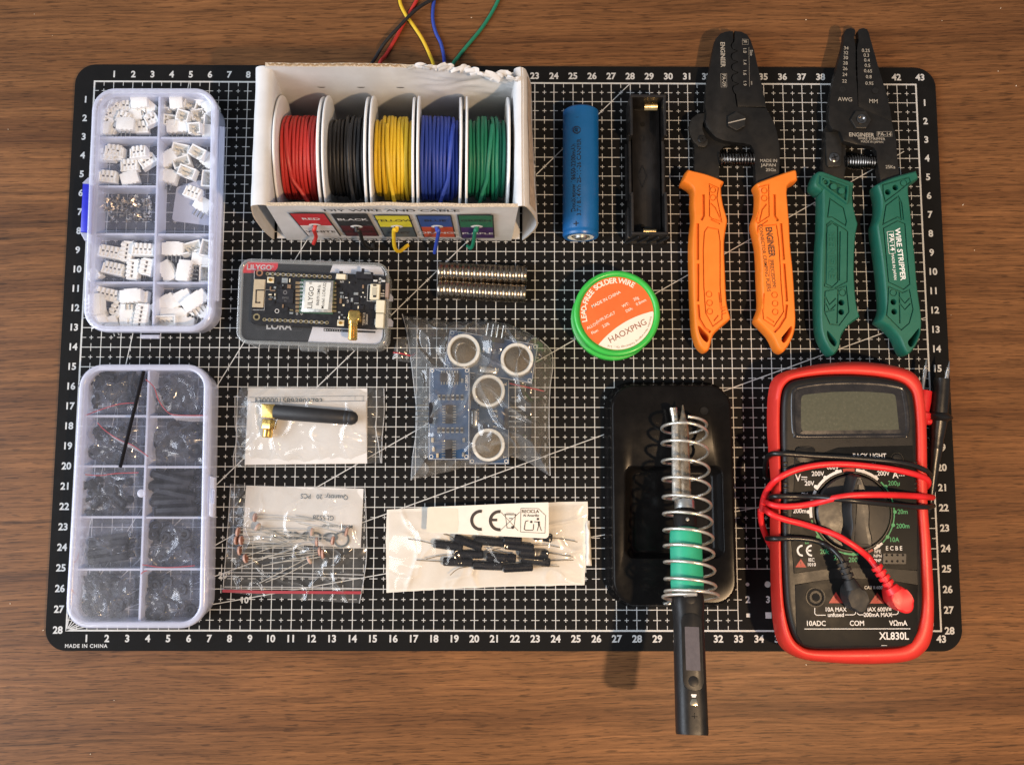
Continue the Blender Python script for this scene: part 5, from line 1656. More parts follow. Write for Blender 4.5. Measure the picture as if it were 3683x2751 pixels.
WL = {'left': ['standing highest in the left cluster', 'pale, tipped over below the highest one', 'leftmost column, uppermost', 'leftmost column, second', 'leftmost column, third', 'lowest at the left, leaning', 'tucked just inside the left column'],
      'right': ['pale, in the middle right by the label', 'brightly lit on the right side', 'near the right end, second from the edge', 'farthest right in the bag', 'low on the right, left of a twin', 'low on the right, right of a twin', 'lowest right, pale and upright']}
ci = {'left': 0, 'right': 0}
for k, (x, y, la, side_, tl) in enumerate(HD):
    c = zF(x, y, .32)
    w = WL[side_][ci[side_]]; ci[side_] += 1
    t = thing('light_sensor', 'small reddish light sensor with two long leads, ' + w, 'light sensor', (c.x, c.y, .3), 'light sensors in the zip bag')
    a = radians(la)
    dr = Vector((cos(a), sin(a), 0))
    Rh = axis_rot(dr + Vector((0, 0, .12 if k % 2 else .03)))
    hz = .30 + .12 * (k % 3)
    cc0 = Vector((c.x, c.y, hz))
    b = B(); b.lathe([(0, -.07), (.19, -.07), (.215, -.05), (.215, .05), (.19, .07), (0, .07)], cc0, Rh, 28); hd = obj('head', b, m_ldr if k not in (1, 6, 12) else M('resistor_pale', (.55, .48, .42), .4), t)
    b = B(); b.lathe([(.21, -.045), (.225, -.04), (.225, .04), (.21, .045)], cc0, Rh, 28); obj('side_wall', b, M('resin_pale', (.55, .36, .30), .3), hd)
    rs = random.Random(k)
    for s_ in (-1, 1):
        n_ = Vector((-sin(a), cos(a), 0)) * s_ * .12
        L = rs.uniform(2.5, 3.1) * (1 if side_ == 'left' else .95)
        sp_a = rs.uniform(-.10, .10)
        e = cc0 + n_ + Vector((cos(a + sp_a), sin(a + sp_a), 0)) * L; e.z = .16 + rs.uniform(0, .3)
        m_ = (cc0 + e) / 2 + n_ * rs.uniform(.2, 1.2) + Vector((0, 0, .1))
        b = B(); b.tube([cc0 + n_ * .9, m_, e], .022, 6, 8); obj('lead', b, m_lead, t)
zb = thing('zip_bag', 'clear zip bag with a red seal line holding the reddish light sensors', 'plastic bag', (zF(530, 1180).x, zF(530, 1180).y, 0))
fb, _ = film_patch(F_([(97, 758), (560, 776), (1036, 792)]), F_([(1036, 792), (1048, 1200), (1030, 1400), (996, 1592)]), F_([(42, 1512), (430, 1560), (996, 1592)]), F_([(97, 758), (75, 1100), (55, 1350), (42, 1512)]), .62, 31, .15, 130, 110, .6,
                  lambda u, v: min(1, min(u, 1 - u) * 6) * (min(1, v * 5) if v < .45 else max(0.02, 1 - ((v - .45) / .30))) , .03)
obj('film', fb, m_film, zb, 180)
b = B(); P = F_([(40, 1504), (300, 1512), (620, 1514), (1008, 1516)], .12)
for a_, c_ in zip(P, P[1:]): b.strip(a_, c_, .14, .13, .02)
obj('seal_strip', b, M_clear('red_zip_film', (.42, .03, .045), .72, .2, .3), zb)
for y0, y1 in ((1376, 1384), (1400, 1408), (1476, 1480)):
    weld(F_([(52, y0), (500, (y0 + y1) / 2), (1026, y1 + 8)], .14), 'zip_ridge', zb, .025)
weld(F_([(97, 758), (75, 1100), (55, 1350), (42, 1512)], .08), parent=zb); weld(F_([(1036, 792), (1048, 1200), (1030, 1400), (996, 1592)], .08), parent=zb)
# ------------------------------------------------------------------ black capsules in the cream bag
G_ = lambda L, z=.06: [zG(x, y, z) for x, y in L]
cb = thing('paper_bag', 'cream translucent flat bag with a printed white sticker, holding black capsule parts with wire legs', 'bag', (zG(1050, 570).x, zG(1050, 570).y, 0))
def crm(u, v): 
    e = min(u, 1 - u, v, 1 - v)
    return min(1, e * 9) * .5
fb, _ = film_patch(G_([(105, 215), (700, 185), (1400, 150), (1990, 138)]), G_([(1990, 138), (1985, 420), (1972, 700), (1958, 920)]), G_([(104, 993), (700, 955), (1300, 932), (1958, 920)]), G_([(105, 215), (97, 480), (100, 740), (104, 993)]), .10, 41, .09, 130, 80, .45, crm, .02)
m_cream2 = M('cream_foam', (.66, .63, .57), .5, 0, .05, 60, .2, 400, coat=.25)
obj('back_sheet', fb, m_cream2, cb, 180)
fb, _ = film_patch(G_([(1970, 318), (2008, 315)]), G_([(2008, 315), (2024, 738)]), G_([(1972, 738), (2024, 738)]), G_([(1970, 318), (1972, 738)]), .25, 44, .12, 14, 30); obj('folded_edge', fb, m_cream2, cb, 180)
CAPS = [(683, 548, -7, .35), (868, 522, -19, .55), (1068, 512, -5, .35), (1285, 500, -4, .62), (1345, 560, -7, .40), (873, 632, 0, .30), (1482, 622, -4, .35), (1178, 662, -3, .55), (1500, 690, -9, .30), (773, 704, -2, .35), (1052, 738, -2, .35), (1336, 755, 3, .38), (1570, 470, -8, .30)]
CW = ['leftmost, with a chamfered end', 'slanting, in the upper left', 'upper middle, beneath the sticker edge', 'upper middle, overlapping its left neighbour', 'centre right, with a bright upper edge', 'left, in the middle row', 'rightmost in the middle row', 'centre, lying over the others', 'lower right, partly covered', 'bottom row, left one', 'bottom row, middle one', 'bottom row, right one', 'half hidden under the right end of the sticker']
LD = {0: [((540, 535), (430, 508), (305, 488))], 1: [((735, 482), (690, 455), (638, 444))], 4: [((1480, 550), (1600, 545), (1740, 571))], 5: [((735, 632), (600, 648), (475, 676))], 6: [((1622, 620), (1740, 638), (1852, 656))],
      7: [((1030, 640), (1100, 590), (1215, 562)), ((1325, 670), (1450, 680), (1565, 692))], 8: [((1598, 692), (1730, 690), (1855, 685))], 9: [((637, 702), (500, 693), (385, 687))], 10: [((915, 742), (780, 765), (700, 826))], 11: [((1476, 748), (1600, 745), (1722, 745))],
      12: [((1636, 478), (1760, 492), (1892, 516))], 3: [((1240, 630), (1150, 605), (1060, 588))], 2: [((930, 490), (860, 475), (760, 465))]}
m_caps = M('capsule_black', (.012, .012, .014), .28, 0, .15, 600)
for k, (x, y, a, z) in enumerate(CAPS):
    z = .22 + (z - .28) * .75
    c = zG(x, y, z)
    t = thing('capsule_switch', 'black capsule part with thin wire legs, ' + CW[k], 'electronic part', (c.x, c.y, .1), 'black capsule parts in the cream bag')
    Rr_ = rz(radians(a)) @ ry(pi / 2)
    L = 1.46 if k not in (3, 12) else .9
    b = B(); b.lathe([(0, -L/2), (.17, -L/2), (.215, -L/2 + .05), (.215, L/2 - .05), (.17, L/2), (0, L/2)], (c.x, c.y, z), Rr_, 28); obj('body', b, m_caps, t)
    for P in LD.get(k, []):
        b = B(); b.tube([zG(px, py, z - .02 + .05 * i) for i, (px, py) in enumerate(P)], .024, 6, 6); obj('lead', b, M('lead_bronze', (.34, .26, .16), .35, .6, .1), t)
fb, _ = film_patch(G_([(130, 240), (1950, 165)]), G_([(1950, 165), (1930, 900)]), G_([(130, 960), (1930, 900)]), G_([(130, 240), (130, 960)]), .50, 51, .10, 120, 70, .55, lambda u, v: min(1, min(u, 1-u) * 4) * min(1, min(v, 1-v) * 3.2), .06)
obj('front_film', fb, M_clear('thin_film', (.8, .75, .68), .0, .06, .12, (.99, .98, .97), spec=1.0), cb, 180)
st = B()
Q = G_([(492, 190), (1622, 146), (1626, 487), (474, 428)], .80)
st.prism(rquad(Q, [.12, .02, .2, .12], 5), .79, .805)
sk = obj('sticker', st, M('sticker_white', (.72, .69, .62), .5, 0, .03), cb)
b = B(); b.prism(rquad(G_([(486, 192), (770, 205), (774, 350), (768, 432), (474, 428)], .80), .08, 4), .807, .815); obj('folded_sticker_end', b, M('sticker_cream', (.64, .60, .50), .5, 0, .03), sk)
b = B()
def arc3(cx, cy, r, a0, a1, w):
    p = zG(cx, cy, .80); n = 24
    V = b.bm.verts.new
    o = [V((p.x + (r + w/2) * cos(a), p.y + (r + w/2) * sin(a), .818)) for a in [radians(a0 + (a1 - a0) * k / n) for k in range(n + 1)]]
    i_ = [V((p.x + (r - w/2) * cos(a), p.y + (r - w/2) * sin(a), .818)) for a in [radians(a0 + (a1 - a0) * k / n) for k in range(n + 1)]]
    for k in range(n): b.bm.faces.new((o[k], o[k + 1], i_[k + 1], i_[k]))
arc3(985, 315, .44, 82, 278, .15); arc3(1160, 318, .44, 82, 278, .15)
def gs(x0, y0, x1, y1, w): b.strip(zG(x0, y0, .80), zG(x1, y1, .80), w, .8185)
gs(1070, 312, 1140, 312, .13)
gs(1175, 238, 1338, 414, .02); gs(1352, 238, 1172, 408, .02)
gs(1215, 255, 1232, 385, .025); gs(1312, 262, 1296, 388, .025); gs(1228, 385, 1296, 388, .03); gs(1208, 260, 1318, 262, .05); gs(1225, 245, 1300, 248, .02); gs(1250, 298, 1285, 298, .04)
p = zG(1285, 382, .80); b.disc((p.x, p.y, .8188), .075, 20)
for a_, c_ in (((1362, 203), (1525, 205)), ((1525, 205), (1594, 270)), ((1594, 270), (1588, 436)), ((1588, 436), (1358, 424)), ((1358, 424), (1362, 203))): gs(*a_, *c_, .022)
p = zG(1450, 233, .80); b.text('RECICLA', .215, (p.x, p.y, .8185), 0, bold=.02)
p = zG(1458, 270, .80); b.text('Al Amarillo', .17, (p.x, p.y, .8185), 0, bold=.015)
for P in (((1432, 318), (1405, 325)), ((1405, 325), (1393, 400)), ((1393, 400), (1410, 408)), ((1410, 408), (1475, 408)), ((1478, 405), (1482, 350))): gs(*P[0], *P[1], .04)
p = zG(1522, 303, .80); b.disc((p.x, p.y, .8188), .06, 18); p = zG(1460, 330, .80); b.disc((p.x, p.y, .8188), .06, 18)
gs(1488, 328, 1540, 332, .04); gs(1530, 325, 1532, 362, .09); gs(1530, 360, 1515, 414, .035); gs(1535, 360, 1555, 414, .035)
obj('sticker_print', b, M('ink_warm_black', (.03, .022, .02), .5), sk, 0)
sk.location.z -= .14 * S
# ================================================================== the two hand tools
m_tool = M('blackened_steel', (.010, .0095, .009), .45, .2, .2, 200, .25, 2600, .35)
m_tool2 = M('blackened_steel_worn', (.035, .033, .030), .38, .6, .25, 200, .2, 2600)
m_spring = M('spring_steel', (.16, .145, .13), .25, 1.0, .15, 600)
m_or = M('orange_grip', (.78, .19, .012), .52, 0, .05, 120, .25, 2500)
m_gr = M('green_grip', (.009, .105, .068), .48, 0, .06, 120, .25, 2500)
m_etch = M('etched_mark', (.34, .31, .26), .5)
def poly_at(f, pts, z): return [f(x, y, z) for x, y in pts]
def plate(name, f, pts, z0, z1, m, root, bev=.03, parent=None):
    b = B(); b.prism(poly_at(f, pts, z1), z0, z1, bev, 2); return obj(name, b, m, parent or root, 30)
def spring(root, f, A, C, z, rad, turns, wr, prof=None):
    a = f(*A, z); c = f(*C, z); d = c - a; L = d.length; dn = d.normalized(); n = Vector((-dn.y, dn.x, 0)); u = Vector((0, 0, 1))
    pts = []
    N = int(turns * 20)
    for k in range(N + 1):
        t = k / N; r_ = rad * (prof(t) if prof else 1)
        an = 2 * pi * turns * t
        pts.append(a + d * t + n * r_ * cos(an) + u * r_ * sin(an))
    b = B(); b.tube(pts, wr, 6, 1); return obj('coil_spring', b, m_spring, root)
def screw(root, f, x, y, z, r, kind='slot', m=None):
    p = f(x, y, z + .08); b = B(); b.lathe([(r, 0), (r, .05), (r * .8, .09), (0, .10)], (p.x, p.y, z), None, 28); o = obj('screw', b, m or m_tool2, root)
    b = B()
    for a in ((.5,) if kind == 'slot' else (.3, .3 + pi / 2)): b.box((p.x, p.y, z + .085), (r * 1.3, r * .22, .05), rz(a))
    obj('screw_slot', b, M('hole_black', (.002, .002, .002), .9), o)
    return o
def tri_hole_outline(root, f, outline, hole, z0, z1, m, name='grip', bev=.13):
    """solid grip with a real hanging hole: outline and hole joined by a bridge"""
    zq = z0 + (z1 - z0) * .52
    P = [Vector(f(x, y, zq)).to_2d() for x, y in outline]; P = smooth_loop(P, 3)
    Hh = [Vector(f(x, y, zq)).to_2d() for x, y in hole]; Hh = smooth_loop(Hh, 3)
    def area(Q): return sum(Q[i].x * Q[(i+1) % len(Q)].y - Q[(i+1) % len(Q)].x * Q[i].y for i in range(len(Q)))
    if area(P) < 0: P = P[::-1]
    if area(Hh) > 0: Hh = Hh[::-1]
    # cap with a hole through triangle fill; sides as rounded profile (vertical, then rolled over)
    b = B(); V = b.bm.verts.new
    def rings(Q, sgn):
        out = []
        zm = z0 + (z1 - z0) * .52
        for d_, z in ((.12, z0), (.05, z0 + .14), (.012, z0 + .34), (0, zm), (.01, zm + .18), (.03, z1 - .16), (.07, z1 - .05), (.125, z1)):
            out.append([V((p.x, p.y, z)) for p in inset(Q, d_)])
        for r0, r1_ in zip(out, out[1:]):
            n = len(r0)
            for i in range(n): b.bm.faces.new((r0[i], r0[(i+1) % n], r1_[(i+1) % n], r1_[i]))
        return out
    r_out = rings(P, 1)
    # inset() shrinks counter-clockwise loops; the hole is clockwise: its own inset grows the solid side, so flip
    Hc = Hh[::-1]
    outh = []
    for k in range(3):
        d_, z = ((0, z0), (0, z1 - .05), (-.01, z1))[k]
        outh.append([V((p.x, p.y, z)) for p in inset(Hc, d_)])
    for r0, r1_ in zip(outh, outh[1:]):
        n = len(r0)
        for i in range(n): b.bm.faces.new((r0[i], r1_[i], r1_[(i+1) % n], r0[(i+1) % n]))
    for lo, hi in ((r_out[-1], outh[-1]), (r_out[0], outh[0])):
        es = []
        for R_ in (lo, hi):
            for i in range(len(R_)):
                e = b.bm.edges.get((R_[i], R_[(i+1) % len(R_)]))
                es.append(e)
        bmesh.ops.triangle_fill(b.bm, use_beauty=True, use_dissolve=False, edges=es)
    return obj(name, b, m, root, 40), P
def ridge_line(f, pts, z, r, m, parent, name='moulded_ridge', sub=1):
    b = B(); b.tube([f(x, y, z) for x, y in pts], r, 6, sub); return obj(name, b, m, parent)
def groove(f, pts, z, w, m, parent, depth=.05):
    cut_strip(parent, [f(x, y, z) for x, y in pts], w * 2, z, .16)
CUT = {}
def _cutter(o):
    return CUT.setdefault(o.name, B())
def cut_strip(o, P, w, z, depth):
    P = [Vector((p.x, p.y)) for p in P]; n = len(P); L, R_ = [], []
    for i in range(n):
        d = (P[min(i + 1, n - 1)] - P[max(i - 1, 0)]).normalized(); nn = Vector((-d.y, d.x)) * w / 2
        L.append(P[i] + nn); R_.append(P[i] - nn)
    _cutter(o).prism(L + R_[::-1], z - depth, z + .2)
def cut_ring(o, P, w, z, depth):
    _cutter(o).ring(P, inset(P, w), z - depth, z + .2)
def cut_disc(o, c, r, z, depth, r0=0):
    P = [(c.x + r * cos(2*pi*k/20), c.y + r * sin(2*pi*k/20)) for k in range(20)]
    if r0: _cutter(o).ring(P, [(c.x + r0 * cos(2*pi*k/20), c.y + r0 * sin(2*pi*k/20)) for k in range(20)], z - depth, z + .2)
    else: _cutter(o).prism(P, z - depth, z + .2)
def carve(o):
    b = CUT.get(o.name)
    if not b: return
    bmesh.ops.recalc_face_normals(b.bm, faces=b.bm.faces)
    me = bpy.data.meshes.new('cut'); b.bm.to_mesh(me); b.bm.free()
    me.transform(Matrix.Scale(S, 4) @ Matrix.Translation(-_BASE[o.name]))
    # split into loose groups: separate boolean for each, so overlapping cuts stay valid
    c = bpy.data.objects.new('cut', me); COL.objects.link(c); c.parent = o.parent
    md = o.modifiers.new('cut', 'BOOLEAN'); md.operation = 'DIFFERENCE'; md.object = c; md.solver = 'EXACT'; md.use_self = True
    bpy.context.view_layer.update()
    dg = bpy.context.evaluated_depsgraph_get()
    nm = bpy.data.meshes.new_from_object(o.evaluated_get(dg))
    o.modifiers.clear()
    if len(nm.polygons) > 50:
        o.data = nm
        for p in nm.polygons: p.use_smooth = True
        nm.set_sharp_from_angle(angle=radians(32))
    bpy.data.objects.remove(c); bpy.data.meshes.remove(me)
# ---------------- orange crimping pliers
HZ, PZ0, PZ1 = 1.5, .72, 1.12
crp = thing('crimping_pliers', 'black crimping pliers with bright orange handles lying jaws up, left of the green handled tool', 'pliers', (r3(560, 700, 0).x, r3(560, 700, 0).y, 0))
edge = [(523, 137), (526, 225), (508, 232), (498, 255), (512, 285), (553, 292), (556, 303), (508, 312), (498, 340), (512, 372), (553, 378), (556, 390), (510, 398), (500, 425), (514, 455), (556, 462), (558, 475), (512, 483), (502, 510), (516, 545), (560, 552), (562, 565), (518, 570), (510, 595), (520, 628), (540, 640), (545, 740)]
A = [(470, 140), (420, 160), (385, 200), (365, 280), (345, 400), (320, 520), (305, 640), (298, 740), (318, 800), (302, 850), (315, 900), (345, 940), (390, 985), (440, 1005), (520, 1022), (610, 1030), (670, 1042), (694, 1085), (700, 1200), (705, 1350), (890, 1350), (895, 1110), (890, 1040), (875, 940), (850, 870), (815, 800), (787, 748)]
plate('upper_jaw_plate', r2, edge[::-1][:0] + A[::1] + [(548, 745)] + edge[::-1][1:], PZ0, PZ1, m_tool, crp)
e2 = [(x + 12, y) for x, y in edge]
plate('lower_jaw_plate', r2, e2 + [(787, 741), (775, 680), (760, 600), (735, 490), (715, 400), (690, 290), (665, 210), (635, 165), (590, 142)], PZ0 - .02, PZ1 - .025, m_tool, crp)
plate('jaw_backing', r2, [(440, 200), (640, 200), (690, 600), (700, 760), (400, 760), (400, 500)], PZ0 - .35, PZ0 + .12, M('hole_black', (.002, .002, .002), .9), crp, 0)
plate('left_tang', r2, [(290, 860), (262, 950), (218, 1015), (212, 1080), (222, 1160), (210, 1270), (240, 1345), (412, 1350), (415, 1085), (448, 1052), (560, 1040), (640, 900), (400, 790)], PZ0 - .42, PZ0 - .02, m_tool, crp)
plate('grip_lever', r2, [(325, 797), (290, 790), (240, 797), (195, 832), (172, 890), (180, 960), (210, 1020), (250, 1055), (295, 1062), (322, 1040), (322, 1000), (295, 975), (274, 920), (277, 870), (302, 828), (326, 815)], PZ0 - .02, PZ0 + .2, m_tool2, crp)
screw(crp, r2, 280, 996, PZ0 + .2, .22, 'cross', m_tool)
p = r2(552, 855, 1.3); b = B(); b.cyl((p.x, p.y, PZ1 + .10), .50, .2, 'Z', 6, bevel=.03); bo = obj('pivot_bolt', b, m_tool2, crp, 20)
b = B(); b.box((p.x, p.y, PZ1 + .2), (.9, .05, .03), rz(.25)); obj('bolt_slot', b, m_etch, bo)
spring(crp, r2, (415, 1160), (695, 1160), .75, .33, 12, .035)
b = B()
def t2(f, b, s_, x, y, sz, rot=0, z=PZ1 + .006, bold=.006, sx=1): p = f(x, y, z); b.text(s_, sz, (p.x, p.y, z), rot, bold=bold, sx=sx)
t2(r2, b, 'ENGINEER', 440, 325, .32, -pi / 2, bold=.02, sx=.90); t2(r2, b, 'PA-09', 450, 530, .27, -pi / 2)
for a_, c_ in (((425, 478), (472, 478)), ((472, 478), (474, 585)), ((474, 585), (428, 585)), ((428, 585), (425, 478))): b.strip(r2(*a_, PZ1), r2(*c_, PZ1), .012, PZ1 + .006)
for s_, y in (('1.0', 292), ('1.4', 385), ('1.6', 468), ('1.9', 552)): t2(r2, b, s_, 616, y, .24, -pi / 2, PZ1 - .018)
t2(r2, b, 'Size', 668, 312, .20, -pi / 2, PZ1 - .018); t2(r2, b, 'mm', 672, 552, .13, -pi / 2, PZ1 - .018); t2(r2, b, 'JE', 620, 222, .22, -pi / 2, PZ1 - .018)
b.strip(r2(650, 265, PZ1), r2(655, 580, PZ1), .010, PZ1 - .018)
for a_, c_ in (((598, 200), (645, 205)), ((645, 205), (645, 245)), ((598, 245), (645, 245)), ((598, 200), (598, 245))): b.strip(r2(*a_, PZ1), r2(*c_, PZ1), .010, PZ1 - .018)
t2(r2, b, 'MADE IN', 806, 1170, .22, 0); t2(r2, b, 'JAPAN', 806, 1205, .22, 0, sx=1.2); t2(r2, b, '25Ga', 824, 1243, .22, 0, sx=1.1)
obj('engraved_marking', b, m_etch, crp, 0)
HL = [(140, 95), (185, 98), (310, 130), (425, 178), (432, 205), (416, 228), (418, 290), (432, 375), (462, 485), (455, 545), (440, 650), (440, 760), (445, 880), (450, 1000), (455, 1100), (464, 1175), (486, 1252), (480, 1278), (420, 1330), (352, 1400), (322, 1500), (302, 1525), (275, 1522), (235, 1480), (205, 1400), (190, 1300), (180, 1100), (175, 900), (172, 700), (178, 560), (188, 470), (180, 350), (180, 245), (108, 192), (105, 172)]
HR = [(1000, 95), (950, 100), (820, 145), (692, 195), (688, 230), (700, 265), (700, 340), (690, 420), (665, 498), (672, 560), (700, 680), (710, 800), (715, 950), (722, 1100), (718, 1180), (692, 1252), (697, 1292), (800, 1400), (850, 1500), (885, 1530), (907, 1528), (950, 1470), (985, 1390), (1000, 1300), (995, 1150), (980, 900), (960, 700), (950, 500), (940, 380), (936, 232), (1006, 186), (1013, 160)]
gl, _ = tri_hole_outline(crp, r3, HL, [(225, 1325), (268, 1358), (312, 1410), (298, 1452), (270, 1438), (240, 1392)], .25, HZ, m_or)
gr_, _ = tri_hole_outline(crp, r3, HR, [(957, 1328), (960, 1368), (925, 1432), (896, 1458), (878, 1425), (912, 1378)], .25, HZ, m_or)
# raised inner panels and moulded lines
def panel(f, pts, z, m, parent, h=.075, bev=.03, name='raised_panel'):
    cut_ring(parent, [f(x, y, z).to_2d() for x, y in pts], .065, z, .09)
def ridge_line(f, pts, z, r, m, parent, name='', sub=1):
    cut_strip(parent, [f(x, y, HZ) for x, y in pts], .075, HZ, .09)
panel(r3, [(318, 520), (410, 540), (425, 640), (425, 1000), (440, 1180), (440, 1260), (360, 1320), (300, 1210), (285, 1000), (280, 700), (290, 560)], HZ, m_or, gl)
panel(r3, [(330, 175), (412, 210), (400, 290), (418, 380), (440, 490), (350, 460), (330, 440)], HZ, m_or, gl)
panel(r3, [(716, 512), (872, 500), (892, 640), (912, 1000), (930, 1200), (850, 1320), (760, 1260), (748, 1100), (732, 800), (716, 640)], HZ, m_or, gr_)
panel(r3, [(712, 205), (812, 180), (815, 440), (722, 500), (700, 480), (722, 400), (715, 290)], HZ, m_or, gr_)
for P in ([(288, 265), (290, 435), (270, 470)], [(243, 495), (243, 785)], [(245, 815), (244, 1115)], [(246, 1140), (255, 1250), (300, 1330), (345, 1360)]): groove(r3, P, HZ, .07, m_or, gl)
for P in ([(853, 265), (856, 435), (882, 475)], [(905, 495), (928, 785)], [(930, 815), (952, 1115)], [(952, 1140), (940, 1240), (890, 1320), (850, 1360)]): groove(r3, P, HZ, .07, m_or, gr_)
for P in ([(345, 335), (380, 370), (432, 480)], [(345, 465), (420, 500)], [(410, 1045), (425, 1180)], [(370, 1270), (405, 1225)], [(430, 1165), (462, 1158)], [(430, 1190), (465, 1180)], [(430, 1215), (470, 1205)]): ridge_line(r3, P, HZ + .07, .05, m_or, gl)
for P in ([(790, 340), (755, 385), (730, 495)], [(800, 470), (745, 510)], [(770, 1050), (765, 1180)], [(850, 1280), (790, 1240)], [(745, 1165), (715, 1158)], [(745, 1190), (712, 1180)], [(745, 1215), (705, 1205)]): ridge_line(r3, P, HZ + .07, .05, m_or, gr_)
def dots(f, L, z, r, m, parent, name=''):
    for x, y in L: cut_disc(parent, f(x, y, HZ), r + .02, HZ, .07, r - .04)
dots(r3, [(362, 229), (362, 290), (331, 1057), (335, 1126), (337, 1194)], HZ + .07, .15, m_or, gl)
dots(r3, [(771, 234), (771, 295), (853, 1063), (857, 1131), (858, 1198)], HZ + .07, .15, m_or, gr_)
b = B()
aa = radians(-84.5)
t2(r3, b, 'ENGINEER', 818, 642, .44, aa, HZ + .006, .035, .74); t2(r3, b, 'PRECISION', 838, 895, .25, aa, HZ + .006, .012, 1.1); t2(r3, b, 'CONNECTOR CRIMPING PLIERS', 774, 768, .245, aa, HZ + .006, .01, .98)
for a_, c_ in (((808, 783), (845, 780)), ((845, 780), (862, 1006)), ((862, 1006), (825, 1010)), ((825, 1010), (808, 783))): b.strip(r3(*a_, HZ + .05), r3(*c_, HZ + .05), .015, HZ + .006)
obj('printed_lettering', b, M('ink_dark_brown', (.10, .035, .012), .5), gr_, 0)
# ---------------- green wire stripper
wst = thing('wire_stripper', 'black wire stripper with dark green handles at the far right, jaws slightly open', 'wire stripper', (r3(1560, 700, 0).x, r3(1560, 700, 0).y, 0))
plate('left_jaw_plate', r2, [(1410, 150), (1425, 122), (1455, 113), (1488, 117), (1497, 135), (1494, 170), (1480, 184), (1484, 215), (1500, 250), (1493, 275), (1503, 292), (1493, 312), (1503, 330), (1493, 352), (1503, 370), (1493, 392), (1503, 412), (1493, 436), (1506, 456), (1496, 480), (1508, 500), (1498, 525), (1512, 552), (1512, 740), (1790, 860), (1820, 1000), (1826, 1100), (1836, 1200), (1860, 1350), (1702, 1350), (1688, 1290), (1674, 1200), (1670, 1095), (1648, 1064), (1600, 1052), (1500, 1040), (1402, 1010), (1386, 960), (1375, 932), (1315, 920), (1290, 880), (1282, 820), (1290, 700), (1315, 560), (1345, 450), (1370, 350), (1395, 260), (1408, 190)], PZ0, PZ1, m_tool, wst)
plate('right_jaw_plate', r2, [(1518, 140), (1530, 120), (1560, 113), (1590, 122), (1605, 150), (1620, 215), (1650, 320), (1680, 430), (1720, 560), (1750, 650), (1772, 760), (1792, 870), (1516, 745), (1516, 552), (1520, 525), (1508, 505), (1520, 480), (1508, 458), (1518, 436), (1506, 414), (1516, 392), (1506, 372), (1516, 352), (1506, 332), (1516, 312), (1506, 294), (1516, 275), (1512, 250), (1528, 215), (1524, 180)], PZ0 - .02, PZ1 - .03, m_tool, wst)
plate('blade_strip', r2, [(1484, 200), (1524, 200), (1528, 560), (1530, 720), (1498, 720), (1488, 560)], PZ0 - .3, PZ0 + .15, M('blade_brown', (.06, .042, .028), .4, .8, .3, 900), wst, .02)
plate('left_tang', r2, [(1290, 860), (1250, 920), (1246, 1100), (1236, 1200), (1240, 1300), (1265, 1345), (1402, 1350), (1420, 1220), (1415, 1010), (1440, 900)], PZ0 - .42, PZ0 - .02, m_tool, wst)
plate('latch_plate', r2, [(1258, 938), (1352, 940), (1390, 965), (1386, 1195), (1372, 1216), (1285, 1218), (1270, 1200)], PZ0 - .02, PZ0 + .14, m_tool2, wst)
screw(wst, r2, 1332, 1142, PZ0 + .14, .26, 'cross', M('screw_bright', (.20, .19, .18), .25, 1))
p = r2(1542, 842, 1.3); b = B(); b.cyl((p.x, p.y, PZ1 + .09), .52, .18, 'Z', 6, bevel=.03, rot=rz(.5)); nu_ = obj('pivot_nut', b, m_tool2, wst, 20)
b = B(); b.lathe([(.24, .16), (.24, .24), (.16, .24), (.10, .18), (0, .18)], (p.x, p.y, PZ1 + .02), None, 24); obj('pivot_stud', b, M('screw_bright', (.20, .19, .18), .25, 1), nu_)
spring(wst, r2, (1420, 1180), (1668, 1186), .75, .33, 13, .045, lambda t: .78 + .32 * sin(pi * min(1, t * 1.3)) if t < .77 else .9)
for (x, y) in ((1393, 603), (1655, 612), (1757, 1152)):
    b = B(); p = r2(x, y, PZ1); b.disc((p.x, p.y, PZ1 + .004), .165 if x < 1700 else .14, 22)
    obj('drilled_hole', b, M('hole_black', (.002, .002, .002), .9), wst, 0)
b = B()
for s_, y in zip(('34', '32', '30', '28', '26', '24', '22'), (275, 313, 352, 395, 438, 486, 538)): t2(r2, b, s_, 1423 - (y - 275) * .05, y, .25, -.04)
for s_, y in zip(('0.25', '0.3', '0.4', '0.5', '0.65', '0.8', '0.95'), (295, 333, 372, 414, 457, 504, 556)): t2(r2, b, s_, 1580 + (y - 295) * .11, y, .25, -.04)
t2(r2, b, 'AWG', 1415, 683, .29, -.04, sx=1.05); t2(r2, b, 'MM', 1640, 698, .30, -.04)
t2(r2, b, 'ENGINEER', 1545, 965, .29, -.02, bold=.02, sx=.95); t2(r2, b, 'PA-14', 1728, 960, .28, -.02); t2(r2, b, 'WIRE STRIPPER', 1625, 996, .18, -.02, sx=1.15); t2(r2, b, 'MADE IN JAPAN', 1630, 1020, .16, -.02); t2(r2, b, '25Ka', 1775, 1220, .24)
for a_, c_ in (((1668, 940), (1785, 938)), ((1785, 938), (1788, 976)), ((1788, 976), (1668, 978)), ((1668, 978), (1668, 940))): b.strip(r2(*a_, PZ1), r2(*c_, PZ1), .012, PZ1 + .006)
obj('engraved_marking', b, m_etch, wst, 0)
GL = [(1165, 110), (1210, 105), (1330, 150), (1440, 187), (1458, 210), (1450, 260), (1452, 360), (1480, 492), (1490, 522), (1475, 600), (1465, 720), (1460, 900), (1468, 1050), (1480, 1160), (1500, 1235), (1498, 1262), (1420, 1320), (1362, 1400), (1345, 1490), (1310, 1545), (1280, 1548), (1235, 1490), (1195, 1400), (1178, 1280), (1175, 1000), (1185, 700), (1195, 560), (1198, 300), (1190, 275), (1142, 240), (1130, 200), (1145, 140)]
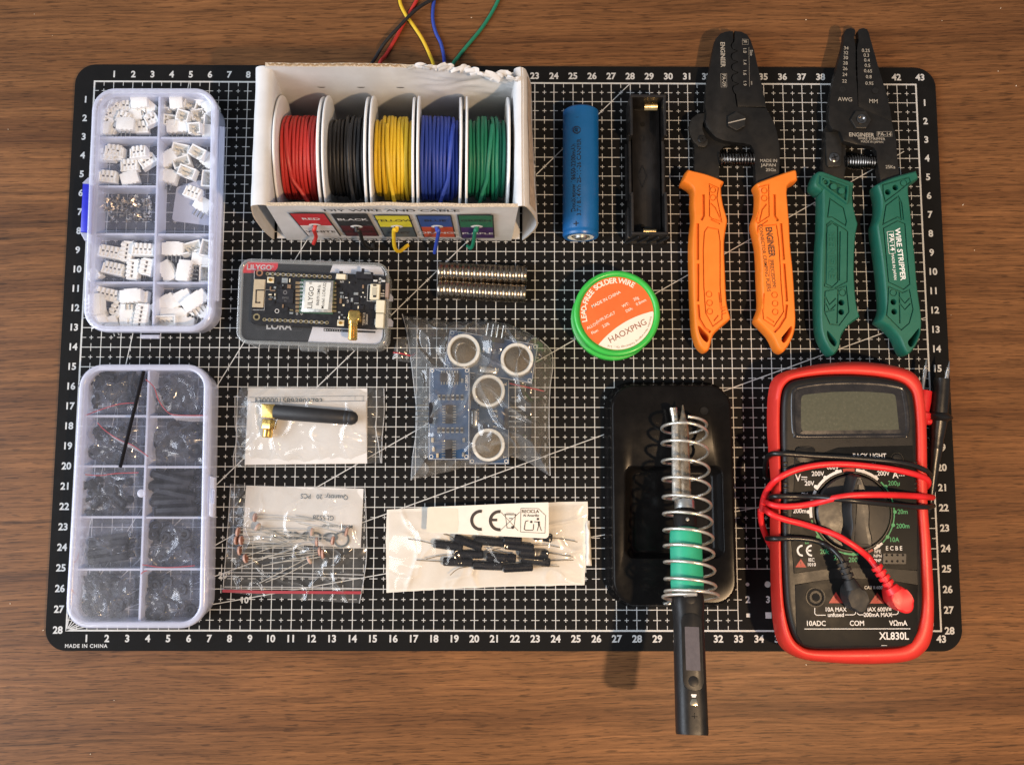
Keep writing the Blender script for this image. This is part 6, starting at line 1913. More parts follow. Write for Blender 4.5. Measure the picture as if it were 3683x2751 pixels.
GR = [(1925, 103), (1947, 110), (1962, 150), (1955, 180), (1893, 222), (1890, 300), (1905, 430), (1920, 600), (1940, 800), (1955, 1000), (1975, 1150), (1990, 1280), (1980, 1400), (1940, 1490), (1890, 1548), (1860, 1545), (1830, 1490), (1800, 1420), (1740, 1350), (1660, 1292), (1662, 1260), (1690, 1180), (1680, 1000), (1665, 850), (1645, 700), (1622, 540), (1635, 490), (1655, 400), (1650, 300), (1632, 232), (1645, 200), (1760, 150)]
g1, _ = tri_hole_outline(wst, r3, GL, [(1240, 1365), (1275, 1400), (1312, 1450), (1297, 1486), (1262, 1455), (1240, 1405)], .25, HZ, m_gr)
g2, _ = tri_hole_outline(wst, r3, GR, [(1958, 1345), (1955, 1402), (1915, 1478), (1886, 1488), (1872, 1450), (1905, 1408)], .25, HZ, m_gr)
panel(r3, [(1215, 130), (1330, 165), (1432, 205), (1430, 270), (1420, 345), (1290, 250), (1210, 190)], HZ, m_gr, g1, .075, .03, 'guard_panel')
panel(r3, [(1262, 500), (1302, 470), (1420, 540), (1440, 560), (1435, 960), (1320, 1020), (1245, 1000), (1255, 700)], HZ, m_gr, g1)
panel(r3, [(1250, 1030), (1340, 1010), (1428, 985), (1450, 1200), (1370, 1310), (1290, 1300), (1245, 1200)], HZ, m_gr, g1)
panel(r3, [(1290, 290), (1405, 370), (1430, 480), (1420, 520), (1310, 450), (1270, 450)], HZ, m_gr, g1)
panel(r3, [(1925, 125), (1940, 165), (1850, 240), (1730, 330), (1712, 250), (1710, 185), (1800, 160)], HZ, m_gr, g2, .075, .03, 'guard_panel')
panel(r3, [(1715, 530), (1830, 470), (1895, 495), (1910, 700), (1935, 980), (1880, 1025), (1755, 965), (1740, 800)], HZ, m_gr, g2)
panel(r3, [(1755, 990), (1870, 1040), (1930, 1015), (1960, 1180), (1930, 1290), (1860, 1350), (1740, 1230), (1750, 1130)], HZ, m_gr, g2)
panel(r3, [(1735, 350), (1840, 270), (1870, 330), (1885, 470), (1830, 450), (1710, 510)], HZ, m_gr, g2)
for P in ([(1270, 520), (1312, 492), (1355, 520), (1355, 960), (1310, 1000), (1262, 975), (1270, 520)], [(1260, 1080), (1290, 1140), (1340, 1090)], [(1260, 1130), (1290, 1190), (1340, 1140)], [(1250, 1200), (1330, 1180)], [(1358, 1020), (1350, 1290)], [(1375, 560), (1368, 950)]): ridge_line(r3, P, HZ + .07, .04, m_gr, g1)
for P in ([(1848, 1080), (1890, 1130), (1935, 1080)], [(1848, 1130), (1890, 1180), (1935, 1130)], [(1845, 1040), (1850, 1290)], [(1845, 300), (1860, 470)]): ridge_line(r3, P, HZ + .07, .04, m_gr, g2)
dots(r3, [(1252, 178), (1392, 1045)], HZ + .07, .17, m_gr, g1); dots(r3, [(1880, 175), (1797, 1045)], HZ + .07, .17, m_gr, g2)
for g_, L in ((g1, [(1312, 213), (1376, 247), (1385, 1125), (1385, 1200)]), (g2, [(1815, 211), (1755, 247), (1800, 1120), (1806, 1197)])):
    for x, y in L: cut_disc(g_, r3(x, y, HZ), .15, HZ, .8)
for g_ in (gl, gr_, g1, g2): carve(g_)
b = B(); t2(r3, b, 'ENGINEER', 1308, 752, .50, pi / 2, HZ + .006, .02, 1.05); bb2 = b
for v in b.bm.verts: pass
ext = bmesh.ops.extrude_face_region(b.bm, geom=list(b.bm.faces)); bmesh.ops.translate(b.bm, vec=(0, 0, .03), verts=[g for g in ext['geom'] if isinstance(g, bmesh.types.BMVert)])
obj('embossed_lettering', b, m_gr, g1, 30)
b = B(); aa = radians(-86)
t2(r3, b, 'WIRE STRIPPER', 1852, 740, .37, aa, HZ + .006, .02, 1.06); t2(r3, b, 'PA·14', 1786, 645, .34, aa, HZ + .006, .018, 1.05); t2(r3, b, 'MADE IN JAPAN', 1803, 840, .19, aa, HZ + .006, .006, .98)
for a_, c_ in (((1752, 560), (1802, 556)), ((1802, 556), (1818, 730)), ((1818, 730), (1768, 735)), ((1768, 735), (1752, 560))): b.strip(r3(*a_, HZ + .05), r3(*c_, HZ + .05), .018, HZ + .006)
obj('printed_lettering', b, M('ink_pure_white', (.75, .76, .75), .5), g2, 0)
# ================================================================== soldering iron on its stand
m_gloss = M('gloss_black_paint', (.0065, .0060, .0058), .16, 0, .3, 80, 0, 300, .07, coat=0, rvar=.03)
def loft(outs, cap_last=True, cap_first=True):
    b = B(); V = b.bm.verts.new; R = []
    for P, z in outs: R.append([V((p[0], p[1], z if not callable(z) else z(p))) for p in P])
    n = len(R[0])
    for a, c in zip(R, R[1:]):
        for i in range(n): b.bm.faces.new((a[i], a[(i+1) % n], c[(i+1) % n], c[i]))
    if cap_last: b.bm.faces.new(R[-1])
    if cap_first: b.bm.faces.new(R[0][::-1])
    return b
SZ = 1.25
c4 = [r5(122, 86, SZ), r5(1218, 86, SZ), r6(1114, 500, SZ), r6(122, 500, SZ)]
Po = rquad(c4, 1.15, 10)
rc = [r5(250, 828, SZ), r5(1140, 828, SZ), r6(1010, 130, SZ), r6(215, 130, SZ)]
def rq(q, r): return rquad(q, r, 10)
cen_ = (c4[0] + c4[2]) / 2
std = thing('iron_stand', 'glossy black metal stand with a recessed tray and a tall silver wire spring', 'iron stand', (cen_.x, cen_.y, 0))
Pin = rq(rc, .45); _pc = sum((Vector(p) for p in Pin), Vector((0, 0))) / len(Pin)
def scl(k, dx=0): return [(_pc.x + (p[0] - _pc.x) * k, _pc.y + (p[1] - _pc.y) * (1 - (1 - k) * .62)) for p in Pin]
Pin0 = scl(1.03); Pin2 = scl(.965); Pin3 = scl(.80); Pin4 = scl(.77)
b = loft([(inset(Po, -.24), .03), (inset(Po, -.24), .14), (inset(Po, -.10), .28), (inset(Po, -.03), .55), (Po, SZ - .14), (inset(Po, .04), SZ - .04), (inset(Po, .12), SZ), (inset(Po, .16), SZ), (Pin0, SZ), (Pin, SZ - .02), (scl(.985), SZ - .06), (scl(.965), SZ - .14), (scl(.945), SZ - .26), (scl(.86), SZ - .58), (scl(.83), SZ - .65), (scl(.79), SZ - .69), (scl(.72), SZ - .70)])
tray = obj('tray', b, m_gloss, std, 50)
b = B(); p = r5(972, 325, SZ); b.disc((p.x, p.y, SZ + .006), .20, 28); obj('hanging_hole', b, M('hole_black', (.002, .002, .002), .9), tray, 0)
b = B(); b.ring([(p.x + .23 * cos(2*pi*k/28), p.y + .23 * sin(2*pi*k/28)) for k in range(28)], [(p.x + .20 * cos(2*pi*k/28), p.y + .20 * sin(2*pi*k/28)) for k in range(28)], SZ - .02, SZ + .02, .005, 1); obj('hole_rim', b, m_gloss, tray)
b = B(); b.box(r6(548, 482, SZ + .15), (.35, .12, .3), None, .03, 2); obj('spring_lug', b, m_steel, tray)
# iron axis
T0_ = W(2150 + 765 / 2.542, 1350 + 270 / 2.542, 2.0); T1_ = W(2489, 2642, 6.0)
ax = (T1_ - T0_); LI = ax.length; axn = ax.normalized()
side_ = Vector((1, 0, 0)); side_ = (side_ - axn * side_.dot(axn)).normalized(); upv = side_.cross(axn); upv = upv if upv.z > 0 else -upv
def I(s, x=0.0, u=0.0): return T0_ + axn * s + side_ * x + upv * u
def sy(ny):                                     # distance along the axis whose picture row is ny (native)
    lo, hi = -1.0, LI + 1
    for _ in range(40):
        m_ = (lo + hi) / 2; p = I(m_); q_ = _RM.transposed() @ (p - CAM_P); row = IH / 2 - F_PX * q_.y / (-q_.z)
        if row < ny: lo = m_
        else: hi = m_
    return lo
RI = axis_rot(axn)
iron = thing('soldering_iron', 'pen shaped soldering iron with green sleeve and black handle resting inside the wire spring', 'soldering iron', (I(LI / 2).x, I(LI / 2).y, I(LI / 2).z))
m_barrel = M('barrel_steel', (.66, .64, .58), .28, .65, .22, 350)
m_barrel2 = M('heat_tinted_steel', (.32, .26, .19), .28, .7, .45, 260)
s0 = 0; s1 = sy(1350 + 430 / 2.542); s2 = sy(1350 + 1140 / 2.542); s3 = sy(1350 + 1232 / 2.542); s4 = sy(1350 + 1405 / 2.542); s5 = sy(1950 + 408 / 2.2033); s6 = LI
RW = .255
def shaft(name, prof, x, u, m, parent, seg=32, yaw=0.0):
    R_ = RI
    b = B(); b.lathe(prof, I(0, x, u), R_, seg); return obj(name, b, m, parent, 40)
sh = shaft('heating_tip', [(0, 0.0), (.035, 0.02), (.085, .35), (.11, .48), (.17, .85), (.20, s1 - .1), (RW - .02, s1 + .2), (RW, s1 + .4), (RW, s2)], .06, .0, m_barrel2, iron)
shaft('tip_collar', [(.30, s2 - .02), (.44, s2 + .02), (.46, s2 + .08), (.46, s3 - .04), (.40, s3)], .0, 0, m_steel, iron)
shaft('clamp_ring', [(0, s3 - .05), (.46, s3 - .03), (.52, s3 + .08), (.54, s4), (.3, s4 + .05)], .0, 0, m_tool, iron)
b = B(); b.lathe([(.09, 0), (.08, .06), (0, .08)], I((s3 + s4) / 2 + .1, .0, .50), RI @ rx(-pi / 2) if False else axis_rot(upv), 14); obj('clamp_screw', b, m_steel, iron)
m_sleeve = M('green_silicone', (.022, .36, .215), .46, 0, .02, 150, sss=0.0)
shaft('green_sleeve', [(0, s4 - .02), (.60, s4), (.70, s4 + .10), (.72, s4 + .5), (.71, s4 + 1.6), (.73, s4 + 2.4), (.71, s5 - .1), (.60, s5)], .0, 0, m_sleeve, iron)
m_hand = M('handle_black', (.010, .010, .0105), .42, 0, .15, 200, .1, 2500, .3)
# handle: rounded box section, flat top
def hsec(s, w, t, k=5):
    P = rrect(-w / 2, -t / 2, w / 2, t / 2, min(w, t) * .36, k)
    return [I(s, p[0], p[1]) for p in P]
b = B(); V = b.bm.verts.new
secs = [(s5 - .1, 1.20, 1.2), (s5 + .15, 1.34, 1.36), (s5 + .6, 1.36, 1.40), (s5 + .9, 1.27, 1.3), (s5 + 1.2, 1.27, 1.3), (s5 + 2.5, 1.29, 1.3), (s6 - .12, 1.31, 1.3), (s6, 1.26, 1.24)]
Rg = [[V(p) for p in hsec(*s_)] for s_ in secs]
n = len(Rg[0])
for a, c in zip(Rg, Rg[1:]):
    for i in range(n): b.bm.faces.new((a[i], a[(i+1) % n], c[(i+1) % n], c[i]))
b.bm.faces.new(Rg[-1]); b.bm.faces.new(Rg[0][::-1])
hd = obj('handle', b, m_hand, iron, 50)
def S6(y): return sy(1950 + y / 2.2033)
def ipan(pts, h0, h1, m, name, parent, bev=.02):
    """flat shape on the handle's upper face; pts = (s, x)"""
    b = B(); V = b.bm.verts.new
    R_ = []
    for u_ in (h0, h1): R_.append([V(I(s, x, u_)) for s, x in pts])
    n = len(pts)
    for i in range(n): b.bm.faces.new((R_[0][i], R_[0][(i+1) % n], R_[1][(i+1) % n], R_[1][i]))
    f = b.bm.faces.new(R_[1])
    if bev: bmesh.ops.bevel(b.bm, geom=list(f.edges), offset=bev, segments=2, affect='EDGES', profile=.5)
    return obj(name, b, m, parent, 40)
def rrs(sa, sb, xa, xb, r): return [(p[1], p[0]) for p in rrect(xa, sa, xb, sb, r, 6)]
ipan(rrs(S6(575), S6(1180), -.43, .43, .35), .60, .685, m_hand, 'display_cover', hd)
ipan(rrs(S6(682), S6(1022), -.30, .31, .03), .684, .69, M('oled_grey', (.105, .095, .105), .2, 0, .08, 500), 'display_screen', hd, 0)
def ibut(y, x, r, h0, h1, m, name):
    s_ = S6(y); ipan([(s_ + r * sin(2*pi*k/28), x + r * cos(2*pi*k/28)) for k in range(28)], h0, h1, m, name, hd, .02)
ibut(465, 0.0, .22, .60, .70, m_hand, 'round_button'); ibut(1106, 0.0, .22, .66, .70, m_hand, 'round_button')
RT = Matrix((side_, axn * -1, upv)).transposed()
b = B(); b.text('+', .36, I(S6(532), 0, .655), R=RT, bold=.04); b.text('-', .55, I(S6(1214), 0, .655), R=RT, bold=.03)
b.poly([I(S6(1206), -.11, .656), I(S6(1220), -.11, .656), I(S6(1220), .11, .656), I(S6(1206), .11, .656)])
obj('printed_sign', b, M('ink_pure_white', (.75, .76, .75), .5), hd, 0)
ipan([(S6(1240), -.10), (S6(1240), .10), (S6(1275), .18), (S6(1296), .15), (S6(1296), -.15), (S6(1275), -.18)], .60, .68, M('emblem_silver', (.75, .66, .48), .2, 1.0), 'metal_emblem', hd, .03)
b = B(); b.poly([I(S6(1350), -.012, .656), I(S6(1395), -.012, .656), I(S6(1395), .012, .656), I(S6(1350), .012, .656)]); b.poly([I(S6(1378), -.12, .657), I(S6(1383), -.12, .657), I(S6(1383), .12, .657), I(S6(1378), .12, .657)])
obj('moulded_mark', b, M('gloss_mark', (.004, .004, .004), .2), hd, 0)
# second rod beside it, the spare tip with a slanted tinned end
ra = r5(690, 300, 2.0); rb = r5(712, 430, 2.1); rc_ = r5(716, 1190, 3.0 + .1)
rod = thing('spare_tip', 'bright steel rod with a slanted tinned end lying beside the iron tip in the spring', 'solder tip', (rb.x, rb.y, rb.z))
dz_ = I(s1).z
b = B(); d = ra - rb; 
b.tube([Vector((ra.x, ra.y, dz_ - .25)), Vector((rb.x - .02, rb.y + .12, dz_ - .2)), Vector((rb.x, rb.y - .3, dz_ - .15))], .2, 20, 4, radii=[.21, .17, .20]); obj('slanted_end', b, M('tinned_end', (.70, .66, .56), .28, 1, .3, 500), rod)
e_ = I(s3 - .1)
b = B(); b.tube([Vector((rb.x, rb.y - .1, dz_ - .15)), Vector((rc_.x, I(s2).y, I(s2).z - .05))], .20, 24, 1); obj('shaft', b, m_barrel, rod)
# the wire spring
m_wire = M('bright_spring_wire', (.72, .69, .62), .32, .8, .06, 500)
arcs = [1523, 1545, 1610, 1676, 1740, 1804, 1863, 1922, 1978, 2037, 2098, 2137, 2150]
ss = [sy(a) for a in arcs]
pts = []
N = (len(arcs) - 1) * 28
for k in range(N + 1):
    t = k / 28; i = min(int(t), len(arcs) - 2); f = t - i
    s_ = ss[i] * (1 - f) + ss[i + 1] * f
    a = pi / 2 - 2 * pi * t
    rr_s = 1.06 + .06 * (k / N) + (.10 if k > N - 30 else 0)
    xo = .10 + .05 * (k / N)
    pts.append(I(s_, xo + rr_s * cos(a), rr_s * sin(a) * 1.0 - .05))
b = B(); b.tube(pts, .072, 10, 1)
obj('holding_spring', b, m_wire, std, 60)
b = B(); lp_ = pts[-1]; b.tube([lp_, lp_ + Vector((-.5, -.2, -.9)), r6(548, 482, SZ + .2), r6(560, 470, SZ)], .075, 8, 6); obj('spring_foot', b, m_wire, std)
# ================================================================== multimeter
MZ = 3.0
NP = lambda x, y: ('7', x, y)
def mm(pt, z):
    k, x, y = pt
    return r7(x, y, z) if k == 7 else r8(x, y, z)
def ML(L, z): return [mm(p, z) for p in L]
HOL = [(7, 900, 125), (7, 1150, 140), (7, 1330, 172), (7, 1440, 215), (7, 1505, 290), (7, 1538, 400), (7, 1562, 620), (7, 1570, 900), (7, 1572, 1200), (8, 1705, 80), (8, 1735, 450), (8, 1758, 800), (8, 1762, 1000), (8, 1755, 1200), (8, 1720, 1330), (8, 1660, 1400), (8, 1580, 1450), (8, 1420, 1482), (8, 1100, 1492), (8, 800, 1490), (8, 620, 1475), (8, 510, 1435), (8, 440, 1380), (8, 395, 1300), (8, 368, 1150), (8, 352, 900), (8, 345, 500), (8, 345, 100), (7, 228, 1300), (7, 205, 1000), (7, 190, 750), (7, 190, 520), (7, 202, 380), (7, 225, 290), (7, 280, 225), (7, 400, 180), (7, 620, 140)]
INN = [(7, 900, 238), (7, 1130, 252), (7, 1300, 278), (7, 1400, 312), (7, 1465, 370), (7, 1500, 450), (7, 1522, 650), (7, 1530, 900), (7, 1532, 1200), (8, 1668, 80), (8, 1690, 350), (8, 1706, 700), (8, 1712, 900), (8, 1700, 1060), (8, 1668, 1190), (8, 1620, 1275), (8, 1550, 1335), (8, 1420, 1358), (8, 1100, 1368), (8, 820, 1372), (8, 660, 1362), (8, 580, 1325), (8, 520, 1260), (8, 480, 1160), (8, 448, 1020), (8, 428, 850), (8, 412, 500), (8, 408, 100), (7, 285, 1300), (7, 278, 1000), (7, 272, 750), (7, 276, 520), (7, 290, 410), (7, 318, 345), (7, 375, 295), (7, 480, 268), (7, 660, 245)]
def hol_z(p):
    k, x, y = p
    x7 = x if k == 7 else x - 127
    return 1.7 + 1.3 * max(0, min(1, (930 - x7) / 740))
ho = smooth_loop([mm(p, hol_z(p)).to_2d() for p in HOL], 4)
hi = smooth_loop([p.to_2d() for p in ML(INN, MZ)], 4)
met = thing('multimeter', 'black digital multimeter in a red rubber holster with grey blank screen and round dial', 'multimeter', (r7(920, 1500, 0).x, r7(920, 1500, 0).y, 0))
m_red = M('red_rubber', (.60, .030, .020), .46, 0, .05, 120, .15, 2500)
m_body = M('meter_black', (.0095, .009, .0085), .42, 0, .2, 150, .2, 2600, .3)
def mixl(a, c, t): return [p * (1 - t) + q_ * t for p, q_ in zip(a, c)]
b = loft([(inset(ho, .66), .22), (inset(ho, .58), .38), (inset(ho, .44), .9), (inset(ho, .20), 1.75), (mixl(ho, hi, .10), 2.15), (mixl(ho, hi, .25), 2.58), (mixl(ho, hi, .42), 2.86), (mixl(ho, hi, .60), MZ), (mixl(ho, hi, .80), MZ - .0), (mixl(ho, hi, .95), MZ - .06), (hi, MZ - .14), (inset(hi, .03), MZ - .6)], False)
obj('holster', b, m_red, met, 60)
hb = inset(hi, .035)
b = loft([(inset(hb, .6), .5), (inset(hb, .02), MZ - .6), (hb, MZ - .32), (inset(hb, .03), MZ - .06), (inset(hb, .10), MZ + .05), (inset(hb, .19), MZ + .10), (inset(hb, .32), MZ + .105)])
body = obj('body', b, m_body, met, 40)
ZT = MZ + .105
# raised bezel round the screen, with the sunken screen inside
bz = smooth_loop([p.to_2d() for p in ML([(7, 372, 420), (7, 395, 375), (7, 440, 350), (7, 640, 318), (7, 920, 308), (7, 1180, 318), (7, 1350, 345), (7, 1405, 375), (7, 1425, 440), (7, 1448, 600), (7, 1452, 740), (7, 1435, 795), (7, 1390, 820), (7, 900, 826), (7, 440, 828), (7, 392, 800), (7, 376, 750), (7, 368, 580)], ZT)], 5)
sc_o = rquad(ML([(7, 470, 432), (7, 1325, 428), (7, 1352, 752), (7, 462, 758)], ZT), .10, 4)
sc_ = smooth_loop([p.to_2d() for p in ML([(7, 462, 470), (7, 475, 440), (7, 520, 428), (7, 720, 408), (7, 900, 402), (7, 1080, 405), (7, 1270, 420), (7, 1312, 432), (7, 1325, 465), (7, 1340, 600), (7, 1350, 700), (7, 1350, 738), (7, 1320, 750), (7, 900, 755), (7, 510, 760), (7, 470, 748), (7, 460, 710), (7, 458, 580)], ZT)], 5)
b = loft([(inset(bz, -.02), ZT - .02), (inset(bz, .02), ZT + .05), (inset(bz, .10), ZT + .06), (inset(bz, .20), ZT - .0)], False, False)
n = len(bz)
V = b.bm.verts.new
o_ = [V((p.x, p.y, ZT + .0)) for p in inset(bz, .20)]; i_ = [V((p.x, p.y, ZT - .0 + .012)) for p in sc_]
if len(o_) == len(i_):
    for k in range(n): b.bm.faces.new((o_[k], o_[(k+1) % n], i_[(k+1) % n], i_[k]))
obj('screen_bezel', b, M('bezel_black', (.018, .017, .018), .24, 0, .15, 200), body, 60)
b = B(); b.poly([(p.x, p.y, ZT + .014) for p in sc_]); obj('display_screen', b, M('lcd_olive', (.074, .076, .052), .22, 0, .05, 700), body, 0)
# raised faceplates
def mpanel(name, L, h, m=None, bev=.03, parent=None, z=None):
    b = B(); b.prism([p.to_2d() for p in ML(L, ZT)], (z or ZT) - .02, (z or ZT) + h, bev, 2); return obj(name, b, m or m_body, parent or body, 40)
mpanel('function_plate', [(7, 395, 960), (7, 650, 975), (7, 720, 940), (7, 800, 912), (7, 1000, 905), (7, 1480, 895), (7, 1492, 1200), (8, 1640, 100), (8, 1650, 640), (8, 1300, 615), (8, 900, 615), (8, 520, 665), (8, 490, 300), (7, 400, 1200)], .035, M('plate_black', (.006, .006, .0056), .5, 0, .2, 200, 0, 2500, .2))
mpanel('socket_plate', [(8, 530, 765), (8, 800, 725), (8, 1100, 712), (8, 1400, 728), (8, 1655, 770), (8, 1650, 1200), (8, 1600, 1300), (8, 1540, 1325), (8, 700, 1335), (8, 600, 1310), (8, 545, 1220)], .035, M('plate_black', (.006, .006, .0056), .5, 0, .2, 200, 0, 2500, .2))
ZP2 = ZT + .035
for k in range(2):
    for j in range(7 if k == 0 else 6):
        y = [1050, 1090, 1240, 1280, 1360, 1500, 1600][j]
        p = r7(318 if k == 0 else 1500, y, ZT); b = B(); b.box((p.x, p.y, ZT - .02), (.22, .10, .10), None, .03, 2); obj('side_rib', b, m_body, body)
b = B(); b.prism(rquad([p for p in ML([(7, 404, 905), (7, 585, 905), (7, 590, 1045), (7, 408, 1045)], ZT)], .2, 5), ZT, ZT + .09, .04, 2); obj('hold_button', b, m_body, body)
p = r7(1332, 1018, ZT); b = B(); b.lathe([(.30, -.02), (.30, .03), (.27, .03), (.27, .0), (.25, .0), (.24, .07), (.18, .09), (0, .09)], (p.x, p.y, ZP2), None, 32); obj('light_button', b, m_body, body)
# dial
DC = r7(930, 1500, ZP2)
pxcm = (r7(1030, 1500, ZP2) - r7(930, 1500, ZP2)).length / 100
b = B(); R1 = 352 * pxcm
b.lathe([(R1 + .04, 0), (R1 + .04, .02), (R1, .02), (R1 - .02, -.0), (R1 - .07, .0), (R1 - .08, .12), (R1 - .14, .18), (.9, .24), (0, .26)], DC, None, 72)
dial = obj('rotary_dial', b, M('dial_black', (.012, .0115, .011), .42, 0, .15, 300, .1, 2500), body, 40)
kp = [(-42, -335), (0, -348), (42, -335), (70, -260), (100, -150), (112, 0), (105, 120), (125, 230), (105, 318), (0, 340), (-105, 318), (-125, 230), (-105, 120), (-112, 0), (-100, -150), (-70, -260)]
kk = smooth_loop([(DC.x + x * pxcm, DC.y - y * pxcm) for x, y in kp], 5)
b = loft([(kk, ZP2 + .14), (inset(kk, .04), ZP2 + .45), (inset(kk, .10), ZP2 + .80), (inset(kk, .18), ZP2 + .90), (inset(kk, .30), ZP2 + .88)])
obj('dial_grip', b, M('dial_black', (.012, .0115, .011), .42, 0, .15, 300, .1, 2500), dial, 60)
b = B(); b.poly([(DC.x - .13, DC.y + 250 * pxcm, ZP2 + .915), (DC.x + .13, DC.y + 250 * pxcm, ZP2 + .915), (DC.x, DC.y + 310 * pxcm, ZP2 + .915)]); obj('dial_pointer', b, M('dial_mark', (.03, .03, .03), .3), dial, 0)
m_mw = M('meter_white_ink', (.62, .62, .62), .55); m_mg = M('meter_green_ink', (.035, .26, .10), .5); m_mr = M('meter_red_ink', (.30, .022, .015), .5); m_mg2 = m_mg
def marc(b, a0, a1, r, w):
    n = max(4, int(abs(a1 - a0) / 3)); V = b.bm.verts.new
    q = [radians(a0 + (a1 - a0) * k / n) for k in range(n + 1)]
    o = [V((DC.x + (r + w/2) * cos(a), DC.y + (r + w/2) * sin(a), ZP2 + .005)) for a in q]; i_ = [V((DC.x + (r - w/2) * cos(a), DC.y + (r - w/2) * sin(a), ZP2 + .005)) for a in q]
    for k in range(n): b.bm.faces.new((o[k], o[k+1], i_[k+1], i_[k]))
def mdot(b, pt):
    p = mm(pt, ZP2); b.disc((p.x, p.y, ZP2 + .008), .085, 18)
def mtx(b, s_, pt, sz, bold=.016, sx=.92, z=None, rot=0):
    p = mm(pt, z or ZP2); b.text(s_, sz, (p.x, p.y, (z or ZP2) + .006), rot, bold=bold, sx=sx)
RA_ = 382 * pxcm
bw, bg, br = B(), B(), B()
marc(bw, 188, 150, RA_, .13); marc(bw, 148, 103, RA_, .13); marc(bw, 83, 50, RA_, .13); marc(bw, -47, -53, RA_, .11); marc(bw, -56, -61, RA_, .11)
marc(bg, 45, 36, RA_, .07); marc(bg, 36, -46, RA_, .05); marc(bg, 191, 236, RA_, .06); marc(bg, 236, 256, RA_, .05); marc(bg, 256, 276, RA_, .09)
marc(br, 101, 85, RA_, .15); obj('off_mark', br, m_mr, body, 0); br = B(); marc(br, 290, 297, RA_, .10)
for pt in ((7, 787, 1130), (7, 680, 1186), (7, 593, 1270), (7, 528, 1500), (7, 1030, 1130), (7, 1142, 1182), (8, 1292, 415)): mdot(bw, pt)
for pt in ((7, 1235, 1268), (7, 1318, 1500), (7, 1302, 1620), (8, 1378, 330), (8, 1065, 490), (8, 740, 330), (8, 680, 215)): mdot(bg, pt)
TW_ = [('600V', (7, 750, 1094), .29), ('200V', (7, 613, 1153), .30), ('20V', (7, 536, 1241), .30), ('2V', (7, 492, 1345), .28), ('200m', (7, 448, 1492), .30), ('600V', (7, 1100, 1072), .22), ('200V', (7, 1212, 1150), .30), ('V', (7, 432, 1192), .46), ('A', (7, 1322, 1165), .42),
       ('BACK LIGHT', (7, 1085, 990), .30), ('hFE', (8, 1287, 464), .22), ('NPN', (8, 1287, 506), .20), ('PNP', (8, 1287, 547), .20), ('E C B E', (8, 1436, 436), .27), ('IEC', (8, 682, 541), .22), ('1010', (8, 682, 584), .22), ('HOLD', (7, 495, 950), .2)]
for s_, pt, z_ in TW_:
    if s_ == 'HOLD': continue
    mtx(bw, s_, pt, z_)
for s_, pt in (('200µ', (7, 1310, 1240)), ('20m', (7, 1388, 1500)), ('200m', (7, 1390, 1630)), ('10A', (8, 1438, 358)), ('20k', (8, 800, 467)), ('2k', (8, 912, 522)), ('200', (8, 1062, 541)), ('Ω', (8, 640, 375))): mtx(bg, s_, pt, .30, .012)
def mst(b, f, x0, y0, x1, y1, w): b.strip(f(x0, y0, ZP2), f(x1, y1, ZP2), w, ZP2 + .006)
mst(bw, r7, 462, 1182, 516, 1184, .045); 
for k in range(3): mst(bw, r7, 462 + 19 * k, 1204, 476 + 19 * k, 1204, .035)
for k in range(3): mst(bw, r7, 1352 + 20 * k, 1168, 1366 + 20 * k, 1169, .03)
def c_arc(b, f, x, y, r, a0, a1, w):
    p = f(x, y, ZP2); n = 18; V = b.bm.verts.new
    q = [radians(a0 + (a1 - a0) * k / n) for k in range(n + 1)]
    o = [V((p.x + (r + w/2) * cos(a), p.y + (r + w/2) * sin(a), ZP2 + .006)) for a in q]; i_ = [V((p.x + (r - w/2) * cos(a), p.y + (r - w/2) * sin(a), ZP2 + .006)) for a in q]
    for k in range(n): b.bm.faces.new((o[k], o[k+1], i_[k+1], i_[k]))
c_arc(bw, r8, 600, 456, .225, 88, 272, .085); c_arc(bw, r8, 684, 456, .225, 88, 272, .085); mst(bw, r8, 642, 456, 680, 456, .075)
# socket plate text
for s_, pt, z_ in (('10A MAX', (8, 903, 995), .265), ('unfused', (8, 905, 1043), .265), ('MAX 600V≅', (8, 1290, 994), .265), ('200mA MAX', (8, 1288, 1043), .265), ('CAT II 600V', (8, 1258, 794), .20), ('10ADC', (8, 722, 1122), .32), ('COM', (8, 1098, 1121), .32), ('VΩmA', (8, 1475, 1120), .32), ('XL830L', (8, 1437, 1238), .46)): mtx(bw, s_, pt, z_, .018)
mst(bw, r8, 618, 1171, 1585, 1169, .035)
for P in ([(712, 980), (712, 1030), (728, 1045), (812, 1045)], [(988, 1042), (1068, 1042), (1085, 1030), (1088, 985)], [(1098, 985), (1102, 1030), (1118, 1042), (1162, 1042)], [(1408, 1040), (1458, 1038), (1475, 1026), (1476, 985)]):
    for a_, c_ in zip(P, P[1:]): mst(bw, r8, *a_, *c_, .035)
mst(bw, r8, 1320, 1322, 1370, 1322, .02)
for (x, y, w, h) in ((585, 570, 50, 75), (905, 885, 65, 100), (1283, 888, 68, 100)):
    P = [r8(x, y - h / 2, ZP2), r8(x + w, y + h / 2, ZP2), r8(x - w, y + h / 2, ZP2)]
    bt_ = B(); bt_.poly([(p.x, p.y, ZP2 + .006) for p in P]); obj('warning_triangle', bt_, m_mr, body, 0)
obj('white_print', bw, m_mw, body, 0); obj('green_print', bg, m_mg, body, 0); obj('red_print', br, m_mr, body, 0)
b = B()
for (x, y) in ((585, 578), (905, 893), (1283, 896)): p = r8(x, y, ZP2); b.text('!', .26, (p.x, p.y, ZP2 + .012), 0, bold=.01)
obj('warning_mark', b, m_body, body, 0)
b = B(); b.prism(rquad([p for p in ML([(8, 1335, 478), (8, 1548, 482), (8, 1545, 580), (8, 1335, 578)], ZP2)], .03, 3), ZP2, ZP2 + .03, .01, 1); ts = obj('transistor_socket', b, M('socket_grey', (.02, .019, .018), .4), body)
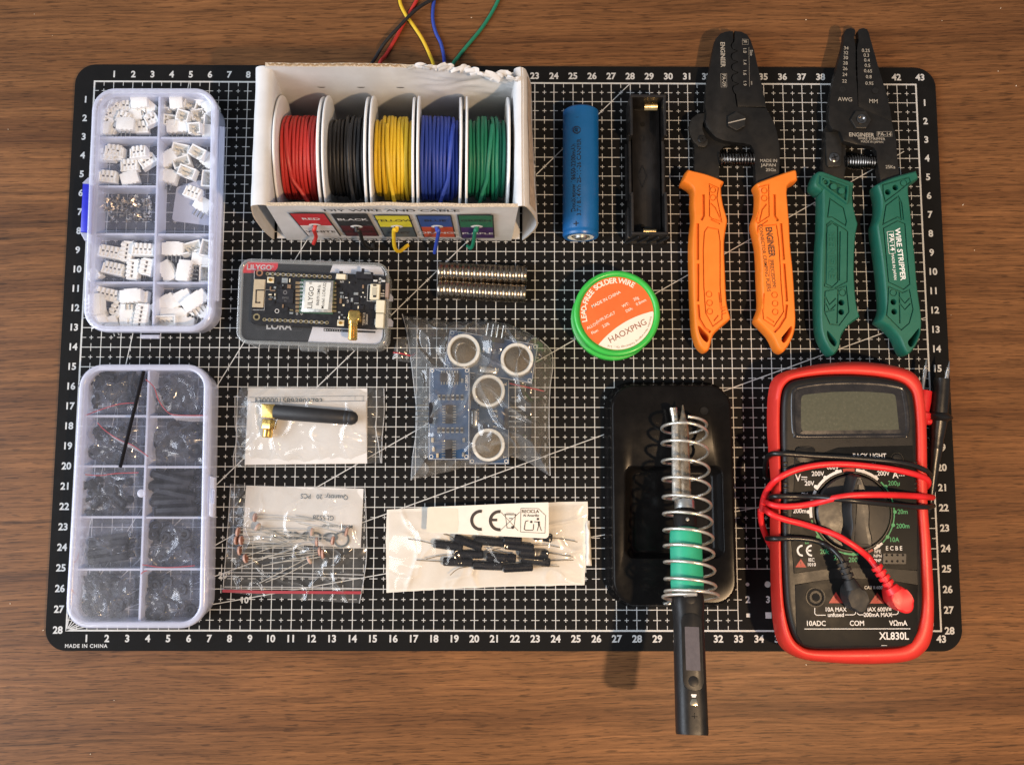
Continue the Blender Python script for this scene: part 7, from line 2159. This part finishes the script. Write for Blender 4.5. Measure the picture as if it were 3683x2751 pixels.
for j in range(2):
    for k in range(4):
        p = r8(1366 + 50 * k, 496 + 56 * j, ZP2); b = B(); b.disc((p.x, p.y, ZP2 + .034), .055, 14); obj('socket_hole', b, M('hole_black', (.002, .002, .002), .9), ts, 0)
JZ = ZP2
for x in (718, 1085, 1470):
    p = r8(x, 880, JZ)
    b = B(); b.lathe([(.45, -.0), (.45, .03), (.40, .03), (.38, .004), (.29, .004), (.28, .05), (.19, .05), (.17, .006), (0, .006)], (p.x, p.y, JZ), None, 40); jk = obj('input_jack', b, m_body, body)
    b = B(); b.disc((p.x, p.y, JZ + .012), .165, 24); b.disc((p.x, p.y, JZ + .012), .375, 32, .30); obj('jack_hole', b, M('hole_black', (.002, .002, .002), .9), jk, 0)
# ------------------------------------------------------------------ test leads
m_rc = M('red_cable', (.66, .016, .020), .42, 0, .04, 200); m_bc = M('black_cable', (.008, .008, .008), .34, 0, .1, 200)
m_pt = M('probe_steel', (.66, .63, .58), .25, 1.0, .06, 500)
TOPZ = MZ + .30
def cab(root, pts, r, m, name='cable', sub=8):
    b = B(); b.tube(pts, r, 12, sub); return obj(name, b, m, root)
red = thing('test_lead', 'red test lead looped round the multimeter, its red plug in the right socket', 'test lead', (r8(1400, 800, 3).x, r8(1400, 800, 3).y, 3), 'test leads wrapped round the multimeter')
R3z = lambda L, f=r7: [f(x, y, z) for x, y, z in L]
LX = r7(190, 1300, 0).x; RX_ = r7(1580, 1300, 1.5).x
# segment A: plug -> left side -> under the meter -> right side, second pass
segA = R3z([(1300, 640, 4.25), (1262, 590, 4.1), (1205, 520, 3.9), (1130, 455, 4.1), (1030, 385, 4.15), (900, 310, 4.0), (760, 262, 3.7), (600, 212, 3.45), (450, 175, 3.36), (350, 140, 3.30), (292, 108, 3.15)], r8)
segA += R3z([(140, 1480, 2.5), (132, 1470, 1.3), (220, 1450, .13), (600, 1420, .11), (1100, 1390, .11), (1500, 1360, .13), (1640, 1365, .9), (1655, 1368, 2.3), (1590, 1362, 3.15), (1450, 1352, 3.5), (1300, 1346, 4.1), (1100, 1344, 4.35), (930, 1350, 4.35), (780, 1372, 4.2), (650, 1405, 3.75), (500, 1436, 3.45), (350, 1450, 3.38), (240, 1445, 3.25), (170, 1425, 2.9), (150, 1400, 1.6), (200, 1380, .13), (600, 1340, .11), (1100, 1300, .11), (1500, 1280, .13), (1575, 1282, 1.2), (1612, 1262, 2.2), (1622, 1225, 2.7), (1590, 1190, 3.0), (1480, 1150, 3.3), (1300, 1112, 3.45), (1100, 1085, 3.45), (880, 1066, 3.45), (680, 1068, 3.45), (520, 1090, 3.42), (380, 1130, 3.38), (250, 1195, 3.25), (165, 1280, 2.7), (118, 1380, 2.2), (100, 1500, 1.9)])
segA += R3z([(218, 80, 1.9), (220, 160, 1.7), (240, 250, 1.5), (280, 350, 1.0), (330, 440, .5), (420, 520, .13), (700, 600, .11)], r8)
cab(red, segA, .145, m_rc)
def plug(root, P0, P1, elbow, m, zc):
    """strain relief from P0 to P1 along the cable, fat elbow cap at elbow"""
    d = P1 - P0; L = d.length; Rm = axis_rot(d)
    b = B(); prof = [(.15, 0)]
    z = 0
    while z < L * .62: prof += [(.26, z), (.26, z + .14), (.17, z + .15), (.17, z + .25)]; z += .26
    prof += [(.24, z), (.30, L * .8), (.36, L)]
    b.lathe(prof, P0, Rm, 24); obj('strain_relief', b, m, root, 40)
    b = B()
    dd = Vector((d.x, d.y, 0)).normalized(); side = Vector((-dd.y, dd.x, 0))
    out = []
    for k in range(28):
        a = 2 * pi * k / 28
        out.append((elbow.x + dd.x * .66 * cos(a) + side.x * .44 * sin(a), elbow.y + dd.y * .66 * cos(a) + side.y * .44 * sin(a)))
    b.prism(out, zc - 1.0, zc, .12, 3); obj('plug_body', b, m, root, 50)
    b = B(); b.cyl((elbow.x + dd.x * .1, elbow.y + dd.y * .1, (zc - 1.0 + ZP2) / 2), .34, zc - 1.0 - ZP2 + .02, 'Z', 24); obj('plug_neck', b, m, root)
plug(red, r8(1275, 600, 4.25), r8(1440, 835, 4.45), r8(1515, 905, 4.55), m_rc, 4.60)
b = B(); A0 = r7(1558, 620, 1.0); A1 = r7(1590, 395, 1.0)
d = A1 - A0; Lp = d.length; Rm = axis_rot(d)
b = B(); b.lathe([(.30, -3.4), (.33, -1.5), (.30, -.5), (.36, -.2), (.46, -.05), (.46, .10), (.34, .22), (.36, Lp * .6), (.34, Lp), (0, Lp)], A0, Rm, 28); obj('probe_handle', b, m_rc, red, 40)
b = B(); T0p = r7(1568, 388, 1.0); T1p = r7(1606, 105, 1.0); d2 = T1p - T0p; L2 = d2.length
b.lathe([(0, -.2), (.11, -.2), (.11, L2 - .48), (.075, L2 - .46), (.10, L2 - .42), (.10, L2 - .36), (.06, L2 - .32), (0.012, L2), (0, L2)], T0p, axis_rot(d2), 20); obj('probe_tip', b, m_pt, red, 30)
b = B(); b.lathe([(.16, -.25), (.18, .1), (.14, .32), (0, .34)], r7(1612, 672, 1.0), axis_rot((1, -.1, 0)), 20); obj('finger_guard', b, m_rc, red)
blk = thing('test_lead', 'black test lead looped round the multimeter, its black probe lying along the right side', 'test lead', (r8(1110, 880, 3).x, r8(1110, 880, 3).y, 3), 'test leads wrapped round the multimeter')
segB = R3z([(985, 610, 4.2), (968, 560, 4.15), (930, 500, 4.1), (870, 440, 3.9), (790, 392, 3.5), (690, 360, 3.4), (560, 346, 3.38), (440, 345, 3.36), (340, 348, 3.2), (292, 345, 2.7), (285, 340, 1.4)], r8)
segB += R3z([(260, 1700, .13), (600, 1650, .11), (1200, 1520, .11), (1560, 1450, .13), (1655, 1445, .9), (1660, 1448, 2.2), (1600, 1455, 3.1), (1450, 1450, 3.4), (1250, 1430, 4.0), (1000, 1404, 4.40), (800, 1384, 4.25), (620, 1366, 3.7), (450, 1360, 3.4), (300, 1358, 3.35), (210, 1360, 3.15), (175, 1365, 2.4), (190, 1350, .4), (300, 1320, .11), (900, 1250, .11), (1500, 1190, .13), (1625, 1190, .9), (1640, 1170, 2.2), (1600, 1125, 2.95), (1480, 1075, 3.25), (1300, 1042, 3.38), (1100, 1022, 3.38), (860, 1004, 3.38), (600, 990, 3.36), (400, 976, 3.36), (270, 968, 3.3), (190, 972, 2.95), (150, 1010, 2.0), (135, 1090, .9), (150, 1180, .2), (300, 1230, .11), (900, 1300, .11), (1400, 1420, .11), (1590, 1500, .16), (1640, 1430, .35), (1655, 1300, .5)])
cab(blk, segB, .125, m_bc)
plug(blk, r8(968, 565, 4.2), r8(1060, 805, 4.3), r8(1115, 900, 4.4), M('black_plug', (.010, .010, .010), .6, 0, .2, 300, .3, 2500), 4.42)
A0 = r7(1642, 1400, .65); A1 = r7(1716, 640, 1.0); d = A1 - A0; Lp = d.length
b = B(); b.lathe([(.0, 0), (.16, 0), (.20, .8), (.24, 1.4), (.26, Lp * .45), (.33, Lp * .62), (.34, Lp * .64), (.32, Lp * .66), (.35, Lp * .70), (.33, Lp * .74), (.37, Lp * .82), (.42, Lp - .15), (.62, Lp - .02), (.66, Lp + .06), (.60, Lp + .14), (.42, Lp + .26), (.40, Lp + 1.2), (.36, Lp + 1.95), (0, Lp + 1.96)], A0, axis_rot(d), 32)
obj('probe_handle', b, m_bc, blk, 50)
T0p = r7(1768, 380, 1.15); T1p = r7(1816, 122, 1.2); d2 = T1p - T0p; L2 = d2.length
b = B(); b.lathe([(0, -.2), (.115, -.2), (.115, L2 - .48), (.075, L2 - .46), (.10, L2 - .42), (.10, L2 - .36), (.06, L2 - .32), (0.012, L2), (0, L2)], T0p, axis_rot(d2), 20); obj('probe_tip', b, m_pt, blk, 30)
